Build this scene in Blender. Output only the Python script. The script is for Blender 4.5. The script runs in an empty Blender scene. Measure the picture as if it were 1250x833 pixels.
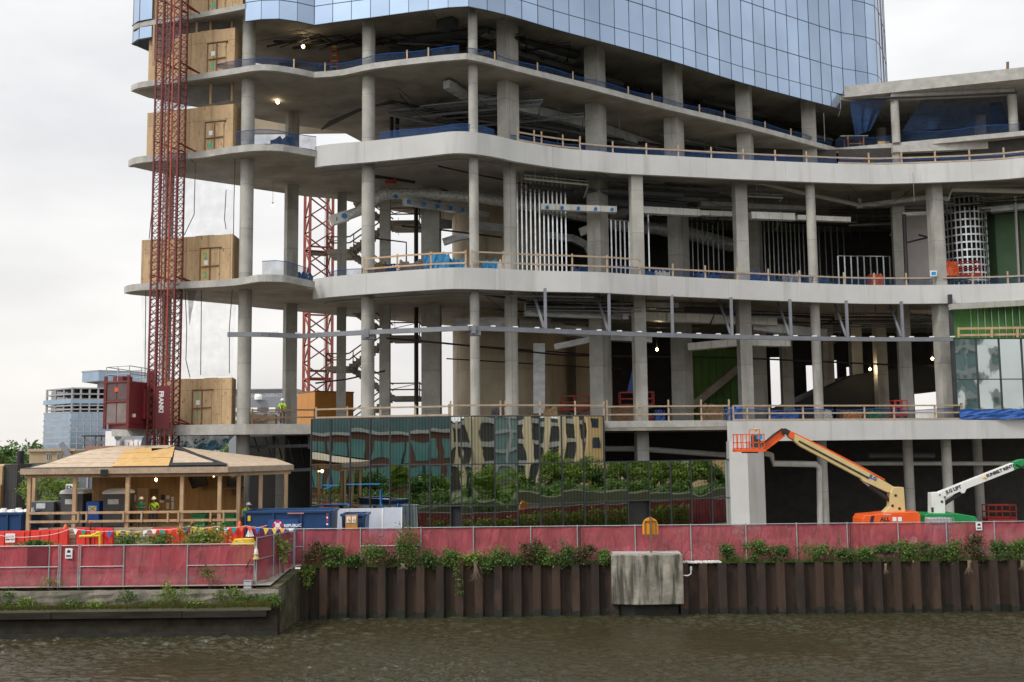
import bpy, bmesh, math, random
from mathutils import Vector, Matrix, Euler, noise
R = math.radians
rnd = random.Random(7)
SC = bpy.context.scene
COL = SC.collection

# ------------------------------------------------------------------ camera
F = 1250.0                      # focal length in photo pixels (photo 1250 wide)
ZC = 9.7                        # eye height above the river
PITCH = math.atan(124 / F)
ROLL = 0.0107
cam_d = bpy.data.cameras.new('camera')
cam_d.sensor_width = 36.0
cam_d.lens = 36.0
cam_d.clip_start = 0.5
cam_d.clip_end = 6000
cam = bpy.data.objects.new('camera', cam_d)
COL.objects.link(cam)
_f = Vector((0, math.cos(PITCH), math.sin(PITCH)))
_u = Vector((0, -math.sin(PITCH), math.cos(PITCH)))
_r = Vector((1, 0, 0))
CR = _r * math.cos(ROLL) - _u * math.sin(ROLL)
CU = _r * math.sin(ROLL) + _u * math.cos(ROLL)
cam.matrix_world = Matrix(((CR.x, CU.x, -_f.x, 0), (CR.y, CU.y, -_f.y, 0), (CR.z, CU.z, -_f.z, ZC), (0, 0, 0, 1)))
SC.camera = cam

def ray(px, py):
    return _f + CR * ((px - 625) / F) + CU * ((416.5 - py) / F)
def P(px, py, Y):
    d = ray(px, py)
    t = Y / d.y
    return Vector((d.x * t, Y, ZC + d.z * t))
def PZ(px, py, z):
    d = ray(px, py)
    t = (z - ZC) / d.z
    return Vector((d.x * t, d.y * t, z))
def XY(px, py, z):
    p = PZ(px, py, z)
    return (p.x, p.y)

# ------------------------------------------------------------------ world, sun, exposure
W = bpy.data.worlds.new('World')
SC.world = W
W.use_nodes = True
nt = W.node_tree
nt.nodes.clear()
SUN_EL, SUN_AZ = R(46), R(232)      # azimuth clockwise from +Y: the sun stands behind the viewer, a little left
n_out = nt.nodes.new('ShaderNodeOutputWorld')
n_bg = nt.nodes.new('ShaderNodeBackground')
n_bg.inputs['Strength'].default_value = 0.1
n_sky = nt.nodes.new('ShaderNodeTexSky')
n_sky.sky_type = 'NISHITA'
n_sky.sun_disc = False
n_sky.sun_elevation = SUN_EL
n_sky.sun_rotation = SUN_AZ
n_sky.dust_density = 3.0
n_tc = nt.nodes.new('ShaderNodeTexCoord')
n_mp = nt.nodes.new('ShaderNodeMapping')
n_mp.inputs['Scale'].default_value = (1.0, 1.0, 2.6)
n_ns = nt.nodes.new('ShaderNodeTexNoise')
n_ns.inputs['Scale'].default_value = 2.3
n_ns.inputs['Detail'].default_value = 6
n_ns.inputs['Roughness'].default_value = 0.52
n_rp = nt.nodes.new('ShaderNodeValToRGB')
n_rp.color_ramp.elements[0].position = 0.40
n_rp.color_ramp.elements[0].color = (6.3, 6.3, 6.42, 1)
n_rp.color_ramp.elements[1].position = 0.60
n_rp.color_ramp.elements[1].color = (7.7, 7.7, 7.65, 1)
n_sp = nt.nodes.new('ShaderNodeSeparateXYZ')
n_rp2 = nt.nodes.new('ShaderNodeValToRGB')     # the veil near the horizon is warmer
n_rp2.color_ramp.elements[0].position = 0.0
n_rp2.color_ramp.elements[0].color = (1.0, 0.965, 0.925, 1)
n_rp2.color_ramp.elements[1].position = 0.3
n_rp2.color_ramp.elements[1].color = (1, 1, 1, 1)
n_mul = nt.nodes.new('ShaderNodeMix')
n_mul.data_type = 'RGBA'
n_mul.blend_type = 'MULTIPLY'
n_mul.inputs[0].default_value = 1.0
n_mix = nt.nodes.new('ShaderNodeMix')
n_mix.data_type = 'RGBA'
n_mix.inputs[0].default_value = 0.93
L = nt.links.new
L(n_tc.outputs['Generated'], n_mp.inputs['Vector'])
L(n_mp.outputs['Vector'], n_ns.inputs['Vector'])
L(n_ns.outputs['Fac'], n_rp.inputs['Fac'])
L(n_tc.outputs['Generated'], n_sp.inputs[0])
L(n_sp.outputs['Z'], n_rp2.inputs['Fac'])
L(n_rp.outputs['Color'], n_mul.inputs[6])
L(n_rp2.outputs['Color'], n_mul.inputs[7])
L(n_sky.outputs['Color'], n_mix.inputs[6])
# the cloud deck is brighter round the veiled sun
n_dot = nt.nodes.new('ShaderNodeVectorMath')
n_dot.operation = 'DOT_PRODUCT'
n_dot.inputs[1].default_value = (math.sin(SUN_AZ) * math.cos(SUN_EL), math.cos(SUN_AZ) * math.cos(SUN_EL), math.sin(SUN_EL))
n_gl = nt.nodes.new('ShaderNodeMapRange')
n_gl.interpolation_type = 'SMOOTHSTEP'
n_gl.inputs['From Min'].default_value = 0.0
n_gl.inputs['From Max'].default_value = 1.0
n_gl.inputs['To Min'].default_value = 1.0
n_gl.inputs['To Max'].default_value = 1.75
n_mul2 = nt.nodes.new('ShaderNodeMix')
n_mul2.data_type = 'RGBA'
n_mul2.blend_type = 'MULTIPLY'
n_mul2.inputs[0].default_value = 1.0
L(n_tc.outputs['Generated'], n_dot.inputs[0])
L(n_dot.outputs['Value'], n_gl.inputs[0])
L(n_mul.outputs[2], n_mul2.inputs[6])
L(n_gl.outputs[0], n_mul2.inputs[7])
L(n_mul2.outputs[2], n_mix.inputs[7])
L(n_mix.outputs[2], n_bg.inputs['Color'])
L(n_bg.outputs[0], n_out.inputs['Surface'])
sun_d = bpy.data.lights.new('sun', 'SUN')
sun_d.energy = 1.5
sun_d.angle = R(14)
sun_d.color = (1.0, 0.96, 0.9)
sun = bpy.data.objects.new('sun', sun_d)
COL.objects.link(sun)
sd = Vector((math.sin(SUN_AZ) * math.cos(SUN_EL), math.cos(SUN_AZ) * math.cos(SUN_EL), math.sin(SUN_EL)))
sun.rotation_euler = (-sd).to_track_quat('-Z', 'Y').to_euler()
sun.location = sd * 150
SC.view_settings.view_transform = 'Standard'
SC.view_settings.look = 'None'
SC.view_settings.exposure = 0.44
SC.view_settings.gamma = 1.0

# ------------------------------------------------------------------ materials
def new_mat(name):
    m = bpy.data.materials.new(name)
    m.use_nodes = True
    return m, m.node_tree, m.node_tree.nodes['Principled BSDF']
def rgba(c):
    return (c[0], c[1], c[2], 1)
def mat(name, c1, c2=None, scale=1.5, rough=0.8, metal=0.0, bump=0.0, stretch=(1, 1, 1), detail=5, lo=0.35, hi=0.65,
        fine=0.0, alpha=None, c3=None, spec=0.5, emit=None, streak=None):
    """noise-mottled principled material in object coordinates"""
    m, t, b = new_mat(name)
    N = t.nodes.new
    b.inputs['Roughness'].default_value = rough
    b.inputs['Metallic'].default_value = metal
    b.inputs['Specular IOR Level'].default_value = spec
    if c2 is None:
        c2 = [x * 0.8 for x in c1]
    tc = N('ShaderNodeTexCoord')
    mp = N('ShaderNodeMapping')
    mp.inputs['Scale'].default_value = stretch
    t.links.new(tc.outputs['Object'], mp.inputs[0])
    ns = N('ShaderNodeTexNoise')
    ns.inputs['Scale'].default_value = scale
    ns.inputs['Detail'].default_value = detail
    ns.inputs['Roughness'].default_value = 0.6
    t.links.new(mp.outputs[0], ns.inputs['Vector'])
    rp = N('ShaderNodeValToRGB')
    rp.color_ramp.elements[0].position = lo
    rp.color_ramp.elements[0].color = rgba(c2)
    rp.color_ramp.elements[1].position = hi
    rp.color_ramp.elements[1].color = rgba(c1)
    if c3:
        e = rp.color_ramp.elements.new(min(0.98, hi + 0.12))
        e.color = rgba(c3)
    t.links.new(ns.outputs['Fac'], rp.inputs['Fac'])
    col = rp.outputs['Color']
    if streak:
        mp2 = N('ShaderNodeMapping')
        mp2.inputs['Scale'].default_value = streak[1]
        t.links.new(tc.outputs['Object'], mp2.inputs[0])
        n2 = N('ShaderNodeTexNoise')
        n2.inputs['Scale'].default_value = 1.0
        n2.inputs['Detail'].default_value = 4
        t.links.new(mp2.outputs[0], n2.inputs['Vector'])
        r2 = N('ShaderNodeValToRGB')
        r2.color_ramp.elements[0].position = streak[2]
        r2.color_ramp.elements[0].color = (0, 0, 0, 1)
        r2.color_ramp.elements[1].position = streak[3]
        r2.color_ramp.elements[1].color = (1, 1, 1, 1)
        t.links.new(n2.outputs['Fac'], r2.inputs['Fac'])
        mx = N('ShaderNodeMix')
        mx.data_type = 'RGBA'
        t.links.new(r2.outputs['Color'], mx.inputs[0])
        t.links.new(col, mx.inputs[6])
        mx.inputs[7].default_value = rgba(streak[0])
        col = mx.outputs[2]
    if fine:
        n3 = N('ShaderNodeTexNoise')
        n3.inputs['Scale'].default_value = 14
        n3.inputs['Detail'].default_value = 4
        t.links.new(tc.outputs['Object'], n3.inputs['Vector'])
        mr = N('ShaderNodeMapRange')
        mr.inputs['From Min'].default_value = 0.3
        mr.inputs['From Max'].default_value = 0.7
        mr.inputs['To Min'].default_value = 1 - fine
        mr.inputs['To Max'].default_value = 1 + fine
        t.links.new(n3.outputs['Fac'], mr.inputs[0])
        mx = N('ShaderNodeMix')
        mx.data_type = 'RGBA'
        mx.blend_type = 'MULTIPLY'
        mx.inputs[0].default_value = 1
        t.links.new(col, mx.inputs[6])
        t.links.new(mr.outputs[0], mx.inputs[7])
        col = mx.outputs[2]
    t.links.new(col, b.inputs['Base Color'])
    if bump:
        bp = N('ShaderNodeBump')
        bp.inputs['Strength'].default_value = bump
        bp.inputs['Distance'].default_value = 0.05
        t.links.new(ns.outputs['Fac'], bp.inputs['Height'])
        t.links.new(bp.outputs[0], b.inputs['Normal'])
    if alpha is not None:
        b.inputs['Alpha'].default_value = alpha
    if emit:
        b.inputs['Emission Color'].default_value = rgba(emit[0])
        b.inputs['Emission Strength'].default_value = emit[1]
    return m

def seams(m, axes='xz', sx=2.4, sz=1.2, depth=0.35, width=0.02, off=0.0):
    """adds thin darker joint lines (formwork, plywood sheets, board ends) to an existing noise material"""
    t = m.node_tree
    N = t.nodes.new
    b = t.nodes['Principled BSDF']
    src = b.inputs['Base Color'].links[0].from_socket
    tc = N('ShaderNodeTexCoord')
    sp = N('ShaderNodeSeparateXYZ')
    t.links.new(tc.outputs['Object'], sp.inputs[0])
    cb = N('ShaderNodeCombineXYZ')
    if axes == 'xz':
        t.links.new(sp.outputs['X'], cb.inputs[0])
    else:
        ad = N('ShaderNodeMath')
        t.links.new(sp.outputs['X'], ad.inputs[0])
        t.links.new(sp.outputs['Y'], ad.inputs[1])
        t.links.new(ad.outputs[0], cb.inputs[0])
    t.links.new(sp.outputs['Z' if axes != 'xy' else 'Y'], cb.inputs[1])
    br = N('ShaderNodeTexBrick')
    br.offset = off
    br.inputs['Color1'].default_value = (1, 1, 1, 1)
    br.inputs['Color2'].default_value = (0.86, 0.86, 0.86, 1)
    br.inputs['Mortar'].default_value = (1 - depth,) * 3 + (1,)
    br.inputs['Scale'].default_value = 1
    br.inputs['Mortar Size'].default_value = width
    br.inputs['Brick Width'].default_value = sx
    br.inputs['Row Height'].default_value = sz
    t.links.new(cb.outputs[0], br.inputs['Vector'])
    mx = N('ShaderNodeMix')
    mx.data_type = 'RGBA'
    mx.blend_type = 'MULTIPLY'
    mx.inputs[0].default_value = 1
    t.links.new(src, mx.inputs[6])
    t.links.new(br.outputs['Color'], mx.inputs[7])
    t.links.new(mx.outputs[2], b.inputs['Base Color'])
    return m

def net_mat(name, c, alpha, rough=0.9):
    m = mat(name, c, [x * 0.7 for x in c], scale=1.2, rough=rough, stretch=(1, 1, 0.6))
    t = m.node_tree
    b = t.nodes['Principled BSDF']
    tc = t.nodes.new('ShaderNodeTexCoord')
    ns = t.nodes.new('ShaderNodeTexNoise')
    ns.inputs['Scale'].default_value = 1.3
    ns.inputs['Detail'].default_value = 3
    mr = t.nodes.new('ShaderNodeMapRange')
    mr.inputs['From Min'].default_value = 0.3
    mr.inputs['From Max'].default_value = 0.7
    mr.inputs['To Min'].default_value = max(0, alpha - 0.12)
    mr.inputs['To Max'].default_value = min(1, alpha + 0.12)
    t.links.new(tc.outputs['Object'], ns.inputs['Vector'])
    t.links.new(ns.outputs['Fac'], mr.inputs[0])
    t.links.new(mr.outputs[0], b.inputs['Alpha'])
    return m

M = {}
M['slab'] = seams(mat('slab concrete', (.38, .35, .3), (.26, .238, .2), scale=0.5, rough=.85, bump=.15, fine=.12,
                streak=((.19, .175, .145), (.3, .3, .3), .54, .72)), 'xy', 2.44, 1.22, .2, .012)
M['edge'] = mat('slab edge concrete', (.42, .41, .385), (.31, .3, .28), scale=1.4, rough=.85, bump=.3, fine=.12)
M['band'] = seams(mat('white fascia concrete', (.56, .56, .55), (.5, .5, .49), scale=.35, rough=.75, fine=.03,
                streak=((.4, .395, .375), (1.5, 1.5, .14), .54, .8)), 'sum', 7.3, 40, .35, .014)
M['col'] = seams(mat('column concrete', (.43, .42, .385), (.33, .32, .29), scale=.8, rough=.8, fine=.08, bump=.1,
                streak=((.24, .23, .2), (1.4, 1.4, .2), .54, .74)), 'xz', 60, 3.1, .35, .025)
M['core'] = seams(mat('core wall concrete', (.58, .5, .37), (.44, .37, .27), scale=.4, rough=.85, fine=.08,
                streak=((.21, .19, .15), (.7, .7, .1), .58, .8)), 'xz', 2.4, 3.2, .25, .02)
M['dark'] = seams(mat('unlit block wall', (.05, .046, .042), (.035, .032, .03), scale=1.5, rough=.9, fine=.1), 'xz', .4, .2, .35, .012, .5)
M['gyp'] = seams(mat('wall board', (.58, .54, .54), (.52, .48, .48), scale=.7, rough=.9), 'xz', 1.2, 2.4, .2, .012)
M['green_board'] = seams(mat('green sheathing', (.09, .27, .05), (.065, .2, .04), scale=.7, rough=.7), 'xz', 1.2, 2.4, .3, .012)
M['green_wall'] = mat('green board wall', (.14, .25, .14), (.115, .21, .115), scale=.6, rough=.8)
M['galv'] = mat('galvanised metal', (.62, .64, .65), (.42, .44, .45), scale=1.2, rough=.38, metal=.45, bump=.05, stretch=(1, 1, 2))
M['foil'] = mat('foil insulation', (.85, .85, .84), (.5, .5, .5), scale=5, rough=.3, metal=.25, bump=1.0)
M['duct_w'] = seams(mat('pale duct', (.8, .79, .74), (.68, .67, .62), scale=2, rough=.4, metal=.1), 'xz', 1.1, 50, .35, .03)
M['steel'] = mat('grey painted steel', (.2, .21, .235), (.16, .17, .19), scale=1.5, rough=.5, metal=.2)
M['pipe_d'] = mat('black iron pipe', (.03, .026, .024), (.018, .016, .015), rough=.6)
M['pipe_w'] = mat('pale pipe', (.56, .55, .52), (.46, .45, .42), rough=.6)
M['stud'] = mat('steel stud', (.7, .72, .74), (.5, .52, .54), scale=3, rough=.3, metal=.9)
M['ply'] = seams(mat('plywood', (.52, .365, .21), (.4, .27, .145), scale=1.1, rough=.8, stretch=(3, 3, .5), fine=.12,
                 streak=((.24, .14, .07), (4.5, 4.5, 2.2), .62, .7)), 'sum', 1.22, 2.44, .4, .02)
M['ply_grey'] = mat('weathered plywood', (.56, .44, .32), (.42, .33, .24), scale=1.1, rough=.85, stretch=(2, 2, .6), fine=.12)
M['ply_new'] = mat('fresh plywood', (.62, .4, .16), (.52, .32, .12), scale=1.2, rough=.8, stretch=(3, 1, 1), fine=.08)
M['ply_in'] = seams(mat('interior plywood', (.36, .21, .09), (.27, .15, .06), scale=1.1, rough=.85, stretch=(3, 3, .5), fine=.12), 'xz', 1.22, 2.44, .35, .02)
M['lumber'] = mat('lumber', (.5, .34, .2), (.38, .25, .14), scale=2.5, rough=.8, stretch=(1, 1, .4), fine=.1)
M['lumber_g'] = mat('weathered lumber', (.42, .32, .23), (.31, .24, .17), scale=2.5, rough=.85, fine=.1)
M['lumber_dk'] = mat('brown timber', (.2, .12, .065), (.14, .085, .045), scale=2.5, rough=.85)
M['felt'] = mat('black roofing felt', (.035, .035, .037), (.02, .02, .022), rough=.85)
M['orange'] = mat('orange paint', (.75, .11, .02), (.66, .09, .015), scale=1, rough=.4)
M['cream'] = mat('cream paint', (.6, .47, .22), (.52, .4, .18), scale=1, rough=.45)
M['white'] = mat('white paint', (.72, .72, .7), (.62, .62, .6), scale=1, rough=.45)
M['green_p'] = mat('green paint', (.015, .24, .07), (.012, .19, .055), scale=1, rough=.4)
M['black'] = mat('black rubber', (.018, .018, .018), (.012, .012, .012), rough=.7)
M['red_l'] = mat('red lift paint', (.45, .035, .02), (.36, .03, .018), rough=.5)
M['mast'] = mat('oxide red paint', (.17, .022, .022), (.1, .014, .014), scale=1.5, rough=.55, fine=.15)
M['mast_o'] = mat('orange red paint', (.42, .06, .02), (.28, .035, .018), scale=2, rough=.55)
M['cab'] = mat('dark red hoist paint', (.15, .014, .022), (.12, .012, .018), scale=1, rough=.45)
M['mesh_dk'] = net_mat('expanded metal', (.13, .1, .095), .72)
M['crane'] = mat('faded red crane paint', (.38, .095, .065), (.3, .07, .05), scale=2, rough=.6)
M['box_o'] = mat('ochre cabin panel', (.55, .24, .045), (.47, .2, .04), scale=.8, rough=.6)
M['tarp'] = mat('blue tarpaulin', (.02, .1, .36), (.012, .06, .24), scale=2.5, rough=.4, bump=.5)
M['wrap'] = mat('cyan plastic wrap', (.015, .32, .62), (.01, .2, .45), scale=2.5, rough=.25, bump=.5)
M['net_b'] = net_mat('blue debris net', (.016, .06, .17), .58)
M['net_b2'] = net_mat('thin blue debris net', (.015, .045, .11), .42)
M['net_l'] = net_mat('bright blue debris net', (.035, .15, .27), .85)
M['net_g'] = net_mat('grey debris net', (.42, .45, .49), .07)
M['net_d'] = net_mat('dark debris net', (.09, .1, .12), .55)
M['blue_d'] = mat('blue dumpster paint', (.012, .055, .16), (.01, .042, .12), scale=1.2, rough=.4, streak=((.08, .1, .13), (.5, .5, .5), .68, .8))
M['grey_p'] = mat('grey plastic', (.085, .09, .098), (.07, .074, .08), scale=.8, rough=.55)
M['grey_l'] = mat('pale grey plastic', (.45, .46, .48), (.4, .41, .43), scale=.8, rough=.55)
M['blue_p'] = mat('blue plastic', (.015, .12, .5), (.012, .1, .42), rough=.45)
M['red_b'] = mat('red safety plastic', (.75, .045, .03), (.6, .035, .025), scale=2, rough=.55, stretch=(3, 3, .6))
M['yellow'] = mat('safety yellow', (.72, .5, .02), (.62, .42, .015), rough=.5)
M['amber'] = mat('amber sign paint', (.8, .33, .01), (.72, .28, .01), rough=.45)
M['screen'] = net_mat('faded red windscreen', (.4, .078, .1), .9)
M['screen'].node_tree.nodes['Color Ramp'].color_ramp.elements[0].color = (.25, .05, .064, 1)
e_ = M['screen'].node_tree.nodes['Color Ramp'].color_ramp.elements.new(.72)
e_.color = (.44, .15, .165, 1)
M['screen_dk'] = net_mat('dark red windscreen', (.2, .03, .045), .95)
M['post'] = mat('galvanised post', (.4, .42, .43), (.3, .32, .33), scale=3, rough=.5, metal=.4)
M['quay'] = mat('old quay concrete', (.25, .225, .18), (.13, .115, .092), scale=1.1, rough=.9, bump=.6, fine=.2,
                streak=((.07, .07, .045), (.9, .9, .25), .5, .72))
M['quay_low'] = mat('wet quay concrete', (.05, .041, .03), (.024, .02, .016), scale=1.2, rough=.8, bump=.6, fine=.2,
                streak=((.035, .035, .025), (1.0, 1.0, .2), .48, .68))
M['quay_moss'] = mat('mossy quay concrete', (.12, .105, .075), (.055, .05, .034), scale=1.3, rough=.9, bump=.6, fine=.2,
                streak=((.05, .06, .022), (1.1, 1.1, .5), .5, .68))
M['timber_w'] = mat('black waling timber', (.036, .031, .026), (.018, .015, .013), scale=1.5, rough=.85, bump=.5, stretch=(.3, 1, 2))
for k_ in ('quay_low', 'quay_moss', 'timber_w'):
    M[k_].node_tree.nodes['Principled BSDF'].inputs['Specular IOR Level'].default_value = .12
M['block'] = mat('stained block concrete', (.37, .34, .28), (.17, .16, .13), scale=1.3, rough=.9, bump=.3, fine=.14,
                streak=((.06, .056, .042), (2.6, 2.6, .28), .47, .64))
M['pile'] = mat('rusty sheet pile', (.052, .029, .018), (.022, .014, .01), scale=1.0, rough=.85, bump=.4, fine=.2, stretch=(1.3, 1, .16), lo=.4, hi=.6,
                streak=((.078, .042, .026), (1.2, 1.2, .5), .56, .76))
M['weed'] = mat('waterline weed', (.018, .02, .012), (.01, .011, .008), scale=3, rough=.6, bump=.8)
M['gravel'] = mat('gravel ground', (.3, .28, .25), (.2, .185, .16), scale=1.2, rough=.95, fine=.3)
M['mulch'] = mat('far bank ground', (.12, .12, .07), (.08, .09, .05), scale=.3, rough=.95)
M['hard_w'] = mat('white hard hat', (.78, .78, .77), (.74, .74, .73), rough=.4)
M['skin'] = mat('skin', (.36, .2, .14), (.3, .165, .11), scale=4, rough=.6)
M['vest'] = mat('lime shirt', (.42, .78, .03), (.36, .68, .025), scale=4, rough=.7)
M['shirt_g'] = mat('green shirt', (.01, .22, .12), (.008, .17, .09), scale=4, rough=.8)
M['jeans'] = mat('grey work trousers', (.07, .075, .085), (.05, .053, .06), scale=4, rough=.9)
M['screen_k'] = mat('dark glass screen', (.015, .015, .018), (.012, .012, .014), rough=.15)
M['bulb'] = mat('lit bulb', (1, .85, .6), (1, .85, .6), emit=((1, .78, .45), 9.0))
M['poster'] = mat('paper notice', (.62, .62, .6), (.5, .5, .5), scale=6, rough=.8)
M['ink_b'] = mat('dark ink', (.02, .02, .025), (.02, .02, .025), rough=.6)
M['ink_w'] = mat('white ink', (.75, .76, .78), (.7, .7, .72), rough=.6)
M['ink_bl'] = mat('blue ink', (.03, .08, .3), (.03, .08, .3), rough=.6)
M['ink_g'] = mat('green spray paint', (.03, .5, .3), (.02, .42, .25), rough=.7)
M['ink_r'] = mat('crimson ink', (.5, .02, .06), (.45, .02, .05), rough=.6)
M['tape'] = mat('blue masking tape', (.01, .2, .6), (.01, .17, .52), rough=.6)
M['insul'] = mat('insulation board', (.5, .53, .6), (.45, .48, .56), scale=1, rough=.8, streak=((.15, .2, .5), (2.2, 2.2, 1.4), .68, .72))

def wrinkle(m, stretch, dist):
    t = m.node_tree
    tc = t.nodes.new('ShaderNodeTexCoord')
    mp = t.nodes.new('ShaderNodeMapping')
    mp.inputs['Scale'].default_value = stretch
    ns = t.nodes.new('ShaderNodeTexNoise')
    ns.inputs['Scale'].default_value = 1
    ns.inputs['Detail'].default_value = 3
    ns.inputs['Distortion'].default_value = .8
    bp = t.nodes.new('ShaderNodeBump')
    bp.inputs['Distance'].default_value = dist
    t.links.new(tc.outputs['Object'], mp.inputs[0])
    t.links.new(mp.outputs[0], ns.inputs['Vector'])
    t.links.new(ns.outputs['Fac'], bp.inputs['Height'])
    t.links.new(bp.outputs[0], t.nodes['Principled BSDF'].inputs['Normal'])
wrinkle(M['screen'], (2.2, 2.2, .7), .13)
def glass_mat(name, tint, rough, wav, wscale, frit=False):
    m, t, b = new_mat(name)
    N = t.nodes.new
    b.inputs['Metallic'].default_value = 1.0
    b.inputs['Roughness'].default_value = rough
    tc = N('ShaderNodeTexCoord')
    ns = N('ShaderNodeTexNoise')
    ns.inputs['Scale'].default_value = wscale
    ns.inputs['Detail'].default_value = 1.5
    t.links.new(tc.outputs['Object'], ns.inputs['Vector'])
    bp = N('ShaderNodeBump')
    bp.inputs['Strength'].default_value = 1.0
    bp.inputs['Distance'].default_value = wav
    t.links.new(ns.outputs['Fac'], bp.inputs['Height'])
    t.links.new(bp.outputs[0], b.inputs['Normal'])
    n2 = N('ShaderNodeTexNoise')
    n2.inputs['Scale'].default_value = .25
    n2.inputs['Detail'].default_value = 3
    t.links.new(tc.outputs['Object'], n2.inputs['Vector'])
    rp = N('ShaderNodeValToRGB')
    rp.color_ramp.elements[0].position = .35
    rp.color_ramp.elements[1].position = .65
    rp.color_ramp.elements[0].color = rgba([x * .86 for x in tint])
    rp.color_ramp.elements[1].color = rgba(tint)
    t.links.new(n2.outputs['Fac'], rp.inputs['Fac'])
    col = rp.outputs['Color']
    # each pane of coated glass is a slightly different batch
    vr = N('ShaderNodeTexWhiteNoise')
    vr.noise_dimensions = '1D'
    ge = N('ShaderNodeNewGeometry')
    t.links.new(ge.outputs['Random Per Island'], vr.inputs['W'])
    mr = N('ShaderNodeMapRange')
    mr.inputs['To Min'].default_value = .84
    mr.inputs['To Max'].default_value = 1.1
    t.links.new(vr.outputs['Value'], mr.inputs[0])
    mx = N('ShaderNodeMix')
    mx.data_type = 'RGBA'
    mx.blend_type = 'MULTIPLY'
    mx.inputs[0].default_value = 1
    t.links.new(col, mx.inputs[6])
    t.links.new(mr.outputs[0], mx.inputs[7])
    col = mx.outputs[2]
    if frit:
        sp = N('ShaderNodeSeparateXYZ')
        t.links.new(tc.outputs['Object'], sp.inputs[0])
        m1 = N('ShaderNodeMath')
        m1.operation = 'MULTIPLY'
        m1.inputs[1].default_value = 1 / frit
        t.links.new(sp.outputs['X'], m1.inputs[0])
        m2 = N('ShaderNodeMath')
        m2.operation = 'FRACT'
        t.links.new(m1.outputs[0], m2.inputs[0])
        m3 = N('ShaderNodeMath')
        m3.operation = 'LESS_THAN'
        m3.inputs[1].default_value = .34
        t.links.new(m2.outputs[0], m3.inputs[0])
        m4 = N('ShaderNodeMapRange')
        m4.inputs['To Min'].default_value = 1
        m4.inputs['To Max'].default_value = .7
        t.links.new(m3.outputs[0], m4.inputs[0])
        mx = N('ShaderNodeMix')
        mx.data_type = 'RGBA'
        mx.blend_type = 'MULTIPLY'
        mx.inputs[0].default_value = 1
        t.links.new(col, mx.inputs[6])
        t.links.new(m4.outputs[0], mx.inputs[7])
        col = mx.outputs[2]
    t.links.new(col, b.inputs['Base Color'])
    return m
M['glass_t'] = glass_mat('blue mirror glass', (.37, .47, .62), .10, .003, .5)
M['glass_g'] = glass_mat('dark mirror glass', (.7, .75, .72), .012, .0012, .8, frit=.21)
M['glass_e'] = glass_mat('pale mirror glass', (.6, .68, .68), .02, .0022, .9)
M['mull_t'] = mat('blue grey mullion', (.09, .115, .16), (.075, .1, .14), rough=.4)
M['mull'] = mat('dark mullion', (.03, .034, .04), (.025, .028, .034), rough=.4)

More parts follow.
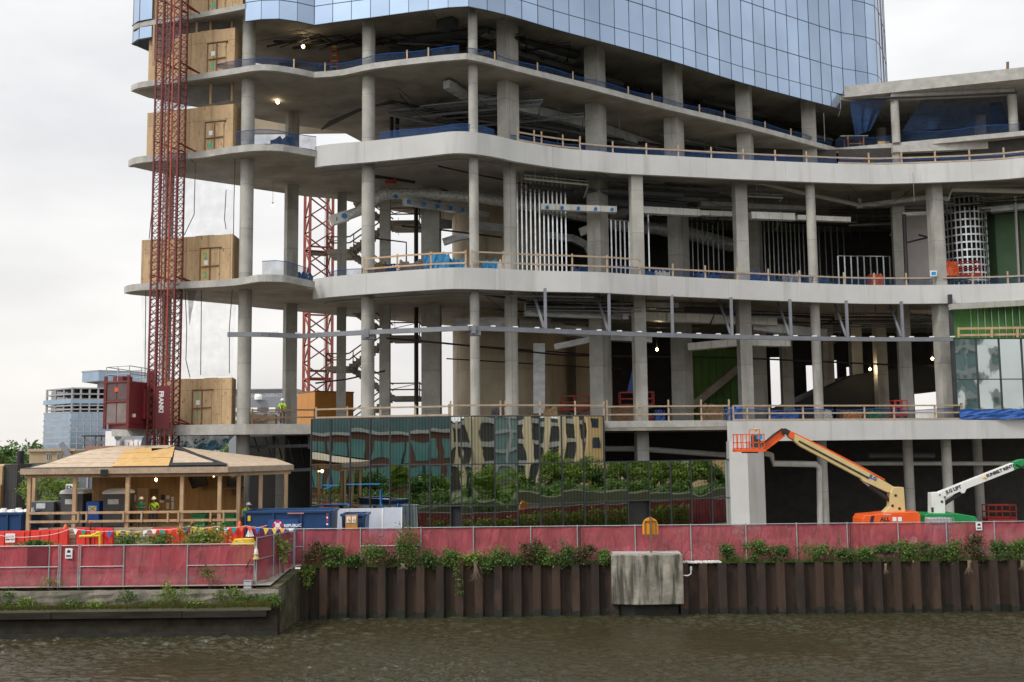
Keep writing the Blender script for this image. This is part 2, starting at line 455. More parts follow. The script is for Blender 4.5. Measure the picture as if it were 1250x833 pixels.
# ------------------------------------------------------------------ mesh building helpers
WL = {}
class MB:
    def __init__(s):
        s.v = []
        s.f = []
    def poly(s, pts):
        n = len(s.v)
        s.v += [tuple(p) for p in pts]
        s.f.append(tuple(range(n, n + len(pts))))
        return s
    def grid8(s, c):
        n = len(s.v)
        s.v += [tuple(p) for p in c]
        for q in ((0, 3, 2, 1), (4, 5, 6, 7), (0, 1, 5, 4), (1, 2, 6, 5), (2, 3, 7, 6), (3, 0, 4, 7)):
            s.f.append(tuple(n + i for i in q))
        return s
    def box(s, c, d, rz=0.0):
        cx, cy, cz = c
        hx, hy, hz = d[0] / 2, d[1] / 2, d[2] / 2
        co, si = math.cos(rz), math.sin(rz)
        pts = []
        for z in (-hz, hz):
            for x, y in ((-hx, -hy), (hx, -hy), (hx, hy), (-hx, hy)):
                pts.append((cx + x * co - y * si, cy + x * si + y * co, cz + z))
        return s.grid8(pts)
    def box2(s, a, b):
        return s.box([(a[i] + b[i]) / 2 for i in range(3)], [abs(b[i] - a[i]) for i in range(3)])
    def bar(s, p, q, w, h=None, up=(0, 0, 1)):
        p, q = Vector(p), Vector(q)
        h = w if h is None else h
        d = (q - p)
        if d.length < 1e-6:
            return s
        d.normalize()
        u = Vector(up)
        x = d.cross(u)
        if x.length < 1e-3:
            x = d.cross(Vector((0, 1, 0)))
        x.normalize()
        y = x.cross(d)
        x *= w / 2
        y *= h / 2
        return s.grid8([p - x - y, p + x - y, p + x + y, p - x + y, q - x - y, q + x - y, q + x + y, q - x + y])
    def tube(s, pts, r, n=8, cap=True):
        pts = [Vector(p) for p in pts]
        rs = r if isinstance(r, (list, tuple)) else [r] * len(pts)
        base = len(s.v)
        prev = None
        for i, p in enumerate(pts):
            a = pts[max(0, i - 1)]
            b = pts[min(len(pts) - 1, i + 1)]
            d = (b - a).normalized()
            x = d.cross(Vector((0, 0, 1))) if prev is None else prev - d * prev.dot(d)
            if x.length < 1e-3:
                x = d.cross(Vector((0, 1, 0)))
            x.normalize()
            prev = x
            y = d.cross(x)
            for k in range(n):
                t = 2 * math.pi * k / n
                s.v.append(tuple(p + (x * math.cos(t) + y * math.sin(t)) * rs[i]))
        for i in range(len(pts) - 1):
            for k in range(n):
                a = base + i * n + k
                b = base + i * n + (k + 1) % n
                s.f.append((a, a + n, b + n, b))
        if cap:
            s.f.append(tuple(base + k for k in range(n)))
            e = base + (len(pts) - 1) * n
            s.f.append(tuple(e + n - 1 - k for k in range(n)))
        return s
    def prism(s, poly, z0, z1):
        n = len(s.v)
        m = len(poly)
        s.v += [(p[0], p[1], z0) for p in poly] + [(p[0], p[1], z1) for p in poly]
        s.f.append(tuple(n + m - 1 - i for i in range(m)))
        s.f.append(tuple(n + m + i for i in range(m)))
        for i in range(m):
            j = (i + 1) % m
            s.f.append((n + i, n + j, n + m + j, n + m + i))
        return s
    def strip(s, line, z0, z1, th):
        """a wall of thickness th standing on a plan polyline (thickness to the left of the direction of travel)"""
        off = offset(line, th)
        for i in range(len(line) - 1):
            a, b, c, d = line[i], line[i + 1], off[i + 1], off[i]
            s.grid8([(a[0], a[1], z0), (b[0], b[1], z0), (c[0], c[1], z0), (d[0], d[1], z0),
                     (a[0], a[1], z1), (b[0], b[1], z1), (c[0], c[1], z1), (d[0], d[1], z1)])
        return s
    def lathe(s, prof, c, n=16, cap=True):
        base = len(s.v)
        for r, z in prof:
            for k in range(n):
                t = 2 * math.pi * k / n
                s.v.append((c[0] + r * math.cos(t), c[1] + r * math.sin(t), c[2] + z))
        for i in range(len(prof) - 1):
            for k in range(n):
                a = base + i * n + k
                b = base + i * n + (k + 1) % n
                s.f.append((a, b, b + n, a + n))
        if cap:
            s.f.append(tuple(base + n - 1 - k for k in range(n)))
            e = base + (len(prof) - 1) * n
            s.f.append(tuple(e + k for k in range(n)))
        return s
    def build(s, name, m, parent=None, smooth=False, bevel=0.0, weld=False):
        me = bpy.data.meshes.new(name)
        o = (0, 0, 0)
        if parent is not None:
            o = WL[parent.name]
        if any(o):
            vv = [(a - o[0], b - o[1], c - o[2]) for a, b, c in s.v]
        else:
            vv = s.v
        me.from_pydata(vv, [], s.f)
        if weld:
            bm = bmesh.new()
            bm.from_mesh(me)
            bmesh.ops.remove_doubles(bm, verts=bm.verts, dist=1e-4)
            bm.to_mesh(me)
            bm.free()
        if smooth:
            me.polygons.foreach_set('use_smooth', [True] * len(me.polygons))
            me.set_sharp_from_angle(angle=R(38))
        me.materials.append(m)
        me.update()
        ob = bpy.data.objects.new(name, me)
        COL.objects.link(ob)
        WL[ob.name] = tuple(o)
        if parent is not None:
            ob.parent = parent
        if bevel:
            md = ob.modifiers.new('bevel', 'BEVEL')
            md.width = bevel
            md.segments = 2
            md.limit_method = 'ANGLE'
        return ob

def offset(line, d):
    n = len(line)
    out = []
    for i in range(n):
        a = line[max(0, i - 1)]
        b = line[min(n - 1, i + 1)]
        p = line[i]
        def nrm(u, v):
            x, y = v[0] - u[0], v[1] - u[1]
            l = math.hypot(x, y) or 1
            return (-y / l, x / l)
        if i == 0:
            k = nrm(p, b)
            out.append((p[0] + k[0] * d, p[1] + k[1] * d))
        elif i == n - 1:
            k = nrm(a, p)
            out.append((p[0] + k[0] * d, p[1] + k[1] * d))
        else:
            k1, k2 = nrm(a, p), nrm(p, b)
            x, y = k1[0] + k2[0], k1[1] + k2[1]
            l2 = x * x + y * y
            s = 2 / max(l2, .5)
            out.append((p[0] + x * s * d, p[1] + y * s * d))
    return out

def smooth_line(pts, sub=4):
    """Catmull-Rom through plan points"""
    out = []
    n = len(pts)
    for i in range(n - 1):
        p0 = pts[max(0, i - 1)]
        p1, p2 = pts[i], pts[i + 1]
        p3 = pts[min(n - 1, i + 2)]
        for k in range(sub):
            t = k / sub
            q = []
            for c in range(len(p1)):
                q.append(.5 * (2 * p1[c] + (p2[c] - p0[c]) * t + (2 * p0[c] - 5 * p1[c] + 4 * p2[c] - p3[c]) * t * t +
                               (3 * p1[c] - p0[c] - 3 * p2[c] + p3[c]) * t ** 3))
            out.append(tuple(q))
    out.append(tuple(pts[-1]))
    return out

def resample(line, step):
    L_ = [0]
    for i in range(1, len(line)):
        L_.append(L_[-1] + math.dist(line[i], line[i - 1]))
    n = max(1, round(L_[-1] / step))
    out = []
    j = 0
    for k in range(n + 1):
        t = L_[-1] * k / n
        while j < len(line) - 2 and L_[j + 1] < t:
            j += 1
        u = (t - L_[j]) / max(1e-9, L_[j + 1] - L_[j])
        out.append(tuple(line[j][c] + (line[j + 1][c] - line[j][c]) * u for c in range(len(line[0]))))
    return out

def tag(o, label=None, cat=None, group=None, kind=None):
    if label: o['label'] = label
    if cat: o['category'] = cat
    if group: o['group'] = group
    if kind: o['kind'] = kind
    return o
def thing(name, label, cat, loc=(0, 0, 0), group=None):
    o = bpy.data.objects.new(name, None)
    o.empty_display_size = .3
    COL.objects.link(o)
    o.location = loc
    WL[o.name] = tuple(loc)
    return tag(o, label, cat, group)
def copy_tree(o, loc, rz=0.0, label=None, sc=None):
    def rec(a, par):
        c = a.copy()
        COL.objects.link(c)
        if par is not None:
            c.parent = par
        for ch in list(a.children):
            rec(ch, c)
        return c
    c = rec(o, None)
    c.location = loc
    WL[c.name] = tuple(loc)
    c.rotation_euler = (0, 0, rz)
    if sc: c.scale = (sc,) * 3 if not isinstance(sc, tuple) else sc
    if label: c['label'] = label
    return c
def text(body, origin, xdir, updir, size, m, parent, name='lettering', depth=.01, align='LEFT', bold=0.0):
    cu = bpy.data.curves.new('t', 'FONT')
    cu.body = body
    cu.size = size
    cu.align_x = align
    cu.extrude = depth / 2
    cu.offset = bold
    cu.resolution_u = 2
    ob = bpy.data.objects.new('t', cu)
    COL.objects.link(ob)
    dg = bpy.context.evaluated_depsgraph_get()
    me = bpy.data.meshes.new_from_object(ob.evaluated_get(dg))
    bpy.data.objects.remove(ob)
    x = Vector(xdir).normalized()
    y = Vector(updir)
    y = (y - x * y.dot(x)).normalized()
    z = x.cross(y)
    mw = Matrix(((x.x, y.x, z.x, origin[0]), (x.y, y.y, z.y, origin[1]), (x.z, y.z, z.z, origin[2]), (0, 0, 0, 1)))
    me.transform(mw)
    o = WL[parent.name] if parent is not None else (0, 0, 0)
    me.transform(Matrix.Translation((-o[0], -o[1], -o[2])))
    me.name = name
    me.materials.clear()
    me.materials.append(m)
    n = bpy.data.objects.new(name, me)
    COL.objects.link(n)
    WL[n.name] = tuple(o)
    if parent is not None:
        n.parent = parent
    return n
# ================================================================== SETTING
# water: rippled sheet
m, t, b = new_mat('river water')
N = t.nodes.new
b.inputs['Base Color'].default_value = (.036, .032, .016, 1)
b.inputs['Roughness'].default_value = .04
b.inputs['IOR'].default_value = 1.33
tc = N('ShaderNodeTexCoord')
def wn(sc, stretch, det):
    mp = N('ShaderNodeMapping')
    mp.inputs['Scale'].default_value = stretch
    mp.inputs['Rotation'].default_value = (0, 0, R(8))
    t.links.new(tc.outputs['Object'], mp.inputs[0])
    n = N('ShaderNodeTexNoise')
    n.inputs['Scale'].default_value = sc
    n.inputs['Detail'].default_value = det
    n.inputs['Roughness'].default_value = .55
    n.inputs['Distortion'].default_value = .6
    t.links.new(mp.outputs[0], n.inputs['Vector'])
    return n
w1, w2, w3, w4 = wn(.5, (.5, 1, 1), 3), wn(2.0, (.6, 1, 1), 4), wn(.05, (.5, 1, 1), 3), wn(7.5, (.7, 1, 1), 3)
mr = N('ShaderNodeMapRange')          # wind patches: ripples stronger in some areas
mr.inputs['From Min'].default_value = .35
mr.inputs['From Max'].default_value = .65
mr.inputs['To Min'].default_value = .35
mr.inputs['To Max'].default_value = 1.1
t.links.new(w3.outputs['Fac'], mr.inputs[0])
b1, b2, b3 = N('ShaderNodeBump'), N('ShaderNodeBump'), N('ShaderNodeBump')
b3.inputs['Distance'].default_value = .05
t.links.new(mr.outputs[0], b3.inputs['Strength'])
t.links.new(w4.outputs['Fac'], b3.inputs['Height'])
t.links.new(b2.outputs[0], b3.inputs['Normal'])
b1.inputs['Distance'].default_value = .05
b2.inputs['Distance'].default_value = .14
t.links.new(mr.outputs[0], b1.inputs['Strength'])
t.links.new(mr.outputs[0], b2.inputs['Strength'])
t.links.new(w1.outputs['Fac'], b1.inputs['Height'])
t.links.new(w2.outputs['Fac'], b2.inputs['Height'])
t.links.new(b1.outputs[0], b2.inputs['Normal'])
t.links.new(b3.outputs[0], b.inputs['Normal'])
M['water'] = m
# choppy surface modelled as real waves where the river is seen close by, flat far away
import numpy as np
rg = np.random.RandomState(3)
xs, ys = np.arange(-34, 36.01, .1), np.arange(38.5, 60.01, .07)
X, Y_ = np.meshgrid(xs, ys)
Z = np.zeros_like(X)
for k_ in range(60):
    lam = .25 * (3.4 ** rg.rand())
    th = R(90) + rg.normal(0, .5)
    kx, ky = 2 * math.pi / lam * math.cos(th), 2 * math.pi / lam * math.sin(th)
    s_ = np.sin(kx * X + ky * Y_ + rg.rand() * 6.28 + .7 * np.sin(X * .31 + k_) + .6 * np.sin(Y_ * .4 + 2 * k_))
    Z += .0088 * lam ** .8 * (s_ + .35 * (np.abs(s_) - .6))
pt = 1.1 + .9 * np.sin(X * .13 + 1.3 + .8 * np.sin(Y_ * .21)) * np.sin(Y_ * .33 + .6 * np.sin(X * .11)) + .3 * np.sin(X * .41 + Y_ * .5)
Z *= np.clip(pt, .3, 2.4)
ed = np.clip(np.minimum(np.minimum(X + 34, 36 - X), np.minimum(Y_ - 38.5, 60 - Y_)) / 1.5, 0, 1)
Z *= ed
nx_, ny_ = len(xs), len(ys)
wm = MB()
wm.v = [tuple(p) for p in np.stack([X, Y_, Z], -1).reshape(-1, 3).tolist()]
wm.f = [(j * nx_ + i, j * nx_ + i + 1, (j + 1) * nx_ + i + 1, (j + 1) * nx_ + i) for j in range(ny_ - 1) for i in range(nx_ - 1)]
xe, ye = float(xs[-1]), float(ys[-1])
for q in ((-1500, -8, -34, 60), (xe, -8, 1500, 60), (-34, -8, xe, 38.5)):
    wm.poly([(q[0], q[1], 0), (q[2], q[1], 0), (q[2], q[3], 0), (q[0], q[3], 0)])
wo = wm.build('river', m)
wo.data.polygons.foreach_set('use_smooth', [True] * len(wo.data.polygons))
tag(wo, kind='structure')
# near (photographer's) bank, wrapping round on the left where the river bends away
fb = MB().prism([(-400, -700), (400, -700), (400, 40), (110, 26), (66, -7), (-34, -7), (-44, 6), (-75, 34), (-400, 40)], -.5, 1.5)
tag(fb.build('near_bank', M['mulch']), kind='structure')

# site plateau behind the walls, one sheet to the horizon
YW = 58.3                          # face of the sheet piling
ZG = 2.85
pA = P(340, 717, 53.6)
XPIER = pA.x                       # right end of the pier front
XPB = P(366, 697, YW).x
g = MB().poly([(-3000, 53.9, ZG - .35), (XPIER - .5, 53.9, ZG - .35), (XPB - .5, YW + .2, ZG), (3000, YW + .2, ZG), (3000, 4000, ZG), (-3000, 4000, ZG)])
tag(g.build('ground', M['gravel']), kind='structure')

# ------------------------------------------------------------------ levels
zB3 = P(575, 327, 66).z
zL3 = zB3 - .38
zB4 = P(565, 160.5, 66).z
zL4 = zB4 - .35
zL5 = P(568, 66, 66).z
zSK = P(569, 8, 65.8).z
zL6 = zSK + 1.25
zL2 = 11.05
zRW = P(1250, 82, 84).z
TH = .4

BT = thing('unfinished_tower', 'huge unfinished concrete and blue glass tower with open curving floors above the river wall', 'tower',
           (0, 80, ZG))
def part(mb, name, m, parent=None, **k):
    return mb.build(name, m, parent or BT, **k)

def xyl(pts, z):
    return [XY(a, b, z) for a, b in pts]
# front edges --------------------------------------------------------
L5F = xyl([(160.4, 106), (168, 102), (193, 98), (243.5, 91), (288, 84), (310, 80.5), (330.6, 80), (360, 84), (383.5, 89), (418, 86), (456, 78),
           (525.5, 69.7), (568.7, 66), (589, 69.7), (629, 80.6), (687, 95), (730, 106), (817, 129), (908, 150.5), (1022, 181.5)], zL5)
L5R = xyl([(1022, 181.5), (1090, 175.6), (1250, 160.5), (1300, 155)], zL5)
L5B = xyl([(418, 161), (349, 152), (312, 145), (296, 141), (228, 129), (181, 119.6), (166, 114)], zL5 - .35)
L4F = xyl([(157, 197), (164, 193.5), (183, 190.6), (243, 186), (275, 181), (312, 177), (340, 177), (357, 179.5), (386, 184.5)], zL4)
L4B = xyl([(551, 269), (476, 257), (415, 243.6), (373, 240), (312, 231), (293.5, 227), (220, 216.5), (187.5, 210), (164, 204.6)], zL4 - TH)
L4N = xyl([(384.4, 179), (404.6, 176), (456, 171.6), (514, 165), (547, 161), (565, 160.5), (583, 162), (609, 166.5), (632, 172), (687, 181), (730, 184.5),
           (754, 187), (830, 191), (906, 195), (1042, 200.5), (1101, 200.5), (1203, 196.5), (1250, 192.5), (1310, 186)], zB4)
L3F = xyl([(152, 351.5), (160, 348.5), (185, 346.5), (243, 344), (288, 341), (315, 336.5), (340, 336.5), (354, 338), (384, 344.5)], zL3)
L3B = xyl([(551, 398), (506, 394), (439, 388), (312, 375.6), (291, 372.5), (215, 365.4), (185, 362.4), (160, 360)], zL3 - TH)
L3N = xyl([(382, 341), (403, 338), (459, 333), (514, 329), (547, 327), (575, 327), (615, 328.5), (656, 330.5), (730, 332.3), (783, 335.5),
           (900, 341.5), (1029, 347.3), (1107, 348.2), (1206, 347), (1250, 345.3), (1310, 342)], zB3)
XR = 75.0
def close_right(front, yb, core=True):
    """front edge -> right side -> deep back edge -> to the back of the left wing"""
    return front + [(XR, front[-1][1]), (XR, yb), (-4, yb)]
def slab(front, back, z, th, name='floor_slab', yb=106):
    poly = close_right(front, yb) + back
    return part(MB().prism(poly, z - th, z), name, M['slab'])
SM = smooth_line
L4full = SM(L4F[:-1], 3) + SM(offset(L4N, .25), 3)
L3full = SM(L3F[:-1], 3) + SM(offset(L3N, .25), 3)
slab(L4full, L4B, zL4, TH)
slab(L3full, L3B, zL3, TH)
L5line = SM(L5F[:9], 3)[:-1] + SM(L5F[8:13], 3)[:-1] + SM(L5F[12:], 3)
slab(L5line + L5R[1:], L5B, zL5, .35)
# rough lighter pour strip along the edge of the thin slabs
def edge_strip(line, z, th, name='slab_edge'):
    part(MB().strip(offset(line, -.02), z - th - .015, z + .05, .3), name, M['edge'])
edge_strip(L5line, zL5, .35)
edge_strip(L5R, zL5, .35)
edge_strip(SM(L4F, 3), zL4, TH)
edge_strip(SM(L3F, 3), zL3, TH)
part(MB().strip(SM(L4N, 4), zB4 - 1.48, zB4, .32), 'fascia', M['band'])
part(MB().strip(SM(L3N, 4), zB3 - 1.4, zB3, .32), 'fascia', M['band'])
# level two ----------------------------------------------------------
GW = [P(380, 513, 68), P(478, 510, 65.6), P(552, 508, 64.55), P(576, 507, 64.5), P(632, 508, 65.2), P(737.6, 508.7, 67.6)]
GWxy = [(p.x, p.y) for p in GW]
GX2 = [P(737.6, 566, 67.6), P(818, 567, 69.2), P(892, 568, 70.6)]
b2 = [P(890, 513, 70.2), P(960, 513, 71.3), P(1060, 514, 73), P(1150, 514, 74.4), P(1250, 513.6, 75.5), P(1320, 513, 76)]
B2xy = [(p.x, p.y) for p in b2]
L2F = xyl([(152, 351.5), (160, 348.5), (185, 346.5), (243, 344), (288, 341)], zL3)
L2F = [(L2F[0][0] - .6, L2F[0][1])] + L2F[1:] + [(P(330, 516, 68.2).x, 68.2), (P(377, 516, 69.0).x, 69.0)]
deck2 = [(GWxy[0][0] + .1, GWxy[0][1] + .6)] + [(p[0], p[1] + .55) for p in GWxy[1:]]
dk = [P(738, 515, 70.6), P(889, 515, 71.4)]
slab2 = SM(L2F, 3) + deck2 + [(dk[0].x, dk[0].y), (dk[1].x, dk[1].y)] + [(p[0], p[1] + .34) for p in B2xy]
slab(slab2, xyl([(551, 398), (439, 388), (312, 375.6), (215, 365.4), (185, 362.4), (160, 360)], zL3 - TH), zL2, .62)
edge_strip(SM(L2F, 3), zL2, .62)
edge_strip([(dk[0].x, dk[0].y), (dk[1].x, dk[1].y)], zL2, .38)
part(MB().strip(SM(B2xy, 3), 9.62, 10.98, .34), 'fascia', M['band'])
# pale concrete wall and return below the right fascia
w0, w1_, w2_ = P(891, 570, 70.2), P(913, 570, 70.0), P(933, 570, 71.6)
part(MB().prism([(w0.x, w0.y + .002), (w1_.x, w1_.y), (w2_.x, w2_.y), (w2_.x, w2_.y + 1.2), (w0.x + .2, w0.y + 2.0)], ZG - .2, 9.618), 'wall_panel', M['band'])
# ground floor back wall, deep back walls
part(MB().box2((P(293, 600, 79.6).x, 79.6, ZG), (P(396, 600, 79.6).x, 79.8, zL2 - .63)), 'dark_wall', M['black'])  # black wall added close behind to darken the left bay
part(MB().box2((P(300, 600, 84).x, 84.2, ZG), (75, 84.6, zL2 - .63)), 'dark_wall', M['dark'])
YB = 103.0
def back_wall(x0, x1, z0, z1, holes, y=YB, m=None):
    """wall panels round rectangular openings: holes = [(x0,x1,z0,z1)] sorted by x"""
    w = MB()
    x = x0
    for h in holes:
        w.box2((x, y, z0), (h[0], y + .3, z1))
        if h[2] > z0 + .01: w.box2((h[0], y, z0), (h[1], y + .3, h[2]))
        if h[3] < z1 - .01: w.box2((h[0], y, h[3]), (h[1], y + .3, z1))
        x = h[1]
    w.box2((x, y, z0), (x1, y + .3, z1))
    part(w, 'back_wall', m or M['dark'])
def hx(px0, py0, px1, py1, y=YB):
    a, b_ = P(px0, py1, y), P(px1, py0, y)
    return (a.x, b_.x, a.z, b_.z)
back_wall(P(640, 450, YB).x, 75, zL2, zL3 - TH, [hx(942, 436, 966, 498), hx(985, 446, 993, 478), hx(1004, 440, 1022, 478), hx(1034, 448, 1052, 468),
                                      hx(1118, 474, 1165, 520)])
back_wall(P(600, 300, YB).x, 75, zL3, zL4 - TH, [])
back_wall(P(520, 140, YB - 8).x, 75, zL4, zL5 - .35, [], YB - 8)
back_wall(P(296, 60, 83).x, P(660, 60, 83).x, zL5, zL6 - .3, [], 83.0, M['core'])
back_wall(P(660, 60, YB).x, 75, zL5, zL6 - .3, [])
# concrete core seen between the columns
core = [P(552, 300, 92), P(553, 300, 88.5), P(561, 300, 85.5), P(580, 300, 83.6), P(606, 300, 83.0), P(640, 300, 83.6), P(668, 300, 85.5)]
core = SM([(p.x, p.y) for p in core], 3) + [(P(700, 300, 97).x, 97)]
part(MB().strip(core, zL2, zL3 - TH, .4), 'core_wall', M['core'], smooth=True)
part(MB().strip(core, zL3, zL4 - TH, .4), 'core_wall', M['core'], smooth=True)
part(MB().box2((P(700, 450, 96).x, 92, zL2), (P(742, 450, 96).x, 92.4, zL3 - TH)), 'core_wall', M['core'])

# dark partitions added to deepen the shade of the floors behind their service zones
def inner(line, i0, off_, z0, z1):
    part(MB().strip(offset(line[i0:], off_), z0, z1, .2), 'added_dark_wall', M['dark'])
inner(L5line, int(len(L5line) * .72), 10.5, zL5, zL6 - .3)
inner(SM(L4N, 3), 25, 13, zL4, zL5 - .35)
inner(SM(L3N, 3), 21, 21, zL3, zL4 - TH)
# ------------------------------------------------------------------ columns
LV = {'g': ZG, '2': zL2, '3': zL3, '4': zL4, '5': zL5, '6': zL6}
TK = {'2': .62, '3': TH, '4': TH, '5': .35, '6': .3}
def column(px, py, Y, wpx, lo, hi, shape='r', dep=None, rz=0.0):
    p = P(px, py, Y)
    w = wpx * Y / F
    order = 'g23456'
    for i in range(order.index(lo), order.index(hi)):
        a, b_ = order[i], order[i + 1]
        z0, z1 = LV[a], LV[b_] - TK[b_]
        mb = MB()
        if shape == 'r':
            mb.lathe([(w / 2, z0), (w / 2, z1)], (p.x, p.y, 0), 20)
        else:
            mb.box((p.x, p.y + (dep or w) / 2 - w / 2, (z0 + z1) / 2), (w, dep or w, z1 - z0), rz)
        part(mb, 'column', M['col'], smooth=(shape == 'r'))
column(301, 260, 69.6, 16.5, 'g', '6')
column(206, 260, 72.6, 12, 'g', '4')
column(355.5, 280, 77, 14, '2', '5', 's', rz=R(28))
column(417.5, 280, 79.5, 11.5, '2', '4', 's', rz=R(10))
column(449.5, 270, 69.3, 16.5, '2', '6')
column(470, 430, 78, 12.5, '2', '4', 's')
column(526, 260, 78.6, 22.5, '2', '4', 's', dep=2.2)
column(578.5, 260, 67.3, 11.8, '2', '6')
column(622.5, 260, 70.2, 16, '2', '4')
column(620, 100, 70.4, 14, '4', '6', 's', dep=1.5, rz=R(-38))
column(730, 270, 75.6, 17.5, '2', '6', 's', dep=1.6, rz=R(-28))
column(777, 275, 72.6, 14.5, 'g', '4', 's', rz=R(8))
column(829, 290, 81.5, 17.5, '2', '4', 's', dep=1.8, rz=R(-30))
column(822.5, 120, 79.2, 16.5, '4', '6', 's', dep=1.8, rz=R(-28))
column(904, 280, 76, 14.8, '2', '4', 's', rz=R(5))
column(923, 290, 87, 13, '2', '4', 's', dep=1.6, rz=R(-25))
column(910, 150, 83.6, 16.5, '4', '6', 's', dep=1.8, rz=R(-22))
column(989, 160, 88.5, 17, '4', '6', 's', dep=1.8, rz=R(-18))
column(991.5, 300, 75.6, 11.5, '2', '4')
column(1005, 600, 75, 12, 'g', '2')
column(1097, 290, 81, 14.5, '2', '4', 's', rz=R(-12))
column(1143.5, 300, 76.6, 14, '2', '4', 's', rz=R(12))
column(1110, 590, 78, 11.5, 'g', '2')
column(1157, 590, 76.5, 11.5, 'g', '2')
column(1195, 590, 82.5, 11, 'g', '2')
column(1093, 170, 87.8, 10, '4', '5')
column(1237, 170, 86.6, 11, '4', '5')
for px, Y in ((960, 92), (1010, 95), (1045, 93), (1075, 90)):
    column(px, 450, Y, 13, '2', '3', 's')
column(343, 580, 78, 11, 'g', '2', 's')

# right wing: roof slab with deep edge, its columns, beams
RWF = xyl([(1022, 106), (1040, 104.4), (1100, 98), (1250, 82), (1310, 75)], zRW)
rb = RWF + [(XR, RWF[-1][1]), (XR, 104), (RWF[0][0], 104)]
part(MB().prism(rb, zRW - 1.02, zRW), 'roof_slab', M['edge'])
za = zRW - 1.02
for px, Y, w in ((1093, 87.8, 10), (1237, 86.6, 11), (1196, 92.5, 14), (1075, 96, 12)):
    p = P(px, 150, Y)
    part(MB().lathe([(w * Y / F / 2, zL5), (w * Y / F / 2, za - .5)], (p.x, p.y, 0), 18), 'column', M['col'], smooth=True)
pa, pb = P(1086, 118, 87.6), P(1236, 104, 86.5)
part(MB().bar((pa.x, pa.y, za - .27), (pb.x, pb.y, za - .27), .6, .5), 'beam', M['edge'])
part(MB().bar((pa.x, pa.y, zL5 - .66), (pb.x, pb.y, zL5 - .66), .6, .6), 'beam', M['edge'])

# ------------------------------------------------------------------ glass tower skin
zs = [zSK, zSK + 1.35, zSK + 3.75, zSK + 7.05, zSK + 10.3, zSK + 13.5, zSK + 16.7]
TG = xyl([(299, 26.6), (320, 23.8), (338, 23.3), (354, 24.8), (370, 28), (383.7, 31)], zSK)
TG2 = xyl([(383.7, 31), (416, 26.5), (449.5, 22.4), (500, 15.5), (545.7, 9.8), (560, 8.2), (569, 8), (583, 10.3), (605, 15.5), (629, 21.6), (680, 36.8), (720, 47.5),
           (817, 74), (908, 102), (1004, 127.6)], zSK)
lx, ly = TG2[-1]
dx, dy = TG2[-1][0] - TG2[-2][0], TG2[-1][1] - TG2[-2][1]
ll = math.hypot(dx, dy)
dx, dy = dx / ll, dy / ll
TG3 = [(lx, ly), (lx + dx * 2.4, ly + dy * 2.4)]
e1 = P(1064, 60, 89.6)
e2 = P(1074, 60, 91.2)
e3 = P(1078, 60, 94)
e4 = P(1077, 60, 99)
TG4 = SM([TG3[-1], (e1.x, e1.y), (e2.x, e2.y), (e3.x, e3.y), (e4.x, e4.y), (e4.x - 3, 104)], 3)
noseA = xyl([(184, 99.5), (175, 100.6), (168, 102), (163, 104), (160.4, 106.5)], zL5)
noseB = [(noseA[-1][0] + .1, noseA[-1][1] + 1.2)] + xyl([(166, 114), (181, 119.6)], zL5 - .35)
def skin(line, step, rows, name='glass_band'):
    pts = resample(line, step)
    for r_ in range(len(rows) - 1):
        z0, z1 = rows[r_], rows[r_ + 1]
        gm, mm = MB(), MB()
        for i in range(len(pts) - 1):
            a, b_ = Vector(pts[i]), Vector(pts[i + 1])
            d = (b_ - a).normalized()
            nrm_ = Vector((d.y, -d.x))
            j = [nrm_ * rnd.uniform(-.006, .006) for _ in range(4)]
            q0, q1 = a + d * .02, b_ - d * .02
            gm.poly([(q0.x + j[0].x, q0.y + j[0].y, z0 + .02), (q1.x + j[1].x, q1.y + j[1].y, z0 + .02),
                     (q1.x + j[2].x, q1.y + j[2].y, z1 - .02), (q0.x + j[3].x, q0.y + j[3].y, z1 - .02)])
            mm.box((a.x, a.y, (z0 + z1) / 2), (.022, .07, z1 - z0), math.atan2(d.y, d.x))
            hh = .055 if r_ % 1 == 0 and r_ not in (0, 1) else .035
            mm.bar((a.x - nrm_.x * .05, a.y - nrm_.y * .05, z0 + hh / 2), (b_.x - nrm_.x * .05, b_.y - nrm_.y * .05, z0 + hh / 2), .14, hh)
        g_ = part(gm, name, M['glass_t'])
        mm.build('mullions', M['mull_t'], g_)
skin(SM(TG, 3), 1.18, zs)
skin(SM(TG2, 4), 1.42, zs)
skin(TG3, 1.2, [zSK + .0, zSK + 1.35])
skin(TG3 + TG4[1:], 1.42, zs[1:])
skin(SM(noseA, 2) + SM(noseB, 2)[1:], 1.2, zs)
# slanting return panel at the low corner
c0, c1 = Vector(TG3[-1]), P(1022, 118, 89)
part(MB().grid8([(c0.x, c0.y, zSK + .02), (c1.x, c1.y, zSK - .35), (c1.x + .1, c1.y + .1, zSK - .35), (c0.x + .1, c0.y + .1, zSK + .02),
                 (c0.x, c0.y, zSK + 1.3), (c1.x, c1.y, zSK + 2.0), (c1.x + .1, c1.y + .1, zSK + 2.0), (c0.x + .1, c0.y + .1, zSK + 1.3)]), 'glass_return', M['galv'])
# soffit slab of the tower and floors above (seen at the hoist bay)
hb = xyl([(160.4, 106), (168, 102), (193, 98), (243.5, 91), (285, 84.3), (300, 81.5)], zL5)
towerpoly = SM(hb, 2) + [(p[0], p[1] + .12) for p in SM(TG, 3)[1:]] + [(p[0], p[1] + .14) for p in SM(TG2, 3)[1:]] + [(p[0], p[1] + .15) for p in TG3[1:]] + \
            [(e1.x - .3, e1.y + .3), (e3.x - .4, e3.y), (e4.x - .4, 104), (-4, 104)] + L5B
for z in (zL6, zL6 + 3.3, zL6 + 6.6, zL6 + 9.9):
    part(MB().prism(towerpoly, z - .3, z), 'floor_slab', M['slab'])
edge_strip(SM(hb, 2), zL6, .3)
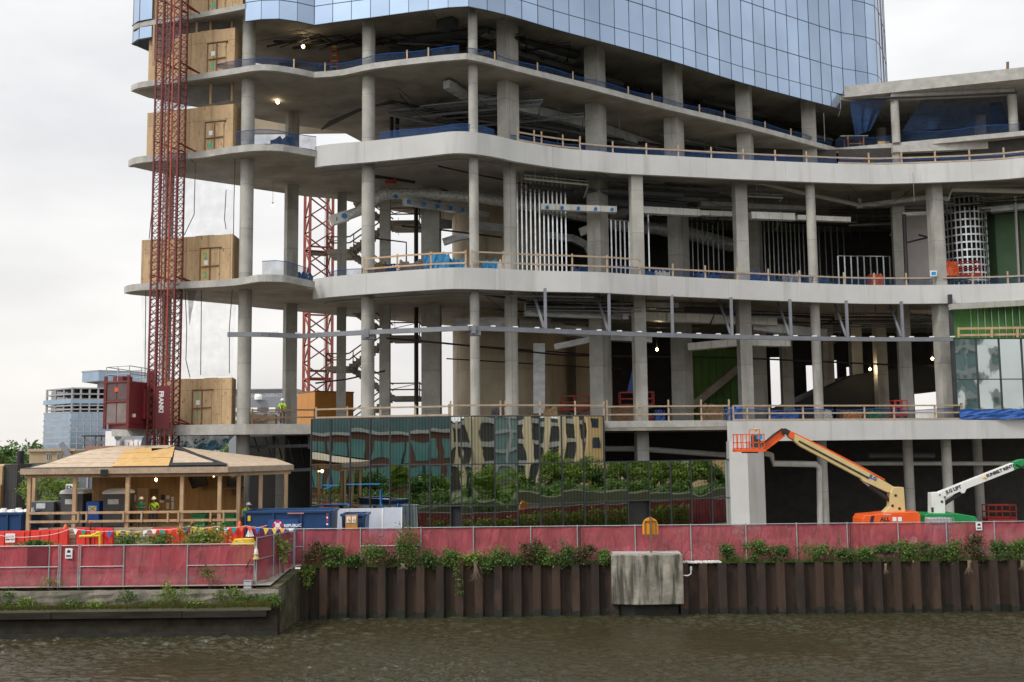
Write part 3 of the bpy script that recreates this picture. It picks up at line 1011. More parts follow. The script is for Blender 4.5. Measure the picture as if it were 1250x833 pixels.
# inner wall closing the tower behind its glass
inn = offset(SM(TG2, 3), 1.2)
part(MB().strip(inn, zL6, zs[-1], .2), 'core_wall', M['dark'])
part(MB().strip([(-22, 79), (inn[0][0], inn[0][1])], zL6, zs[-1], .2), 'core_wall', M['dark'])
# ================================================================== GROUND FLOOR MIRROR GLASS WALL
cw = thing('mirror_glass_wall', 'dark mirrored glass wall of the ground floor reflecting trees, piers and a teal building', 'glass wall', (GWxy[0][0], 68, ZG))
gz = [ZG, 5.8, 8.38, 11.38]
def interp_line(line, pxs, py):
    """points on a plan polyline where the vertical planes through the photo columns pxs meet it"""
    out = []
    for px in pxs:
        d = ray(px, py)
        best = None
        for i in range(len(line) - 1):
            a, b_ = line[i], line[i + 1]
            ex, ey = b_[0] - a[0], b_[1] - a[1]
            den = d.x * ey - d.y * ex
            if abs(den) < 1e-9: continue
            s_ = (d.x * -a[1] - d.y * -a[0]) / den
            lo = -1e-3 if i else -1
            hi = 1 + 1e-3 if i < len(line) - 2 else 2
            if lo <= s_ <= hi:
                best = (a[0] + ex * s_, a[1] + ey * s_)
                break
        out.append(best)
    return out
gline = GWxy + [(p.x, p.y) for p in GX2[1:]]
pxs = [380, 403.5, 427.6, 452, 476, 500, 525, 550, 563, 576, 604, 631.5, 659, 686, 712.7, 738, 765.5, 791.5, 818, 843, 868, 892]
gp = interp_line(gline, pxs, 560)
mull = MB()
holes = {(8 - 1, 0), (16, 0)}
for i in range(len(gp) - 1):
    a, b_ = Vector(gp[i]), Vector(gp[i + 1])
    d = (b_ - a).normalized()
    nn = Vector((d.y, -d.x))
    for r_ in range(3):
        if r_ == 2 and i >= 15: continue
        if (i, r_) in holes: continue
        z0, z1 = gz[r_] + .03, gz[r_ + 1] - .03
        q0, q1 = a + d * .03, b_ - d * .03
        w_ = (q1 - q0).length
        mb = MB()
        # a slightly bowed pane: 6 x 8 grid with a small pillow and twist, as heat-treated glass has
        tw, tx, pil = rnd.uniform(-.005, .005), rnd.uniform(-.005, .005), rnd.uniform(-.0022, .003)
        ph = rnd.uniform(0, 6)
        nx_, nz_ = 7, 9
        base = len(mb.v)
        for iz in range(nz_ + 1):
            for ix in range(nx_ + 1):
                u, v = ix / nx_, iz / nz_
                o_ = pil * math.sin(math.pi * u) * math.sin(math.pi * v) * 1.2 + tw * (u - .5) + tx * (v - .5) + .0005 * math.sin(ph + 5 * v + 3 * u)
                p_ = a + d * (.03 + w_ * u) + nn * o_
                mb.v.append((p_.x, p_.y, z0 + (z1 - z0) * v))
        for iz in range(nz_):
            for ix in range(nx_):
                k = base + iz * (nx_ + 1) + ix
                mb.f.append((k, k + 1, k + nx_ + 2, k + nx_ + 1))
        mb.build('glass_pane', M['glass_g'], cw, smooth=True)
    top = gz[3] if i < 15 else gz[2]
    mull.box((a.x + nn.x * .0, a.y + nn.y * .0, (gz[0] + top) / 2), (.06, .14, top - gz[0]), math.atan2(d.y, d.x))
    for r_ in range(4):
        if r_ == 3 and i >= 15: continue
        mull.bar((a.x - nn.x * .03, a.y - nn.y * .03, gz[r_]), (b_.x - nn.x * .03, b_.y - nn.y * .03, gz[r_]), .15, .07)
a = Vector(gp[15])
mull.box((a.x, a.y, (gz[2] + gz[3]) / 2), (.07, .16, gz[3] - gz[2]))
a = Vector(gp[-1])
mull.box((a.x + .06, a.y, (gz[0] + gz[2]) / 2), (.2, .14, gz[2] - gz[0]))
mull.build('mullions', M['mull'], cw)
mb = MB()
mb.strip([(p[0], p[1] + .012) for p in offset(GWxy, .16)], ZG, gz[3] - .04, .06)
mb.strip([(p[0], p[1] + .012) for p in offset([(p.x, p.y) for p in GX2], .16)], ZG, gz[2] - .04, .06)
mb.build('backing', M['black'], cw)
# strips of blue tape on the left panes
tp = MB()
def tpt(px, py):
    q = interp_line([(x, y - .09) for x, y in gline], [px], 600)[0]
    return Vector((q[0], q[1], P(px, py, q[1]).z))
for (ax, ay, bx_, by_) in ((394, 592.5, 413.5, 592.8), (396, 597, 405, 594), (422.5, 591.5, 464, 591), (464.3, 598, 464.3, 615), (464.3, 615, 467, 619),
                         (386, 616, 424, 615.5), (424, 615.5, 427, 617.5), (485.5, 615, 485.5, 620), (483, 621, 493, 618.5)):
    tp.bar(tpt(ax, ay), tpt(bx_, by_), .05, .05)
tp.build('tape_strip', M['tape'], cw)

# ================================================================== RIVER WALLS
# sheet piling
def sheet_wall(x0, x1, ztop, name_label, seed):
    t_ = thing('sheet_pile_wall', name_label, 'river wall', (x0, YW, 0))
    per = 1.085
    line = []
    x = x0
    while x < x1:
        for fx, fy in ((0, 0), (.40, 0), (.50, .36), (.98, .36)):
            if x + fx * per <= x1: line.append((x + fx * per, YW + fy))
        x += per
    rr = random.Random(seed)
    mb = MB()
    for i in range(len(line) - 1):
        a, b_ = line[i], line[i + 1]
        mb.poly([(a[0], a[1], .02), (b_[0], b_[1], .02), (b_[0], b_[1], ztop), (a[0], a[1], ztop)])
        mb.poly([(a[0], a[1], ztop), (b_[0], b_[1], ztop), (b_[0], YW + .6, ztop), (a[0], YW + .6, ztop)])
    mb.build('piles', M['pile'], t_)
    wd = MB()
    for i in range(len(line) - 1):
        a, b_ = line[i], line[i + 1]
        h0 = .3 + rr.uniform(-.14, .16)
        h1 = h0 + rr.uniform(-.05, .05)
        wd.grid8([(a[0], a[1] - .02, -.6), (b_[0], b_[1] - .02, -.6), (b_[0], YW + .7, -.6), (a[0], YW + .7, -.6),
                  (a[0], a[1] - .02, h0), (b_[0], b_[1] - .02, h0), (b_[0], YW + .7, h1), (a[0], YW + .7, h1)])
    wd.build('weed_band', M['weed'], t_)
    dr = MB()
    for i, p in enumerate(line):
        if i % 4 in (2,):
            for z in (.75, .86):
                for dx_ in (.12, .22, .34):
                    dr.box((p[0] + dx_, p[1] - .004, z), (.05, .01, .05))
    dr.build('bolt_heads', M['black'], t_)
    return t_
ZSP = ZG + .02
XD0, XD1 = P(747, 700, YW - .4).x, P(834, 700, YW - .4).x
sheet_wall(XPB + .02, XD0 + 1.3, ZSP, 'rusty corrugated sheet pile wall with leafy bushes hanging over its top', 3)
sheet_wall(XD1 - 1.2, 62, ZSP, 'darker corrugated sheet pile wall to the right of the concrete block', 4)
# concrete dolphin block
db = thing('concrete_block', 'streaked concrete block projecting into the river between the two sheet pile walls', 'concrete block', (XD0, YW, 0))
zt = P(790, 677.5, YW - .5).z
zb_ = P(790, 739, YW - .6).z
xm = P(781.5, 700, YW - .8).x
blk = [(XD0, YW - .25), (xm, YW - .6), (XD1, YW - .45), (XD1 + .05, YW + 1.2), (XD0, YW + 1.2)]
MB().prism(blk, zb_, zt).build('body', M['block'], db, bevel=.05)
MB().prism([(x + (.1 if x < xm else -.1), y + .12) for x, y in blk], zt, zt + .07).build('cap', M['edge'], db)
MB().prism([(x + (.25 if x < xm else -.25), y + .5) for x, y in blk], -.7, zb_).build('footing', M['weed'], db)
ar = thing('pipe_outlet', 'small bent grey pipe sticking out beside the concrete block', 'pipe', P(838, 702, YW - .1))
MB().tube([P(833, 702.5, YW - .3), P(840, 703, YW - .35), P(843.5, 700.5, YW - .4), P(843.5, 694, YW - .4)], .035, 8).build('pipe', M['pipe_w'], ar, smooth=True)
MB().box(P(843.6, 694, YW - .4), (.1, .1, .2)).build('coupling', M['grey_l'], ar)
# navigation board seen from the back
sp = P(795, 677, YW - .1)
sg = thing('round_top_sign', 'amber round-topped board on a rusty post on the concrete block', 'sign', (sp.x, sp.y, zt + .07))
MB().box((sp.x, sp.y, zt + 1.05), (.11, .11, 2.02)).build('post', M['lumber_dk'], sg)
k = YW / F
hw, zc_ = 9.3 * k, P(795, 642, YW).z
prof = [(-hw, zc_ - .48)] + [(hw * math.cos(math.pi - i * math.pi / 14), zc_ + .02 + hw * math.sin(i * math.pi / 14)) for i in range(15)] + [(hw, zc_ - .48)]
mb = MB()
n = len(prof)
mb.v = [(sp.x + x, sp.y + .1, z) for x, z in prof] + [(sp.x + x, sp.y + .2, z) for x, z in prof]
mb.f = [tuple(range(n)), tuple(range(2 * n - 1, n - 1, -1))] + [(i, i + n, (i + 1) % n + n, (i + 1) % n) for i in range(n)]
mb.build('board', M['amber'], sg, bevel=.01)
fr = MB()
for a_, b_ in (((-.3, -.55), (.3, -.55)), ((-.3, .25), (.3, .25)), ((-.3, -.55), (-.3, .25)), ((.3, -.55), (.3, .25))):
    fr.bar((sp.x + a_[0], sp.y + .07, zc_ + a_[1]), (sp.x + b_[0], sp.y + .07, zc_ + b_[1]), .06, .05)
fr.build('bracket', M['lumber_dk'], sg)

# old quay on the left ------------------------------------------------
QY = 53.6
XL = -62
q = thing('concrete_quay', 'old weathered concrete quay with mossy ledge, black timber waler and the red fence on top', 'quay', (XPIER, QY, 0))
zq = 2.32
def crumble(x0, x1, y0, y1, z0, z1, n, amp, seed):
    """a cast block whose front face and arrises are uneven"""
    rr = random.Random(seed)
    mb = MB()
    nz = 4
    rows = []
    for i in range(n + 1):
        x = x0 + (x1 - x0) * i / n
        col_ = []
        for j in range(nz + 1):
            z = z0 + (z1 - z0) * j / nz
            y = y0 + rr.uniform(-amp, amp) + (amp * 1.2 if j in (0, nz) else 0)
            col_.append((x, y, z + rr.uniform(-amp, amp) * .6))
        col_.append((x, y1, z1))
        rows.append(col_)
    base = 0
    m_ = nz + 2
    for r_ in rows: mb.v += r_
    for i in range(n):
        for j in range(m_ - 1):
            a = i * m_ + j
            mb.f.append((a, a + m_, a + m_ + 1, a + 1))
    e = n * m_
    mb.v += [(x0, y1, z0), (x1, y1, z0)]
    k0 = len(mb.v) - 2
    mb.f.append(tuple([k0] + [m_ - 1 - j for j in range(m_)]))
    mb.f.append(tuple([e + j for j in range(m_)] + [k0 + 1]))
    return mb
crumble(XL, XPIER, QY, QY + 2.2, 1.62, zq, 90, .035, 5).build('cap', M['quay'], q)
XC = P(334, 760, QY).x
crumble(XL, XPIER - .02, QY - .1, QY + .5, -.8, 1.62, 60, .02, 6).build('wall', M['quay_low'], q)
# side wall, running back to the sheet piling
sw = MB()
a0, a1 = (XPIER - .05, QY + .02), (XPB + .02, YW + .35)
for z0, z1, o_ in ((-.8, 1.62, .0), (1.62, 2.75, -.02)):
    sw.grid8([(a0[0], a0[1], z0), (a1[0], a1[1], z0), (a1[0] - 1.2, a1[1], z0), (a0[0] - 1.2, a0[1] + .3, z0),
              (a0[0] + o_, a0[1], min(z1, 2.36)), (a1[0] + o_, a1[1], z1), (a1[0] - 1.2, a1[1], z1), (a0[0] - 1.2, a0[1] + .3, min(z1, 2.36))])
sw.build('side_wall', M['quay_moss'], q)
tw = MB()
x = XL
while x < XPIER - .6:
    l_ = rnd.uniform(5.5, 7)
    x2 = min(x + l_, P(328, 748, QY).x)
    tw.box2((x + .015, QY - .42, 1.0), (x2 - .015, QY - .1, 1.34 + rnd.uniform(-.01, .01)))
    x = x2
    if x >= P(327, 748, QY).x: break
tw.build('waler', M['timber_w'], q, bevel=.02)
lg = MB().box2((XL, QY - .36, 1.34), (XPIER - .3, QY - .02, 1.5))
lg.build('ledge_soil', M['mulch'], q)
wl = MB().box2((XL, QY - .13, -.7), (XPIER + .0, QY - .08, .24))
wl.build('weed_band', M['weed'], q)

# ================================================================== FENCES
def ground_z(y):
    return ZG
def fence(line, zb, zt, npost, label, spacing_pts=None, mid=None, rail=True, dark_gap=None):
    f = thing('construction_fence', label, 'fence', (line[0][0], line[0][1], zb))
    posts = spacing_pts or resample(line, 3.0)
    for p in posts:
        MB().tube([(p[0], p[1], zb - .3), (p[0], p[1], zt + .06)], .035, 8).build('post', M['post'], f, smooth=True)
    for i in range(len(posts) - 1):
        a, b_ = Vector(posts[i]), Vector(posts[i + 1])
        d = (b_ - a).normalized()
        nn = Vector((d.y, -d.x))
        mb = MB()
        n_ = max(2, round((b_ - a).length / .25))
        ph = rnd.uniform(0, 6)
        for k_ in range(n_ + 1):
            u = k_ / n_
            p_ = a + (b_ - a) * u + nn * (-.05 - .02 * math.sin(ph + 9 * u))
            mb.v += [(p_.x, p_.y, zb + .05 + .02 * math.sin(ph + 7 * u)), (p_.x + nn.x * .015, p_.y + nn.y * .015, (zb + zt) / 2), (p_.x, p_.y, zt - .04 - .015 * abs(math.sin(12 * u + ph)))]
        for k_ in range(n_):
            c = k_ * 3
            mb.f += [(c, c + 3, c + 4, c + 1), (c + 1, c + 4, c + 5, c + 2)]
        mb.build('windscreen', M['screen'], f, smooth=True)
    rl = MB()
    for i in range(len(posts) - 1):
        a, b_ = posts[i], posts[i + 1]
        rl.tube([(a[0], a[1], zt), (b_[0], b_[1], zt)], .026, 6)
    if mid:
        for i in mid:
            a, b_ = posts[i], posts[i + 1]
            z = zb + (zt - zb) * .52
            rl.tube([(a[0], a[1] - .01, z), (b_[0], b_[1] - .01, z)], .022, 6)
    rl.build('rail', M['post'], f, smooth=True)
    return f
# the long fence behind the sheet piling
FY = YW + .75
px_posts = [360, 371, 440, 514, 578, 648, 705, 775.6, 843.6, 911, 973, 1034.7, 1097, 1156, 1214.7, 1275]
py_top = [645, 645, 644.5, 644, 643.5, 643, 642, 638, 639.5, 640, 639, 638.5, 638, 637, 636, 635.5]
pl = [(P(a_, 660, FY).x, FY) for a_ in px_posts]
ztf = P(640, 643, FY).z
fence(pl, ZG + .02, ztf, 0, 'long faded red windscreen fence along the top of the sheet pile wall', pl, mid=(0, 2,))
# tape-marked stake by the middle of the fence
for px_, lab in ((708, 'thin black and yellow stake against the long red fence, beside the bare twig'), (1038, 'thin rusty stake against the long red fence, below the orange lift')):
    p = P(px_, 660, FY - .1)
    tag(MB().tube([(p.x, p.y, ZG - .05), (p.x + .02, p.y, ztf + .02)], .03, 6).build('marker_stake', M['black'] if px_ == 708 else M['pile']), lab, 'stake')
# front fence on the quay
FQ = QY + .75
qx = [-75, -10, 60, 71.5, 98, 151, 228.6, 310.6]
pq = [(P(a_, 690, FQ).x, FQ) for a_ in qx]
ztq = P(151, 665.6, FQ).z
zbq = zq + .0
fq = fence(pq[:4], zbq, ztq, 0, 'red windscreen fence at the left end of the old quay, with the darker patch', pq[:4], mid=(0, 1, 2))
fence(pq[3:5], zbq - .02, ztq + .001, 0, 'narrow red fence bay with a white notice between two grey gate posts', [(p[0] + (.1 if i == 0 else -.1), p[1]) for i, p in enumerate(pq[3:5])])
fence(pq[4:], zbq, ztq, 0, 'red windscreen fence on the old quay, right of the white notice', pq[4:], mid=(0, 2))
a_, b_ = P(32, 690, FQ - .05), P(57, 690, FQ - .05)
MB().box2((a_.x, FQ + .015, P(40, 693, FQ).z), (b_.x, FQ + .022, ztq - .05)).build('patch', M['screen_dk'], fq)
# angled fence climbing back from the quay corner to the long fence
c_a, c_b = P(313, 690, FQ), P(360, 690, FY)
side = [(c_a.x, FQ), (c_a.x + (c_b.x - c_a.x) * .42, FQ + (FY - FQ) * .42), (c_a.x + (c_b.x - c_a.x) * .58, FQ + (FY - FQ) * .58), (c_b.x - .06, FY - .1)]
fence(side, 2.55, P(318, 657, FQ).z, 0, 'short red fence running back from the quay corner to the long fence', side, mid=(0, 2))
# white notice signs on the fences
def notice(px0, py0, px1, py1, Y, label, lines, parent_name='notice_sign', big=.09):
    a_, b_ = P(px0, py1, Y), P(px1, py0, Y)
    s_ = thing(parent_name, label, 'sign', ((a_.x + b_.x) / 2, Y, a_.z))
    MB().box2((a_.x, Y - .01, a_.z), (b_.x, Y + .01, b_.z)).build('panel', M['hard_w'], s_)
    w_ = b_.x - a_.x
    if lines == 'picto':
        mb = MB()
        mb.box(((a_.x + b_.x) / 2, Y - .014, a_.z + (b_.z - a_.z) * .68), (w_ * .45, .006, (b_.z - a_.z) * .22))
        mb.lathe([(w_ * .12, 0), (w_ * .02, w_ * .14)], ((a_.x + b_.x) / 2, Y - .05, a_.z + (b_.z - a_.z) * .78), 8)
        for k_ in (.2, .3):
            mb.box(((a_.x + b_.x) / 2, Y - .014, a_.z + (b_.z - a_.z) * k_), (w_ * .7, .006, .035))
        mb.build('pictogram', M['ink_b'], s_)
    else:
        for i, (tx_, fr_, m_) in enumerate(lines):
            text(tx_, ((a_.x + b_.x) / 2, Y - .015, a_.z + (b_.z - a_.z) * fr_), (1, 0, 0), (0, 0, 1), big, m_, s_, 'lettering', .004, 'CENTER', .004)
    return s_
notice(79.5, 669.5, 88.5, 682, FQ - .05, 'small white warning notice on the narrow red fence bay', 'picto')
notice(1191.5, 637.5, 1198.5, 647.5, FY - .06, 'small white warning notice at the top of the long red fence', 'picto')
# lantern and junction box at the quay corner
p = P(312.5, 690, FQ - .12)
ln = thing('dock_lantern', 'small white lantern fixed to the corner post of the quay fence', 'lantern', (p.x, p.y, P(312, 683, FQ).z))
zl = P(312, 683, FQ).z
MB().lathe([(.14, 0), (.17, .02), (.17, .09), (.12, .11), (.11, .26), (.15, .27), (.15, .3)], (p.x, p.y, zl), 16).build('base', M['cream'], ln, smooth=True)
MB().lathe([(.1, 0), (.1, .18), (.04, .26), (.02, .38)], (p.x, p.y, zl + .3), 14).build('lamp_globe', M['white'], ln, smooth=True)
p = P(303, 711, FQ - .25)
jb = thing('junction_box', 'grey metal box standing on the quay edge beside the corner post', 'box', (p.x, p.y, zq))
MB().box((p.x, p.y, zq + .19), (.4, .3, .36)).build('case', M['grey_l'], jb, bevel=.015)
MB().box((p.x, p.y, zq + .395), (.44, .34, .05)).build('lid', M['post'], jb, bevel=.01)
p, p2 = P(300, 694, FQ - .1), P(306, 683, FQ - .1)
tag(MB().bar(p, p2, .05, .05).build('cable_end', M['black']), 'short black stick leaning on the quay fence near the lantern', 'stick')
# ================================================================== PAVILION
ZD = P(187, 643, 64.5).z             # timber deck height
YE, YBK = 61.0, 67.2               # front eave, back wall
cL, cR, cB = P(30, 578, YE), P(279, 577, YE), P(356, 581, 65.2)
ZE = cR.z                          # underside of the eave fascia
pv = thing('timber_shelter', 'open timber site shelter with patched plywood roof beside the hoist', 'shelter', ((cL.x + cR.x) / 2, 66, ZG))
# deck
deck = [(cL.x + .3, YE + .3), (cR.x - .1, YE + .3), (cB.x - .3, cB.y + .1), (cB.x - .3, YBK + .15), (cL.x + .3, YBK + .15)]
MB().prism(deck, ZD - .12, ZD).build('deck', M['lumber_g'], pv)
MB().prism(offset(deck + [deck[0]], .25)[:-1], ZG, ZD - .121).build('deck_base', M['lumber_dk'], pv)
# roof: two planes meeting on a hip, jagged edge of the uppermost sheets on the left
ZRG = P(215, 546, 66.4).z
rgL, rgR = P(158, 549, 66.4), P(222, 546, 66.4)
rL = Vector((rgL.x, 66.4, ZRG)); rR = Vector((rgR.x, 66.4, ZRG))
eL = Vector((cL.x - .15, YE - .2, ZE + .36)); eR = Vector((cR.x + .05, YE - .2, ZE + .36)); eB = Vector((cB.x + .1, cB.y, ZE + .34))
bk = Vector((cB.x - 1.5, 67.4, ZE + .7)); bkL = Vector((cL.x + .5, 67.4, ZE + .6))
def slabface(pts, th, m, name, par):
    mb = MB()
    n = len(pts)
    mb.v = [tuple(p) for p in pts] + [(p[0], p[1], p[2] - th) for p in pts]
    mb.f = [tuple(range(n)), tuple(range(2 * n - 1, n - 1, -1))] + [(i, (i + 1) % n, (i + 1) % n + n, i + n)[::-1] for i in range(n)]
    return mb.build(name, m, par)
rf = slabface([eL, eR, rR, rL], .06, M['felt'], 'roof', pv)
slabface([eR, eB, bk, rR], .05, M['ply_grey'], 'roof', pv)
slabface([eL, rL, bkL], .05, M['felt'], 'roof', pv)
slabface([rL, rR, bk, bkL], .05, M['felt'], 'roof', pv)
# plywood sheets laid over the front slope
def on(u, v, lift):
    """u along the eave, v up the slope"""
    a = eL + (eR - eL) * u
    b_ = rL + (rR - rL) * u
    p = a + (b_ - a) * v
    return Vector((p.x, p.y, p.z + lift))
def onx(px, v, lift):
    """point on the front slope at height v in the vertical plane through photo column px"""
    lo, hi = -1.0, 2.0
    for _ in range(40):
        mid_ = (lo + hi) / 2
        p = on(mid_, v, 0)
        if p.x / p.y < (px - 625) / F: lo = mid_
        else: hi = mid_
    return on((lo + hi) / 2, v, lift)
def sheet(q, m, lift, name='roof_sheet'):
    return slabface([onx(px, v, lift) for px, v in q], .022, m, name, rf)
for q, mm_, lf in (
        ([(40, .03), (139, .03), (140, .22), (62, .22)], 'ply_grey', .03),
        ([(62, .2), (143, .2), (147, .42), (78, .42)], 'ply_grey', .055),
        ([(78, .4), (147, .4), (150, .62), (94, .62)], 'ply_grey', .08),
        ([(94, .6), (152, .6), (156, .8), (112, .8)], 'ply_grey', .105),
        ([(112, .78), (160, .78), (190, .995), (150, .995)], 'ply_grey', .13),
        ([(137, .03), (207, .03), (210, .42), (148, .42)], 'ply_new', .06),
        ([(146, .38), (188, .38), (190, .66), (150, .66)], 'ply_new', .085),
        ([(184, .4), (211, .4), (214, .97), (186, .72)], 'ply_new', .1),
        ([(150, .64), (186, .64), (186, .9), (155, .9)], 'ply_new', .115),
        ([(178, .86), (205, .84), (212, .99), (192, .99)], 'ply_grey', .14),
        ([(212, .16), (262, .16), (240, .6), (214, .8)], 'ply_grey', .06)):
    sheet(q, M[mm_], lf)
sheet([(207, .02), (277, .02), (272, .15), (208, .15)], M['felt'], .075, 'felt_strip')
sheet([(252, .3), (277, .02), (279, .05), (216, .97), (214, .9)], M['felt'], .085, 'felt_strip')
# fascias, posts, rails
fs = MB()
fs.bar((eL.x, YE - .22, ZE + .18), (eR.x, YE - .22, ZE + .18), .05, .34)
fs.bar((eR.x, YE - .2, ZE + .18), (eB.x + .02, eB.y - .02, ZE + .16), .05, .32)
fs.bar((eL.x, YE - .2, ZE + .18), (eL.x + .6, 67.3, ZE + .4), .05, .34)
fs.build('fascia_board', M['lumber_g'], pv)
bm_ = MB()
bm_.bar((eL.x + .1, YE + .2, ZE - .08), (eR.x - .1, YE + .2, ZE - .08), .1, .26)
bm_.bar((eR.x - .1, YE + .2, ZE - .08), (eB.x - .2, eB.y, ZE - .1), .1, .26)
bm_.bar((eL.x + .15, YE + .2, ZE - .08), (eL.x + .3, 67, ZE - .08), .1, .3)
bm_.build('beam', M['lumber'], pv)
jo = MB()
x = eL.x + .4
while x < eR.x:
    jo.bar((x, YE + .35, ZE + .16), (x, YBK, ZE + .75), .05, .18)
    x += .6
jo.build('rafters', M['lumber_dk'], pv)
post_px = [35.5, 91, 155.5, 222, 268]
for px in post_px:
    p = P(px, 615, YE + .2)
    MB().box((p.x, YE + .2, (ZD + ZE - .21) / 2), (.21, .2, ZE - .21 - ZD)).build('post', M['lumber'], pv)
for px, yy in ((291, 61.9), (318, 63.3), (349, 64.7), (41, 66.6)):
    p = P(px, 615, yy)
    MB().box((p.x, yy, (ZD + ZE - .22) / 2), (.2, .2, ZE - .22 - ZD)).build('post', M['lumber'], pv)
rl_ = MB()
for zpx in (625.5, 636):
    z = P(150, zpx, YE + .2).z
    rl_.bar((P(36, 625, YE + .2).x, YE + .07, z), (P(290, 625, YE + .2).x, YE + .07, z), .045, .14)
for px in (97, 107, 152, 174, 206, 219, 258, 274):
    p = P(px, 630, YE + .2)
    rl_.box((p.x, YE + .02, P(px, 631, YE + .2).z), (.1, .05, .62))
rl_.build('hand_rail', M['lumber'], pv)
# back wall of the shelter with doorway, inner room
bw = MB()
xa, xb, xc, xd = P(112, 600, YBK).x, P(183, 600, YBK).x, P(193.5, 600, YBK).x, P(297, 600, YBK).x
zdo = P(188, 597, YBK).z
bw.box2((xa, YBK, ZD), (xb, YBK + .1, ZE + .7))
bw.box2((xc, YBK, ZD), (xd, YBK + .1, ZE + .7))
bw.box2((xb, YBK, zdo), (xc, YBK + .1, ZE + .7))
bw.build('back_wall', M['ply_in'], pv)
MB().box2((xb - .1, YBK + .3, ZD), (xc + .1, YBK + .34, zdo + .1)).build('door', M['lumber_dk'], pv)
MB().box2((P(168, 600, YBK).x, YBK - .06, ZD), (P(181, 600, YBK).x, YBK - .02, P(175, 596, YBK).z)).build('door', M['lumber'], pv)
# hung things in the shelter
def wallthing(name, label, cat, px0, py0, px1, py1, Y, th, m, extra=None):
    a_, b_ = P(px0, py1, Y), P(px1, py0, Y)
    t_ = tag(MB().box2((a_.x, Y - th, a_.z), (b_.x, Y, b_.z)).build(name, m, bevel=.008), label, cat)
    return t_
for i, (a_, b_, c_, d_, lab) in enumerate(((196.5, 604, 201.5, 611, 'dark framed notice on the plywood wall right of the doorway, topmost left'), (203, 605, 207, 609.5, 'small paper notice on the plywood wall, top of the middle column'),
        (195, 610.5, 200, 614, 'wide paper notice on the plywood wall, below the dark framed one'), (203, 614, 206.5, 621.5, 'tall paper notice on the plywood wall, bottom of the middle column'),
        (209, 606.5, 212.5, 612, 'paper notice on the plywood wall, top of the right column'), (209, 613, 212.5, 622, 'long paper notice with a dark block, bottom of the right column'),
        (164, 604, 166.5, 612, 'small green and white notice on the plywood wall behind the man in green'))):
    wallthing('wall_notice', lab, 'notice', a_, b_, c_, d_, YBK - .003, .02, M['ink_b'] if i == 0 else M['poster'])
tv = thing('television', 'black television hung tilted under the shelter roof', 'television', P(242, 588, YBK - 1))
p = P(242, 587.5, YBK - 1)
mb = MB().box((0, 0, 0), (1.15, .1, .8))
rm = Euler((R(22), R(-12), R(-14))).to_matrix()
mb.v = [tuple(rm @ Vector(v) + p) for v in mb.v]
mb.build('screen', M['screen_k'], tv)
MB().box((p.x, YBK - .5, p.z + .25), (.1, 1.0, .1)).build('bracket', M['black'], tv)
tb = thing('metal_cabinet', 'black cabinet on a shelf at the right of the shelter wall', 'cabinet', P(285, 587, YBK - 1))
p = P(283.5, 587, YBK - 1)
MB().box((p.x, YBK - .9, p.z), (.62, .5, .75)).build('case', M['screen_k'], tb)
MB().box((p.x - .1, YBK - .9, p.z - .48), (1.5, .8, .1)).build('shelf', M['lumber_dk'], tb)
MB().box((p.x - .1, YBK - .3, p.z - .7), (.1, .5, .5)).build('bracket', M['lumber_dk'], tb)
# work table with tools and green crates
wt = thing('work_table', 'long work table heaped with tools inside the shelter', 'table', P(255, 640, 65.9))
pa_, pb_ = P(240, 627, 65.9), P(272, 627, 65.9)
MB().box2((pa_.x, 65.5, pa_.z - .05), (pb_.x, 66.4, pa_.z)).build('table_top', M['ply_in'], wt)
for x in (pa_.x + .08, pb_.x - .08):
    for y in (65.58, 66.32):
        MB().box2((x - .04, y - .04, ZD), (x + .04, y + .04, pa_.z - .05)).build('leg', M['lumber_dk'], wt)
tl = MB()
rr = random.Random(11)
for k_ in range(16):
    tl.box((rr.uniform(pa_.x, pb_.x), rr.uniform(65.6, 66.3), pa_.z + .1), (rr.uniform(.1, .35), rr.uniform(.1, .3), .2), rr.uniform(0, 3))
tag(tl.build('tool_pile', M['grey_p']), 'heap of grey tools on the work table', 'tools', kind='stuff')
for px, lab in ((245, 'green plastic crate under the left end of the work table'), (280, 'green plastic crate right of the work table, beside the bending worker')):
    p = P(px, 640, 65.4)
    c_ = thing('plastic_crate', lab, 'crate', (p.x, 65.2, ZD))
    MB().box2((p.x - .45, 64.8, ZD), (p.x + .45, 65.4, ZD + .62)).build('crate_body', M['green_p'], c_, bevel=.03)
    MB().box2((p.x - .5, 64.75, ZD + .62), (p.x + .5, 65.45, ZD + .7)).build('rim', M['green_p'], c_)
def lamp(px, py, Y, label, r=.1, cord=.5, energy=25):
    p = P(px, py, Y)
    l_ = thing('work_lamp', label, 'lamp', p)
    MB().lathe([(.03, -r), (r * .8, -r * .5), (r, 0), (r * .7, r * .7), (.04, r)], p, 12).build('bulb', M['bulb'], l_, smooth=True)
    MB().tube([(p.x, p.y, p.z + r), (p.x, p.y, p.z + r + .15)], .05, 8).build('socket', M['black'], l_)
    MB().tube([(p.x, p.y, p.z + r + .15), (p.x, p.y, p.z + r + .15 + cord)], .012, 5).build('cord', M['black'], l_)
    ld = bpy.data.lights.new('bulb_light', 'POINT')
    ld.energy = energy
    ld.color = (1, .75, .45)
    ld.shadow_soft_size = .1
    lo = bpy.data.objects.new('bulb_light', ld)
    COL.objects.link(lo)
    lo.parent = l_
    lo.location = (0, -.3, 0)
    return l_
lamp(190.5, 586, 64, 'lit bulb hanging under the shelter roof', .09, .3, 60)
lamp(261, 581.5, 64, 'dim small bulb under the shelter roof near its right corner', .045, .3, 8)
# black cloth hanging from the fascia
tag(MB().box(P(127, 577.5, YE - .33), (.42, .14, .42), .3).build('cloth_bundle', M['felt'], bevel=.06), 'black cloth bundle hanging from the shelter fascia', 'cloth')

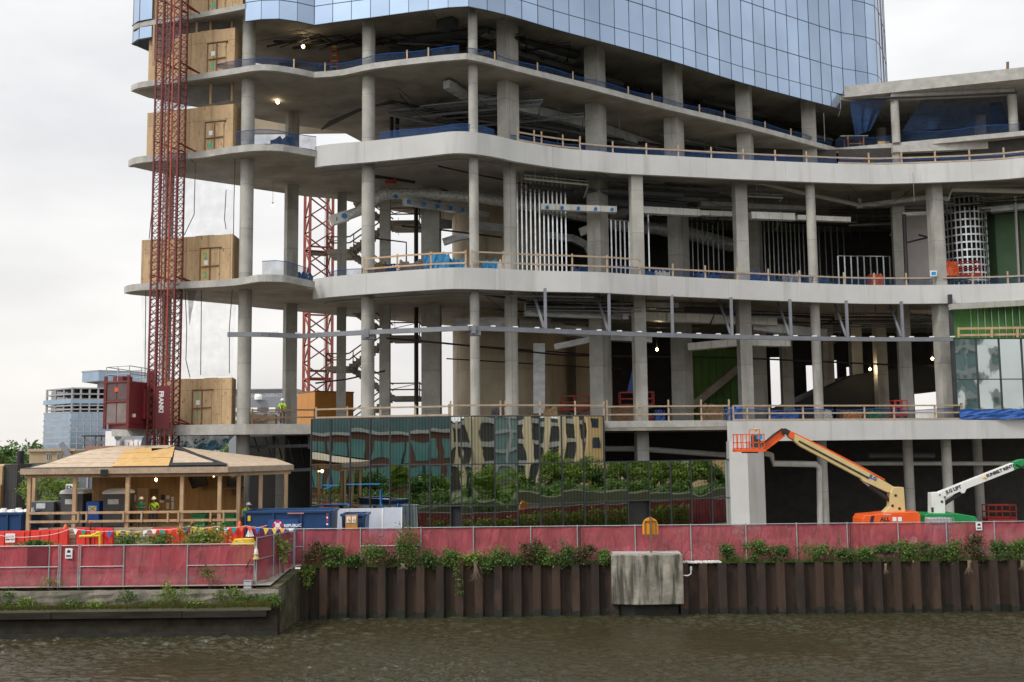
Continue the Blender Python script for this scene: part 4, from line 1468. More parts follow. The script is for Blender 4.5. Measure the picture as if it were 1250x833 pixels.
# portable toilets, bins behind the rail
def toilet(px, Y, label, wpx=26, ztop=596):
    p = P(px, 620, Y)
    h = P(px, ztop, Y).z - ZD
    w = wpx * Y / F
    t_ = thing('portable_toilet', label, 'toilet', (p.x, Y, ZD))
    x, y = p.x, Y
    MB().box((x, y, ZD + h * .43), (w, w, h * .86)).build('cabin', M['grey_p'], t_, bevel=.04)
    z1 = ZD + h * .86
    mb = MB()
    prof_ = [(.53, 0), (.53, .05), (.47, .09), (.34, .125), (.16, .14)]
    for s_, dz_ in prof_:
        mb.v += [(x - w * s_, y - w * s_, z1 + h * dz_), (x + w * s_, y - w * s_, z1 + h * dz_), (x + w * s_, y + w * s_, z1 + h * dz_), (x - w * s_, y + w * s_, z1 + h * dz_)]
    for i in range(len(prof_) - 1):
        for k_ in range(4):
            mb.f.append((i * 4 + k_, i * 4 + (k_ + 1) % 4, i * 4 + 4 + (k_ + 1) % 4, i * 4 + 4 + k_))
    e_ = (len(prof_) - 1) * 4
    mb.f.append((e_, e_ + 1, e_ + 2, e_ + 3))
    mb.build('roof', M['hard_w'], t_)
    MB().box((x, y - w / 2 - .012, ZD + h * .4), (w * .62, .03, h * .74)).build('door', M['grey_p'], t_, bevel=.01)
    MB().box((x - w * .04, y - w / 2 - .035, ZD + h * .66), (w * .48, .012, h * .13)).build('notice', M['poster'], t_)
    MB().box((x + w * .25, y - w / 2 - .04, ZD + h * .42), (.05, .03, .14)).build('handle', M['black'], t_)
    return t_
toilet(93, 65.4, 'grey portable toilet with pale roof, left one, behind the shelter rail', 27)
toilet(144.5, 64.9, 'grey portable toilet with pale roof, right one, nearest the man in green', 27)
p = P(55, 628, 65)
bn = thing('grey_cabinet', 'low dark grey plastic cabinet at the left end of the shelter', 'cabinet', (p.x, 65, ZD))
hh = P(55, 612, 65).z - ZD
MB().box((p.x, 65, ZD + hh / 2), (1.62, 1.2, hh)).build('body', M['grey_p'], bn, bevel=.03)
MB().box((p.x + 1.15, 65.2, ZD + hh * .48), (.66, 1.0, hh * .96)).build('side_panel', M['black'], bn, bevel=.02)
MB().box((p.x + .0, 64.38, ZD + hh * .84), (.56, .02, .32)).build('notice', M['poster'], bn)
MB().box((p.x - .77, 64.37, ZD + hh * .5), (.07, .03, hh * .9)).build('strap', M['blue_p'], bn)
p = P(115.5, 626, 64.6)
bb = thing('blue_bin', 'bright blue plastic bin with a yellow notice between the two portable toilets', 'bin', (p.x, 64.6, ZD))
hh = P(115, 611, 64.6).z - ZD
MB().box((p.x, 64.6, ZD + hh * .62), (.82, .7, hh * .7)).build('body', M['blue_p'], bb, bevel=.04)
MB().box((p.x + .05, 64.75, ZD + hh * .13), (1.0, .8, hh * .26)).build('stand', M['grey_p'], bb)
MB().box((p.x, 64.23, ZD + hh * .7), (.5, .02, .36)).build('notice', M['ink_w'], bb)
for s_ in (-1, 1):
    MB().bar((p.x - .2, 64.21, ZD + hh * .7 - s_ * .13), (p.x + .2, 64.21, ZD + hh * .7 + s_ * .13), .07, .02, (0, 1, 0)).build('cross_mark', M['yellow'], bb)
ew = thing('white_letter_board', 'white board with black letters behind the left portable toilet', 'sign', P(86, 596, 73))
a_, b_ = P(80, 603, 73), P(93, 591, 73)
MB().box2((a_.x, 73, a_.z), (b_.x, 73.05, b_.z)).build('panel', M['hard_w'], ew)
text('EN', ((a_.x + b_.x) / 2 - .02, 72.99, a_.z + .22), (1, 0, 0), (0, 0, 1), .5, M['ink_b'], ew, 'lettering', .005, 'CENTER', .012)
MB().box2((a_.x + .2, 73.0, ZG), (a_.x + .3, 73.04, a_.z)).build('post', M['post'], ew)

# ================================================================== THINGS BETWEEN SHELTER AND QUAY FENCE
def barrier(px0, px1, py0, py1, Y, label, tilt=0):
    a_, b_ = P(px0, py0, Y), P(px1, py1, Y)
    t_ = thing('plastic_barrier', label, 'barrier', ((a_.x + b_.x) / 2, Y, ZG), 'red plastic barriers behind the quay fence')
    h = min(a_.z, b_.z)
    n_ = max(4, int((b_.x - a_.x) / .26))
    mb = MB()
    for i in range(n_):
        u0, u1 = i / n_, (i + 1) / n_
        x0, x1 = a_.x + (b_.x - a_.x) * u0, a_.x + (b_.x - a_.x) * u1
        zt0 = a_.z + (b_.z - a_.z) * u0
        zt1 = a_.z + (b_.z - a_.z) * u1
        y0 = Y - (.05 if i % 2 else 0)
        mb.grid8([(x0 + .006, y0, ZG), (x1 - .006, y0, ZG), (x1 - .006, Y + .3, ZG), (x0 + .006, Y + .3, ZG),
                  (x0 + .006, y0, zt0), (x1 - .006, y0, zt1), (x1 - .006, Y + .2, zt1), (x0 + .006, Y + .2, zt0)])
    mb.build('shell', M['red_b'], t_)
    mb = MB()
    mb.bar((a_.x, Y + .1, a_.z + .03), (b_.x, Y + .1, b_.z + .03), .12, .06)
    mb.build('top_lip', M['red_b'], t_)
    return t_
YR = 59.3
barrier(-30, 36, 650.5, 649.5, YR, 'red plastic barrier at the far left, with the white notice hung on it')
barrier(37.5, 83, 649, 647, YR, 'red plastic barrier between the notice and the gap in front of the shelter')
barrier(93.5, 138, 645.5, 646, YR, 'red plastic barrier behind the yellow handrail')
barrier(185, 231, 646.5, 645, YR, 'red plastic barrier in front of the shelter, just left of the slatted gap')
barrier(253, 297, 645, 645.5, YR, 'red plastic barrier in front of the shelter, nearest the blue dumpster')
barrier(140, 183, 655, 654, YR + .9, 'low red plastic barrier half hidden by weeds behind the bare planks')
notice(6.5, 651.5, 18.5, 662.5, YR - .12, 'white notice hung on the leftmost red barrier', [('DANGER', .6, M['ink_r']), ('KEEP OUT', .25, M['ink_b'])], big=.11)
for px0, px1, py0, lab in ((83, 93, 646, 'grey plank stack between two red barriers'), (138, 186, 645, 'long grey plank stack in front of the shelter deck'), (231, 254, 647, 'slatted timber screen between two red barriers')):
    a_, b_ = P(px0, py0, YR + .5), P(px1, py0, YR + .5)
    mb = MB()
    z = ZG
    i = 0
    while z < a_.z - .1:
        mb.box2((a_.x, YR + .45 + (i % 2) * .03, z + .01), (b_.x, YR + .75, z + .19))
        z += .2
        i += 1
    tag(mb.build('plank_stack', M['lumber_g']), lab, 'planks')
hr = thing('yellow_handrail', 'yellow painted pipe handrail behind the quay fence', 'handrail', P(115, 665, 58.8))
for pts in (((97, 655), (122, 654)), ((110, 655), (122, 649.5)), ((122, 649.5), (122, 668))):
    MB().tube([P(a_, b_, 58.8) for a_, b_ in pts], .075, 8).build('rail', M['yellow'], hr, smooth=True)
# bunting
bt = thing('bunting', 'line of small coloured triangular flags strung in front of the shelter', 'bunting', P(150, 647, 59.2))
ends = [(-5, 653), (44, 655), (87, 645.5), (150, 648), (183, 646.5), (232, 642.5), (262, 643), (300, 642), (360, 645)]
flagc = [M['ink_w'], M['amber'], M['yellow'], M['blue_p'], M['orange'], mat('teal cloth', (.01, .3, .3))]
for m_ in flagc: pass
ln_ = MB()
k_ = 0
for (ax, ay), (bx_, by_) in zip(ends[:-1], ends[1:]):
    pts = []
    for i in range(9):
        u = i / 8
        p = P(ax + (bx_ - ax) * u, ay + (by_ - ay) * u + 2.0 * math.sin(math.pi * u), 59.1)
        pts.append(p)
    ln_.tube(pts, .012, 4)
    if bx_ <= 90: continue
    n_ = max(1, int((bx_ - ax) / 9.5))
    for i in range(n_):
        u = (i + .5) / n_
        p = P(ax + (bx_ - ax) * u, ay + (by_ - ay) * u + 2.0 * math.sin(math.pi * u), 59.1)
        s_ = rnd.uniform(.14, .17)
        tw_ = rnd.uniform(-.08, .08)
        mb = MB().grid8([(p.x - s_, p.y - .008, p.z), (p.x + s_, p.y - .008, p.z), (p.x + s_, p.y + .0, p.z), (p.x - s_, p.y + .0, p.z)] and
                        [(p.x - .01 + tw_, p.y - .05, p.z - s_ * 2.1), (p.x + .01 + tw_, p.y - .05, p.z - s_ * 2.1), (p.x + .01 + tw_, p.y - .04, p.z - s_ * 2.1), (p.x - .01 + tw_, p.y - .04, p.z - s_ * 2.1),
                         (p.x - s_, p.y - .008, p.z), (p.x + s_, p.y - .008, p.z), (p.x + s_, p.y, p.z), (p.x - s_, p.y, p.z)])
        mb.build('flag', flagc[(k_ * 5 + (k_ // 3)) % 6], bt)
        k_ += 1
ln_.build('cord', M['ink_w'], bt)
for px, lab in ((110.5, 'thin stake with an orange tip beside the yellow handrail'), (235, 'thin stake with an orange tip in the middle of the bunting')):
    p = P(px, 639, 59.2)
    s_ = thing('survey_stake', lab, 'stake', (p.x, 59.2, ZG))
    MB().tube([(p.x, 59.2, ZG), (p.x, 59.2, p.z)], .035, 6).build('shaft', M['black'], s_)
    MB().lathe([(.02, 0), (.08, .03), (.06, .12), (.01, .16)], (p.x, 59.2, p.z), 8).build('tip', M['orange'], s_)
for px, py, lab in ((80, 644, 'orange ball at the shelter deck edge, left'), (293, 640, 'orange traffic cone tip by the blue dumpster')):
    p = P(px, py, 60.5)
    tag(MB().lathe([(.15, -.25), (.14, 0), (.05, .17), (.02, .2)], p, 10).build('cone_tip', M['orange'], smooth=True), lab, 'cone')
# orange mesh by the dumpster, yellow hose heap
a_, b_ = P(297, 643, 59.6), P(326, 665, 59.6)
om = thing('safety_mesh', 'sagging dark orange mesh fence piece beside the blue dumpster', 'mesh fence', (a_.x, 59.6, ZG))
mb = MB()
nx_ = 12
for i in range(nx_):
    for s_ in (-1, 1):
        x0 = a_.x + (b_.x - a_.x) * i / nx_
        mb.bar((x0, 59.6 + .1 * math.sin(i), ZG), (x0 + s_ * .35, 59.6 + .1 * math.sin(i + 1), a_.z - .12), .03, .03)
mb.build('netting', M['red_l'], om)
MB().tube([(a_.x, 59.6, a_.z), ((a_.x + b_.x) / 2, 59.6, a_.z - .12), (b_.x, 59.6, a_.z + .05)], .03, 6).build('top_cord', M['orange'], om)
MB().lathe([(.26, 0), (.2, .1), (.03, .55)], P(305, 655, 59.4), 4).build('white_flap', M['ink_w'], om)
hs = MB()
p0 = P(298, 660, 58.9)
for j in range(5):
    hs.tube([(p0.x + (.75 - .06 * j) * math.cos(t_ * math.pi / 10), p0.y + (.5 - .04 * j) * math.sin(t_ * math.pi / 10), p0.z - .3 + .09 * j + .02 * math.sin(3 * t_ + j)) for t_ in range(21)], .055, 6)
hs.box((p0.x, p0.y, (ZG + p0.z - .35) / 2), (1.0, .6, p0.z - .35 - ZG))
tag(hs.build('hose_coil', M['yellow'], smooth=True), 'coiled yellow hose heap behind the quay fence corner', 'hose')

# ================================================================== DUMPSTERS, BOARDS
def dumpster(px0, px1, pyt, Y, label, dep=2.4, ribs=4, sign=False):
    a_, b_ = P(px0, pyt, Y), P(px1, pyt, Y)
    t_ = thing('dumpster', label, 'dumpster', ((a_.x + b_.x) / 2, Y, ZG))
    h = a_.z
    x0, x1 = a_.x, b_.x
    mb = MB()
    mb.grid8([(x0 + .1, Y + .1, ZG + .15), (x1 - .1, Y + .1, ZG + .15), (x1 - .1, Y + dep - .1, ZG + .15), (x0 + .1, Y + dep - .1, ZG + .15),
              (x0, Y, h - .1), (x1, Y, h - .1), (x1, Y + dep, h - .1), (x0, Y + dep, h - .1)])
    mb.build('body', M['blue_d'], t_, bevel=.02)
    rb_ = MB()
    for i in range(ribs + 1):
        x = x0 + .1 + (x1 - x0 - .2) * i / ribs
        rb_.bar((x, Y + .06, ZG + .15), (x, Y - .03, h - .12), .14, .1, (1, 0, 0))
    rb_.build('rib', M['blue_d'], t_)
    lp = MB()
    for p_, q_ in (((x0 - .05, Y - .03), (x1 + .05, Y - .03)), ((x1 + .02, Y), (x1 + .02, Y + dep)), ((x0 - .02, Y), (x0 - .02, Y + dep)), ((x0 - .05, Y + dep), (x1 + .05, Y + dep))):
        lp.bar((*p_, h - .05), (*q_, h - .05), .14, .14)
    lp.build('rim', M['blue_d'], t_, bevel=.015)
    for x in (x0 + .5, x1 - .5):
        MB().tube([(x, Y + .3, ZG + .1), (x, Y + dep - .3, ZG + .1)], .1, 10).build('wheel', M['black'], t_)
    return t_
YD = 60.1
d1 = dumpster(298, 404, 624.5, YD, 'long blue roll-off dumpster with a white and crimson emblem beside the shelter', 2.4, 3)
a_, b_ = P(327, 652, YD - .12), P(364, 634, YD - .12)
sgp = MB().box2((a_.x, YD - .12, a_.z), (b_.x, YD - .1, b_.z)).build('sign_panel', mat('blue sign panel', (.015, .07, .24), rough=.4), d1)
p = P(339, 641.5, YD - .14)
rs = 7.0 * YD / F
for k_ in range(8):
    t_ = k_ * math.pi / 4
    c_ = (p.x + math.cos(t_) * rs * .62, YD - .13 - .006 * (k_ % 2), p.z + math.sin(t_) * rs * .62)
    mb = MB().tube([(c_[0], c_[1], c_[2]), (c_[0], c_[1] - .012, c_[2])], rs * .3, 10)
    ob = mb.build('emblem_petal', M['ink_r'], sgp)
    MB().tube([(c_[0], c_[1] - .012, c_[2]), (c_[0], c_[1] - .02, c_[2])], rs * .17, 8).build('emblem_petal', M['ink_w'], sgp) if k_ % 2 else None
MB().tube([(p.x, YD - .15, p.z), (p.x, YD - .165, p.z)], rs * .42, 12).build('emblem_centre', M['ink_w'], sgp)
text('REPUBLIC', (P(347, 644, YD).x, YD - .125, P(347, 643.5, YD).z), (1, 0, .02), (0, 0, 1), .235, M['ink_w'], sgp, 'lettering', .006, 'LEFT', .008)
text('SERVICES', (P(350, 647, YD).x, YD - .125, P(347, 647, YD).z), (1, 0, .02), (0, 0, 1), .13, M['ink_w'], sgp, 'lettering', .006, 'LEFT', .004)
for px, m_ in ((304, 'yellow'), (401, 'ink_r')):
    p = P(px, 633, YD - .06)
    MB().box((p.x, YD - .05, p.z), (.16, .03, .3)).build('sticker', M[m_], d1)
for k_ in range(4):
    p = P(399.5, 628 + 4 * k_, YD - .05)
    MB().box((p.x, YD - .06, p.z), (.1, .03, .11)).build('sticker', M['ink_w'] if k_ % 2 else M['ink_r'], d1)
p = P(361, 626.8, YD - .1)
MB().box((p.x, YD - .12, p.z), (.95, .03, .07)).build('notice_strip', mat('pink notice', (.5, .2, .18)), d1)
dumpster(417, 446, 628, 61.2, 'small blue dumpster between the long one and the white boards', 1.8, 2)
dumpster(-25, 28, 626.5, 62, 'blue dumpster at the far left with a white sheet on its rim', 2.2, 3)
p = P(14, 626, 62)
mb = MB()
for i in range(9):
    mb.lathe([(.02, -.05), (.25, 0), (.16, .1 + .06 * (i % 3)), (.02, .14)], (p.x - 1.1 + .27 * i, 62.2 + .15 * (i % 2), p.z + .03), 8)
tag(mb.build('plastic_sheet', M['hard_w'], smooth=True), 'crumpled white plastic sheet lying on the left blue dumpster', 'sheet')
p = P(24.5, 633, 63.9)
cb_ = thing('warning_cabinet', 'small orange-brown cabinet with two warning notices in front of the small blue dumpster', 'cabinet', P(429, 650, 60.6))
a_, b_ = P(421.5, 643, 60.6), P(436, 629, 60.6)
MB().box2((a_.x, 60.6, ZG), (b_.x, 60.9, b_.z)).build('case', M['box_o'], cb_, bevel=.01)
for i, px in enumerate((425.5, 432)):
    p = P(px, 634.5, 60.58)
    MB().box((p.x, 60.58, p.z), (.24, .03, .36)).build('notice', M['ink_w'], cb_)
    MB().lathe([(.09, 0), (.01, .16)], (p.x, 60.54, p.z - .04), 3).build('warning_mark', M['yellow'], cb_)
for i, (x0, x1, yy, yt, lab) in enumerate(((400, 424, 64.9, 622, 'white-edged insulation board standing behind the long dumpster'), (424, 466, 64.4, 621.5, 'pale blue-grey insulation boards leaning in a row, left stack'), (467, 490, 63.8, 620.5, 'pale insulation board with white edges, right end of the row'))):
    a_, b_ = P(x0, yt, yy), P(x1, yt, yy)
    bd = thing('insulation_board', lab, 'board', ((a_.x + b_.x) / 2, yy, ZG))
    mb = MB()
    for k_ in range(3):
        mb.grid8([(a_.x + .05 * k_, yy + .1 * k_, ZG), (b_.x, yy + .1 * k_, ZG), (b_.x, yy + .1 * k_ + .08, ZG), (a_.x + .05 * k_, yy + .1 * k_ + .08, ZG),
                  (a_.x + .05 * k_, yy + .1 * k_ + .25, a_.z), (b_.x, yy + .1 * k_ + .25, a_.z), (b_.x, yy + .1 * k_ + .33, a_.z), (a_.x + .05 * k_, yy + .1 * k_ + .33, a_.z)])
    mb.build('board', M['insul'], bd)
    MB().bar((b_.x, yy - .01, ZG), (b_.x, yy + .24, a_.z), .05, .05).build('white_edge', M['hard_w'], bd)
    MB().bar((a_.x, yy - .01, ZG), (a_.x, yy + .24, a_.z), .05, .05).build('white_edge', M['hard_w'], bd)
# ================================================================== HOIST
HYY = 68.35
pm0, pm1 = P(205, 270, HYY), P(205, 270, HYY)
HX = pm0.x
hm = thing('hoist_mast', 'dark red lattice mast of the construction hoist at the left end of the tower', 'hoist mast', (HX, HYY, ZG))
HW, HD, HL = .80, .75, .22          # half widths of the mast, ladder width
zt_m = 47.0
ch, la, ce, ol = MB(), MB(), MB(), MB()
for sx in (-1, 1):
    for sy in (-1, 1):
        for off_ in (0, HL * 2):
            x = HX + sx * (HW - off_)
            tgt = ol if (sx == 1 and off_ > 0 and sy == -1) else ch
            tgt.bar((x, HYY + sy * HD, ZG), (x, HYY + sy * HD, zt_m), .11 if tgt is ch else .075, .11)
    z = ZG
    k_ = 0
    while z < zt_m - .5:
        x0, x1 = HX + sx * HW, HX + sx * (HW - 2 * HL)
        if k_ % 2: x0, x1 = x1, x0
        for sy in (-1, 1):
            la.bar((x0, HYY + sy * HD, z), (x1, HYY + sy * HD, z + .5), .045, .045)
            la.bar((x1, HYY + sy * HD, z), (x0, HYY + sy * HD, z + .5), .035, .035)
        la.bar((HX + sx * HW, HYY - HD, z), (HX + sx * HW, HYY + HD, z + .5), .045, .045)
        z += .5
        k_ += 1
z = ZG
k_ = 0
while z < zt_m - .8:
    for sy in (-1, 1):
        xa_, xb_ = HX - (HW - 2 * HL), HX + (HW - 2 * HL)
        if k_ % 2: xa_, xb_ = xb_, xa_
        ce.bar((xa_, HYY + sy * HD, z), (xb_, HYY + sy * HD, z + .62), .05, .05)
        ce.bar((xa_, HYY + sy * HD, z), (xb_, HYY + sy * HD, z), .05, .05)
    z += .75
    k_ += 1
ce.bar((HX - .1, HYY - HD, ZG), (HX - .1, HYY - HD, zt_m), .06, .06)
ce.bar((HX + .12, HYY - HD, ZG), (HX + .12, HYY - HD, zt_m), .06, .06)
ch.build('chords', M['mast'], hm)
ol.build('rack', M['mast_o'], hm)
la.build('lacing', M['mast'], hm)
ce.build('bracing', M['mast'], hm)
# ties to the slabs
for z, px in ((zL6 - .1, 243), (zL5 - .0, 245), (zL4 + .0, 243), (zL3 + .0, 240), (zL2 + .0, 237)):
    q0 = P(px, 300, 69.6)
    tmb = MB()
    tmb.tube([(HX + HW, HYY + HD, z + .45), (q0.x, 69.7, z + .08)], .055, 6)
    tmb.tube([(HX + HW, HYY - HD, z + .3), (q0.x, 69.7, z + .04)], .055, 6)
    tmb.tube([(HX - HW, HYY - HD, z + .4), (HX + HW, HYY + HD, z + .05)], .05, 6)
    tmb.box((q0.x, 69.75, z + .05), (.3, .25, .2))
    tmb.build('tie', M['mast'], hm)
# sheet with the maker's name on the mast, fixed at cab height
a_, b_ = P(189, 524, HYY - HD - .1), P(208, 471, HYY - HD - .1)
spn = MB().box2((a_.x, HYY - HD - .1, a_.z), (b_.x, HYY - HD - .06, b_.z)).build('name_panel', M['cab'], hm)
p = P(194.5, 477.5, HYY - HD - .12)
text('FRANKI', (p.x, HYY - HD - .12, p.z), (0, 0, -1), (1, 0, 0), .42, M['ink_w'], spn, 'lettering', .01, 'LEFT', .018)
# hoist cab: a box seen at its left door end and its long right side
cabt = thing('hoist_cab', 'dark red hoist cab with mesh doors and a railed roof parked beside the mast', 'hoist', P(160, 520, 66))
f0, f1 = P(129, 490, 66.4), P(157, 490, 65.4)
zc0, zc1 = P(143, 518, 65.8).z, P(143, 465.5, 65.8).z
A_ = Vector((f0.x, f0.y)); B_ = Vector((f1.x, f1.y))
dv = (B_ - A_).normalized()
sv = Vector((HX - HW - .12, 68.7)) - B_
sv = Vector((-dv.y, dv.x)) * 0 + sv.normalized()
C_ = B_ + sv * ((Vector((HX - HW - .12, 68.7)) - B_).length)
D_ = A_ + (C_ - B_)
MB().prism([tuple(A_), tuple(B_), tuple(C_), tuple(D_)], zc0, zc1).build('cabin', M['cab'], cabt, bevel=.03)
MB().prism([tuple(A_ + dv * .2 - Vector((0, -.2))), tuple(B_), tuple(C_), tuple(D_)], zc0 - .3, zc0 - .01).build('underframe', M['cab'], cabt)
def on_end(u, z, o=.03):
    p = A_ + (B_ - A_) * u
    n_ = Vector((dv.y, -dv.x))
    return Vector((p.x + n_.x * o, p.y + n_.y * o, z))
zm = zc0 + (zc1 - zc0) * .53
for u0, u1, z0, z1 in ((.06, .48, zc0 + .08, zm - .1), (.52, .94, zc0 + .08, zm - .1), (.06, .48, zm + .1, zc1 - .1), (.52, .94, zm + .1, zc1 - .1)):
    mb = MB()
    mb.grid8([on_end(u0, z0, .02), on_end(u1, z0, .02), on_end(u1, z0, .005), on_end(u0, z0, .005), on_end(u0, z1, .02), on_end(u1, z1, .02), on_end(u1, z1, .005), on_end(u0, z1, .005)])
    mb.build('door_mesh', mat('door mesh grey', (.2, .16, .15) if z0 < zm else (.1, .06, .06), (.14, .11, .1) if z0 < zm else (.07, .04, .04), scale=1.2, rough=.6), cabt)
fr = MB()
for u in (0, 1): fr.bar(on_end(u, zc0 - .3, .03), on_end(u, zc1 + .35, .03), .17, .17)
fr.bar(on_end(0, zm, .05), on_end(1, zm, .05), .12, .1)
fr.bar(on_end(0, zc1 - .04, .05), on_end(1, zc1 - .04, .05), .1, .1)
fr.bar(on_end(0, zc0 + .04, .05), on_end(1, zc0 + .04, .05), .1, .1)
fr.build('door_frame', M['mast'], cabt)
pq_ = on_end(.5, zm + .75, .04)
MB().box(pq_, (.28, .05, .26)).build('notice', M['orange'], cabt)
def on_side(u, z, o=.04):
    p = B_ + (C_ - B_) * u
    n_ = Vector((sv.y, -sv.x))
    return Vector((p.x + n_.x * o, p.y + n_.y * o, z))
mb = MB()
mb.grid8([on_side(.55, zc0 + .35, .22), on_side(.86, zc0 + .35, .22), on_side(.86, zc0 + .35, 0), on_side(.55, zc0 + .35, 0),
          on_side(.55, zc1 - .45, .22), on_side(.86, zc1 - .45, .22), on_side(.86, zc1 - .45, 0), on_side(.55, zc1 - .45, 0)])
mb.build('side_box', M['cab'], cabt, bevel=.02)
pq_ = on_side(.2, zc0 + .55, .03)
MB().box(pq_, (.2, .2, .22), math.atan2(sv.y, sv.x)).build('sticker', M['ink_w'], cabt)
mb = MB()
mb.box(on_side(.93, (zc0 + zc1) / 2 + .3, .05), (.35, .5, zc1 - zc0 + 1.1), math.atan2(sv.y, sv.x))
mb.build('guide_frame', M['mast'], cabt)
rm_ = MB()
cs = [A_, B_, C_, D_]
for k_ in range(4):
    p_, q_ = cs[k_], cs[(k_ + 1) % 4]
    for z in (zc1 + .45, zc1 + .95):
        rm_.tube([(p_.x, p_.y, z), (q_.x, q_.y, z)], .028, 6)
    for u in (0, .5):
        w_ = p_ + (q_ - p_) * u
        rm_.tube([(w_.x, w_.y, zc1), (w_.x, w_.y, zc1 + .95)], .028, 6)
rm_.build('roof_railing', M['post'], cabt, smooth=True)
MB().box((*(A_ + (C_ - A_) * .35), zc1 + .2), (.9, .8, .35), math.atan2(dv.y, dv.x)).build('motor_box', M['cab'], cabt)

# ================================================================== PLYWOOD ENCLOSURES AT THE HOIST STOPS
def enclosure(px0, px1, pyt0, pyt1, z0, ret, label, door, nums, hole=None):
    """front plywood wall between photo columns px0 and px1 on a floor at z0"""
    Y0, Y1 = 70.9, 69.1
    a_, b_ = P(px0, pyt0, Y0), P(px1, pyt1, Y1)
    t_ = thing('plywood_enclosure', label, 'hoarding', ((a_.x + b_.x) / 2, 70, z0), 'plywood hoardings at the hoist stops')
    d = Vector((b_.x - a_.x, Y1 - Y0)).normalized()
    n_ = Vector((d.y, -d.x))
    zt_ = (a_.z + b_.z) / 2
    wl_ = math.hypot(b_.x - a_.x, Y1 - Y0)
    def w(u, z, o=0.0):
        return Vector((a_.x + d.x * u + n_.x * o, Y0 + d.y * u + n_.y * o, z))
    def board(u0, u1, za, zb2, o0, o1, name, m_, par=None, **k):
        mb = MB().grid8([w(u0, za, o1), w(u1, za, o1), w(u1, za, o0), w(u0, za, o0), w(u0, zb2, o1), w(u1, zb2, o1), w(u1, zb2, o0), w(u0, zb2, o0)])
        return mb.build(name, m_, par or t_, **k)
    steps = 5
    for i in range(steps):
        u0, u1 = wl_ * i / steps, wl_ * (i + 1) / steps
        board(u0 + .004, u1 - .004, z0 + .05, zt_ - (.0 if i in (1, 3) else .035), -.03, 0, 'wall_panel', M['ply'])
    rp_ = P(ret, 300, Y1 + 1.9)
    MB().grid8([(b_.x - .0, Y1 + .03, z0 + .05), (rp_.x, Y1 + 1.9, z0 + .05), (rp_.x - .03, Y1 + 1.93, z0 + .05), (b_.x - .03, Y1 + .06, z0 + .05),
                (b_.x - .0, Y1 + .03, zt_), (rp_.x, Y1 + 1.9, zt_ - .05), (rp_.x - .03, Y1 + 1.93, zt_ - .05), (b_.x - .03, Y1 + .06, zt_)]).build('return_panel', M['ply'], t_)
    # door leaves
    def upx(px):
        dd = ray(px, 300)
        den = d.x * dd.y - d.y * dd.x
        return (dd.x * Y0 - dd.y * a_.x) / den if abs(den) > 1e-9 else 0
    u0, u1 = upx(door[0]), upx(door[1])
    zd0, zd1 = z0 + .08, z0 + door[2]
    um = (u0 + u1) / 2
    lf = board(u0, um - .02, zd0, zd1, .01, .05, 'door', M['ply_new'] if nums and nums[0] == '2' else M['ply'])
    board(um + .02, u1, zd0, zd1, .01, .05, 'door', M['ply'])
    trim = MB()
    for p_, q_ in ((w(u0 - .1, zd1 + .06, .06), w(u1 + .12, zd1 + .06, .06)), (w(um, zd0, .08), w(um, zd1, .08)), (w(u0 + .08, z0 + door[2] * .5, .09), w(u1 - .02, z0 + door[2] * .52, .09)),
                   (w(u0 - .04, zd0, .06), w(u0 - .04, zd1, .06)), (w(u0 - .1, z0 + .03, .12), w(u1 + .1, z0 + .03, .12))):
        trim.bar(p_, q_, .09, .06)
    trim.build('door_trim', M['lumber_dk'], t_)
    for i, s_ in enumerate(nums):
        q_ = w(u0 + (um - u0) * .28, z0 + door[2] * (.2 if i == 0 else .72), .056)
        text(s_, q_, (d.x, d.y, 0), (0, 0, 1), .62, M['ink_g'], lf, 'painted_number', .004, 'LEFT', .02)
    if hole:
        uh = u0 + (um - u0) * .35
        board(uh, uh + .3, z0 + door[2] * hole, z0 + door[2] * hole + .32, .052, .06, 'notice', M['hard_w'] if hole < .8 else M['grey_p'], lf)
    return t_
enclosure(172, 297, -14, -22, zL6, 299, 'plywood hoarding with a green 6 at the topmost visible hoist stop', (250, 270, 2.5), ['6'])
enclosure(182, 287, 46, 34, zL5, 297, 'plywood hoarding with a green 5 on its door at the hoist stop above the 4', (250, 272, 2.3), ['5'], .62)
enclosure(180, 285, 138, 126, zL4, 296, 'plywood hoarding with a green 4 on its door at the hoist stop', (249, 271, 2.25), ['4'], .6)
enclosure(173, 284, 293, 285, zL3, 293, 'plywood hoarding with two green 2s on its door at the hoist stop', (246, 268.5, 2.5), ['2', '2'], .55)
enclosure(200, 283, 463, 461, zL2, 291, 'lowest plywood hoarding with green 1s on its door, beside the hoist cab', (240, 262, 2.4), ['1', '1'], .6)
# studs and dark netting above the hoardings
def net(pts, name, m, label, folds=0.06, nx=14, nz=8, cat='netting', cords=None, parts=None):
    """hanging net between four corners a(bottom left) b(bottom right) c(top right) d(top left), softly folded"""
    a_, b_, c_, d_ = [Vector(p) for p in pts]
    t_ = thing(name, label, cat, ((a_ + b_) / 2))
    mb = MB()
    ph = rnd.uniform(0, 9)
    for j in range(nz + 1):
        v = j / nz
        for i in range(nx + 1):
            u = i / nx
            p = (a_ * (1 - u) + b_ * u) * (1 - v) + (d_ * (1 - u) + c_ * u) * v
            p.y -= folds * (math.sin(u * 17 + ph + v * 2) + .6 * math.sin(u * 31 + 2 * ph)) * (1.1 - v)
            p.z -= folds * .5 * math.sin(u * math.pi) * (1 - abs(2 * v - 1))
            mb.v.append(tuple(p))
    for j in range(nz):
        for i in range(nx):
            k = j * (nx + 1) + i
            mb.f.append((k, k + 1, k + nx + 2, k + nx + 1))
    mb.build('net', m, t_, smooth=True)
    if cords:
        cm = MB()
        for pts_ in cords: cm.tube(pts_, .03, 5)
        cm.build('edge_cord', M['mull'], t_)
    return t_
YN = 70.4
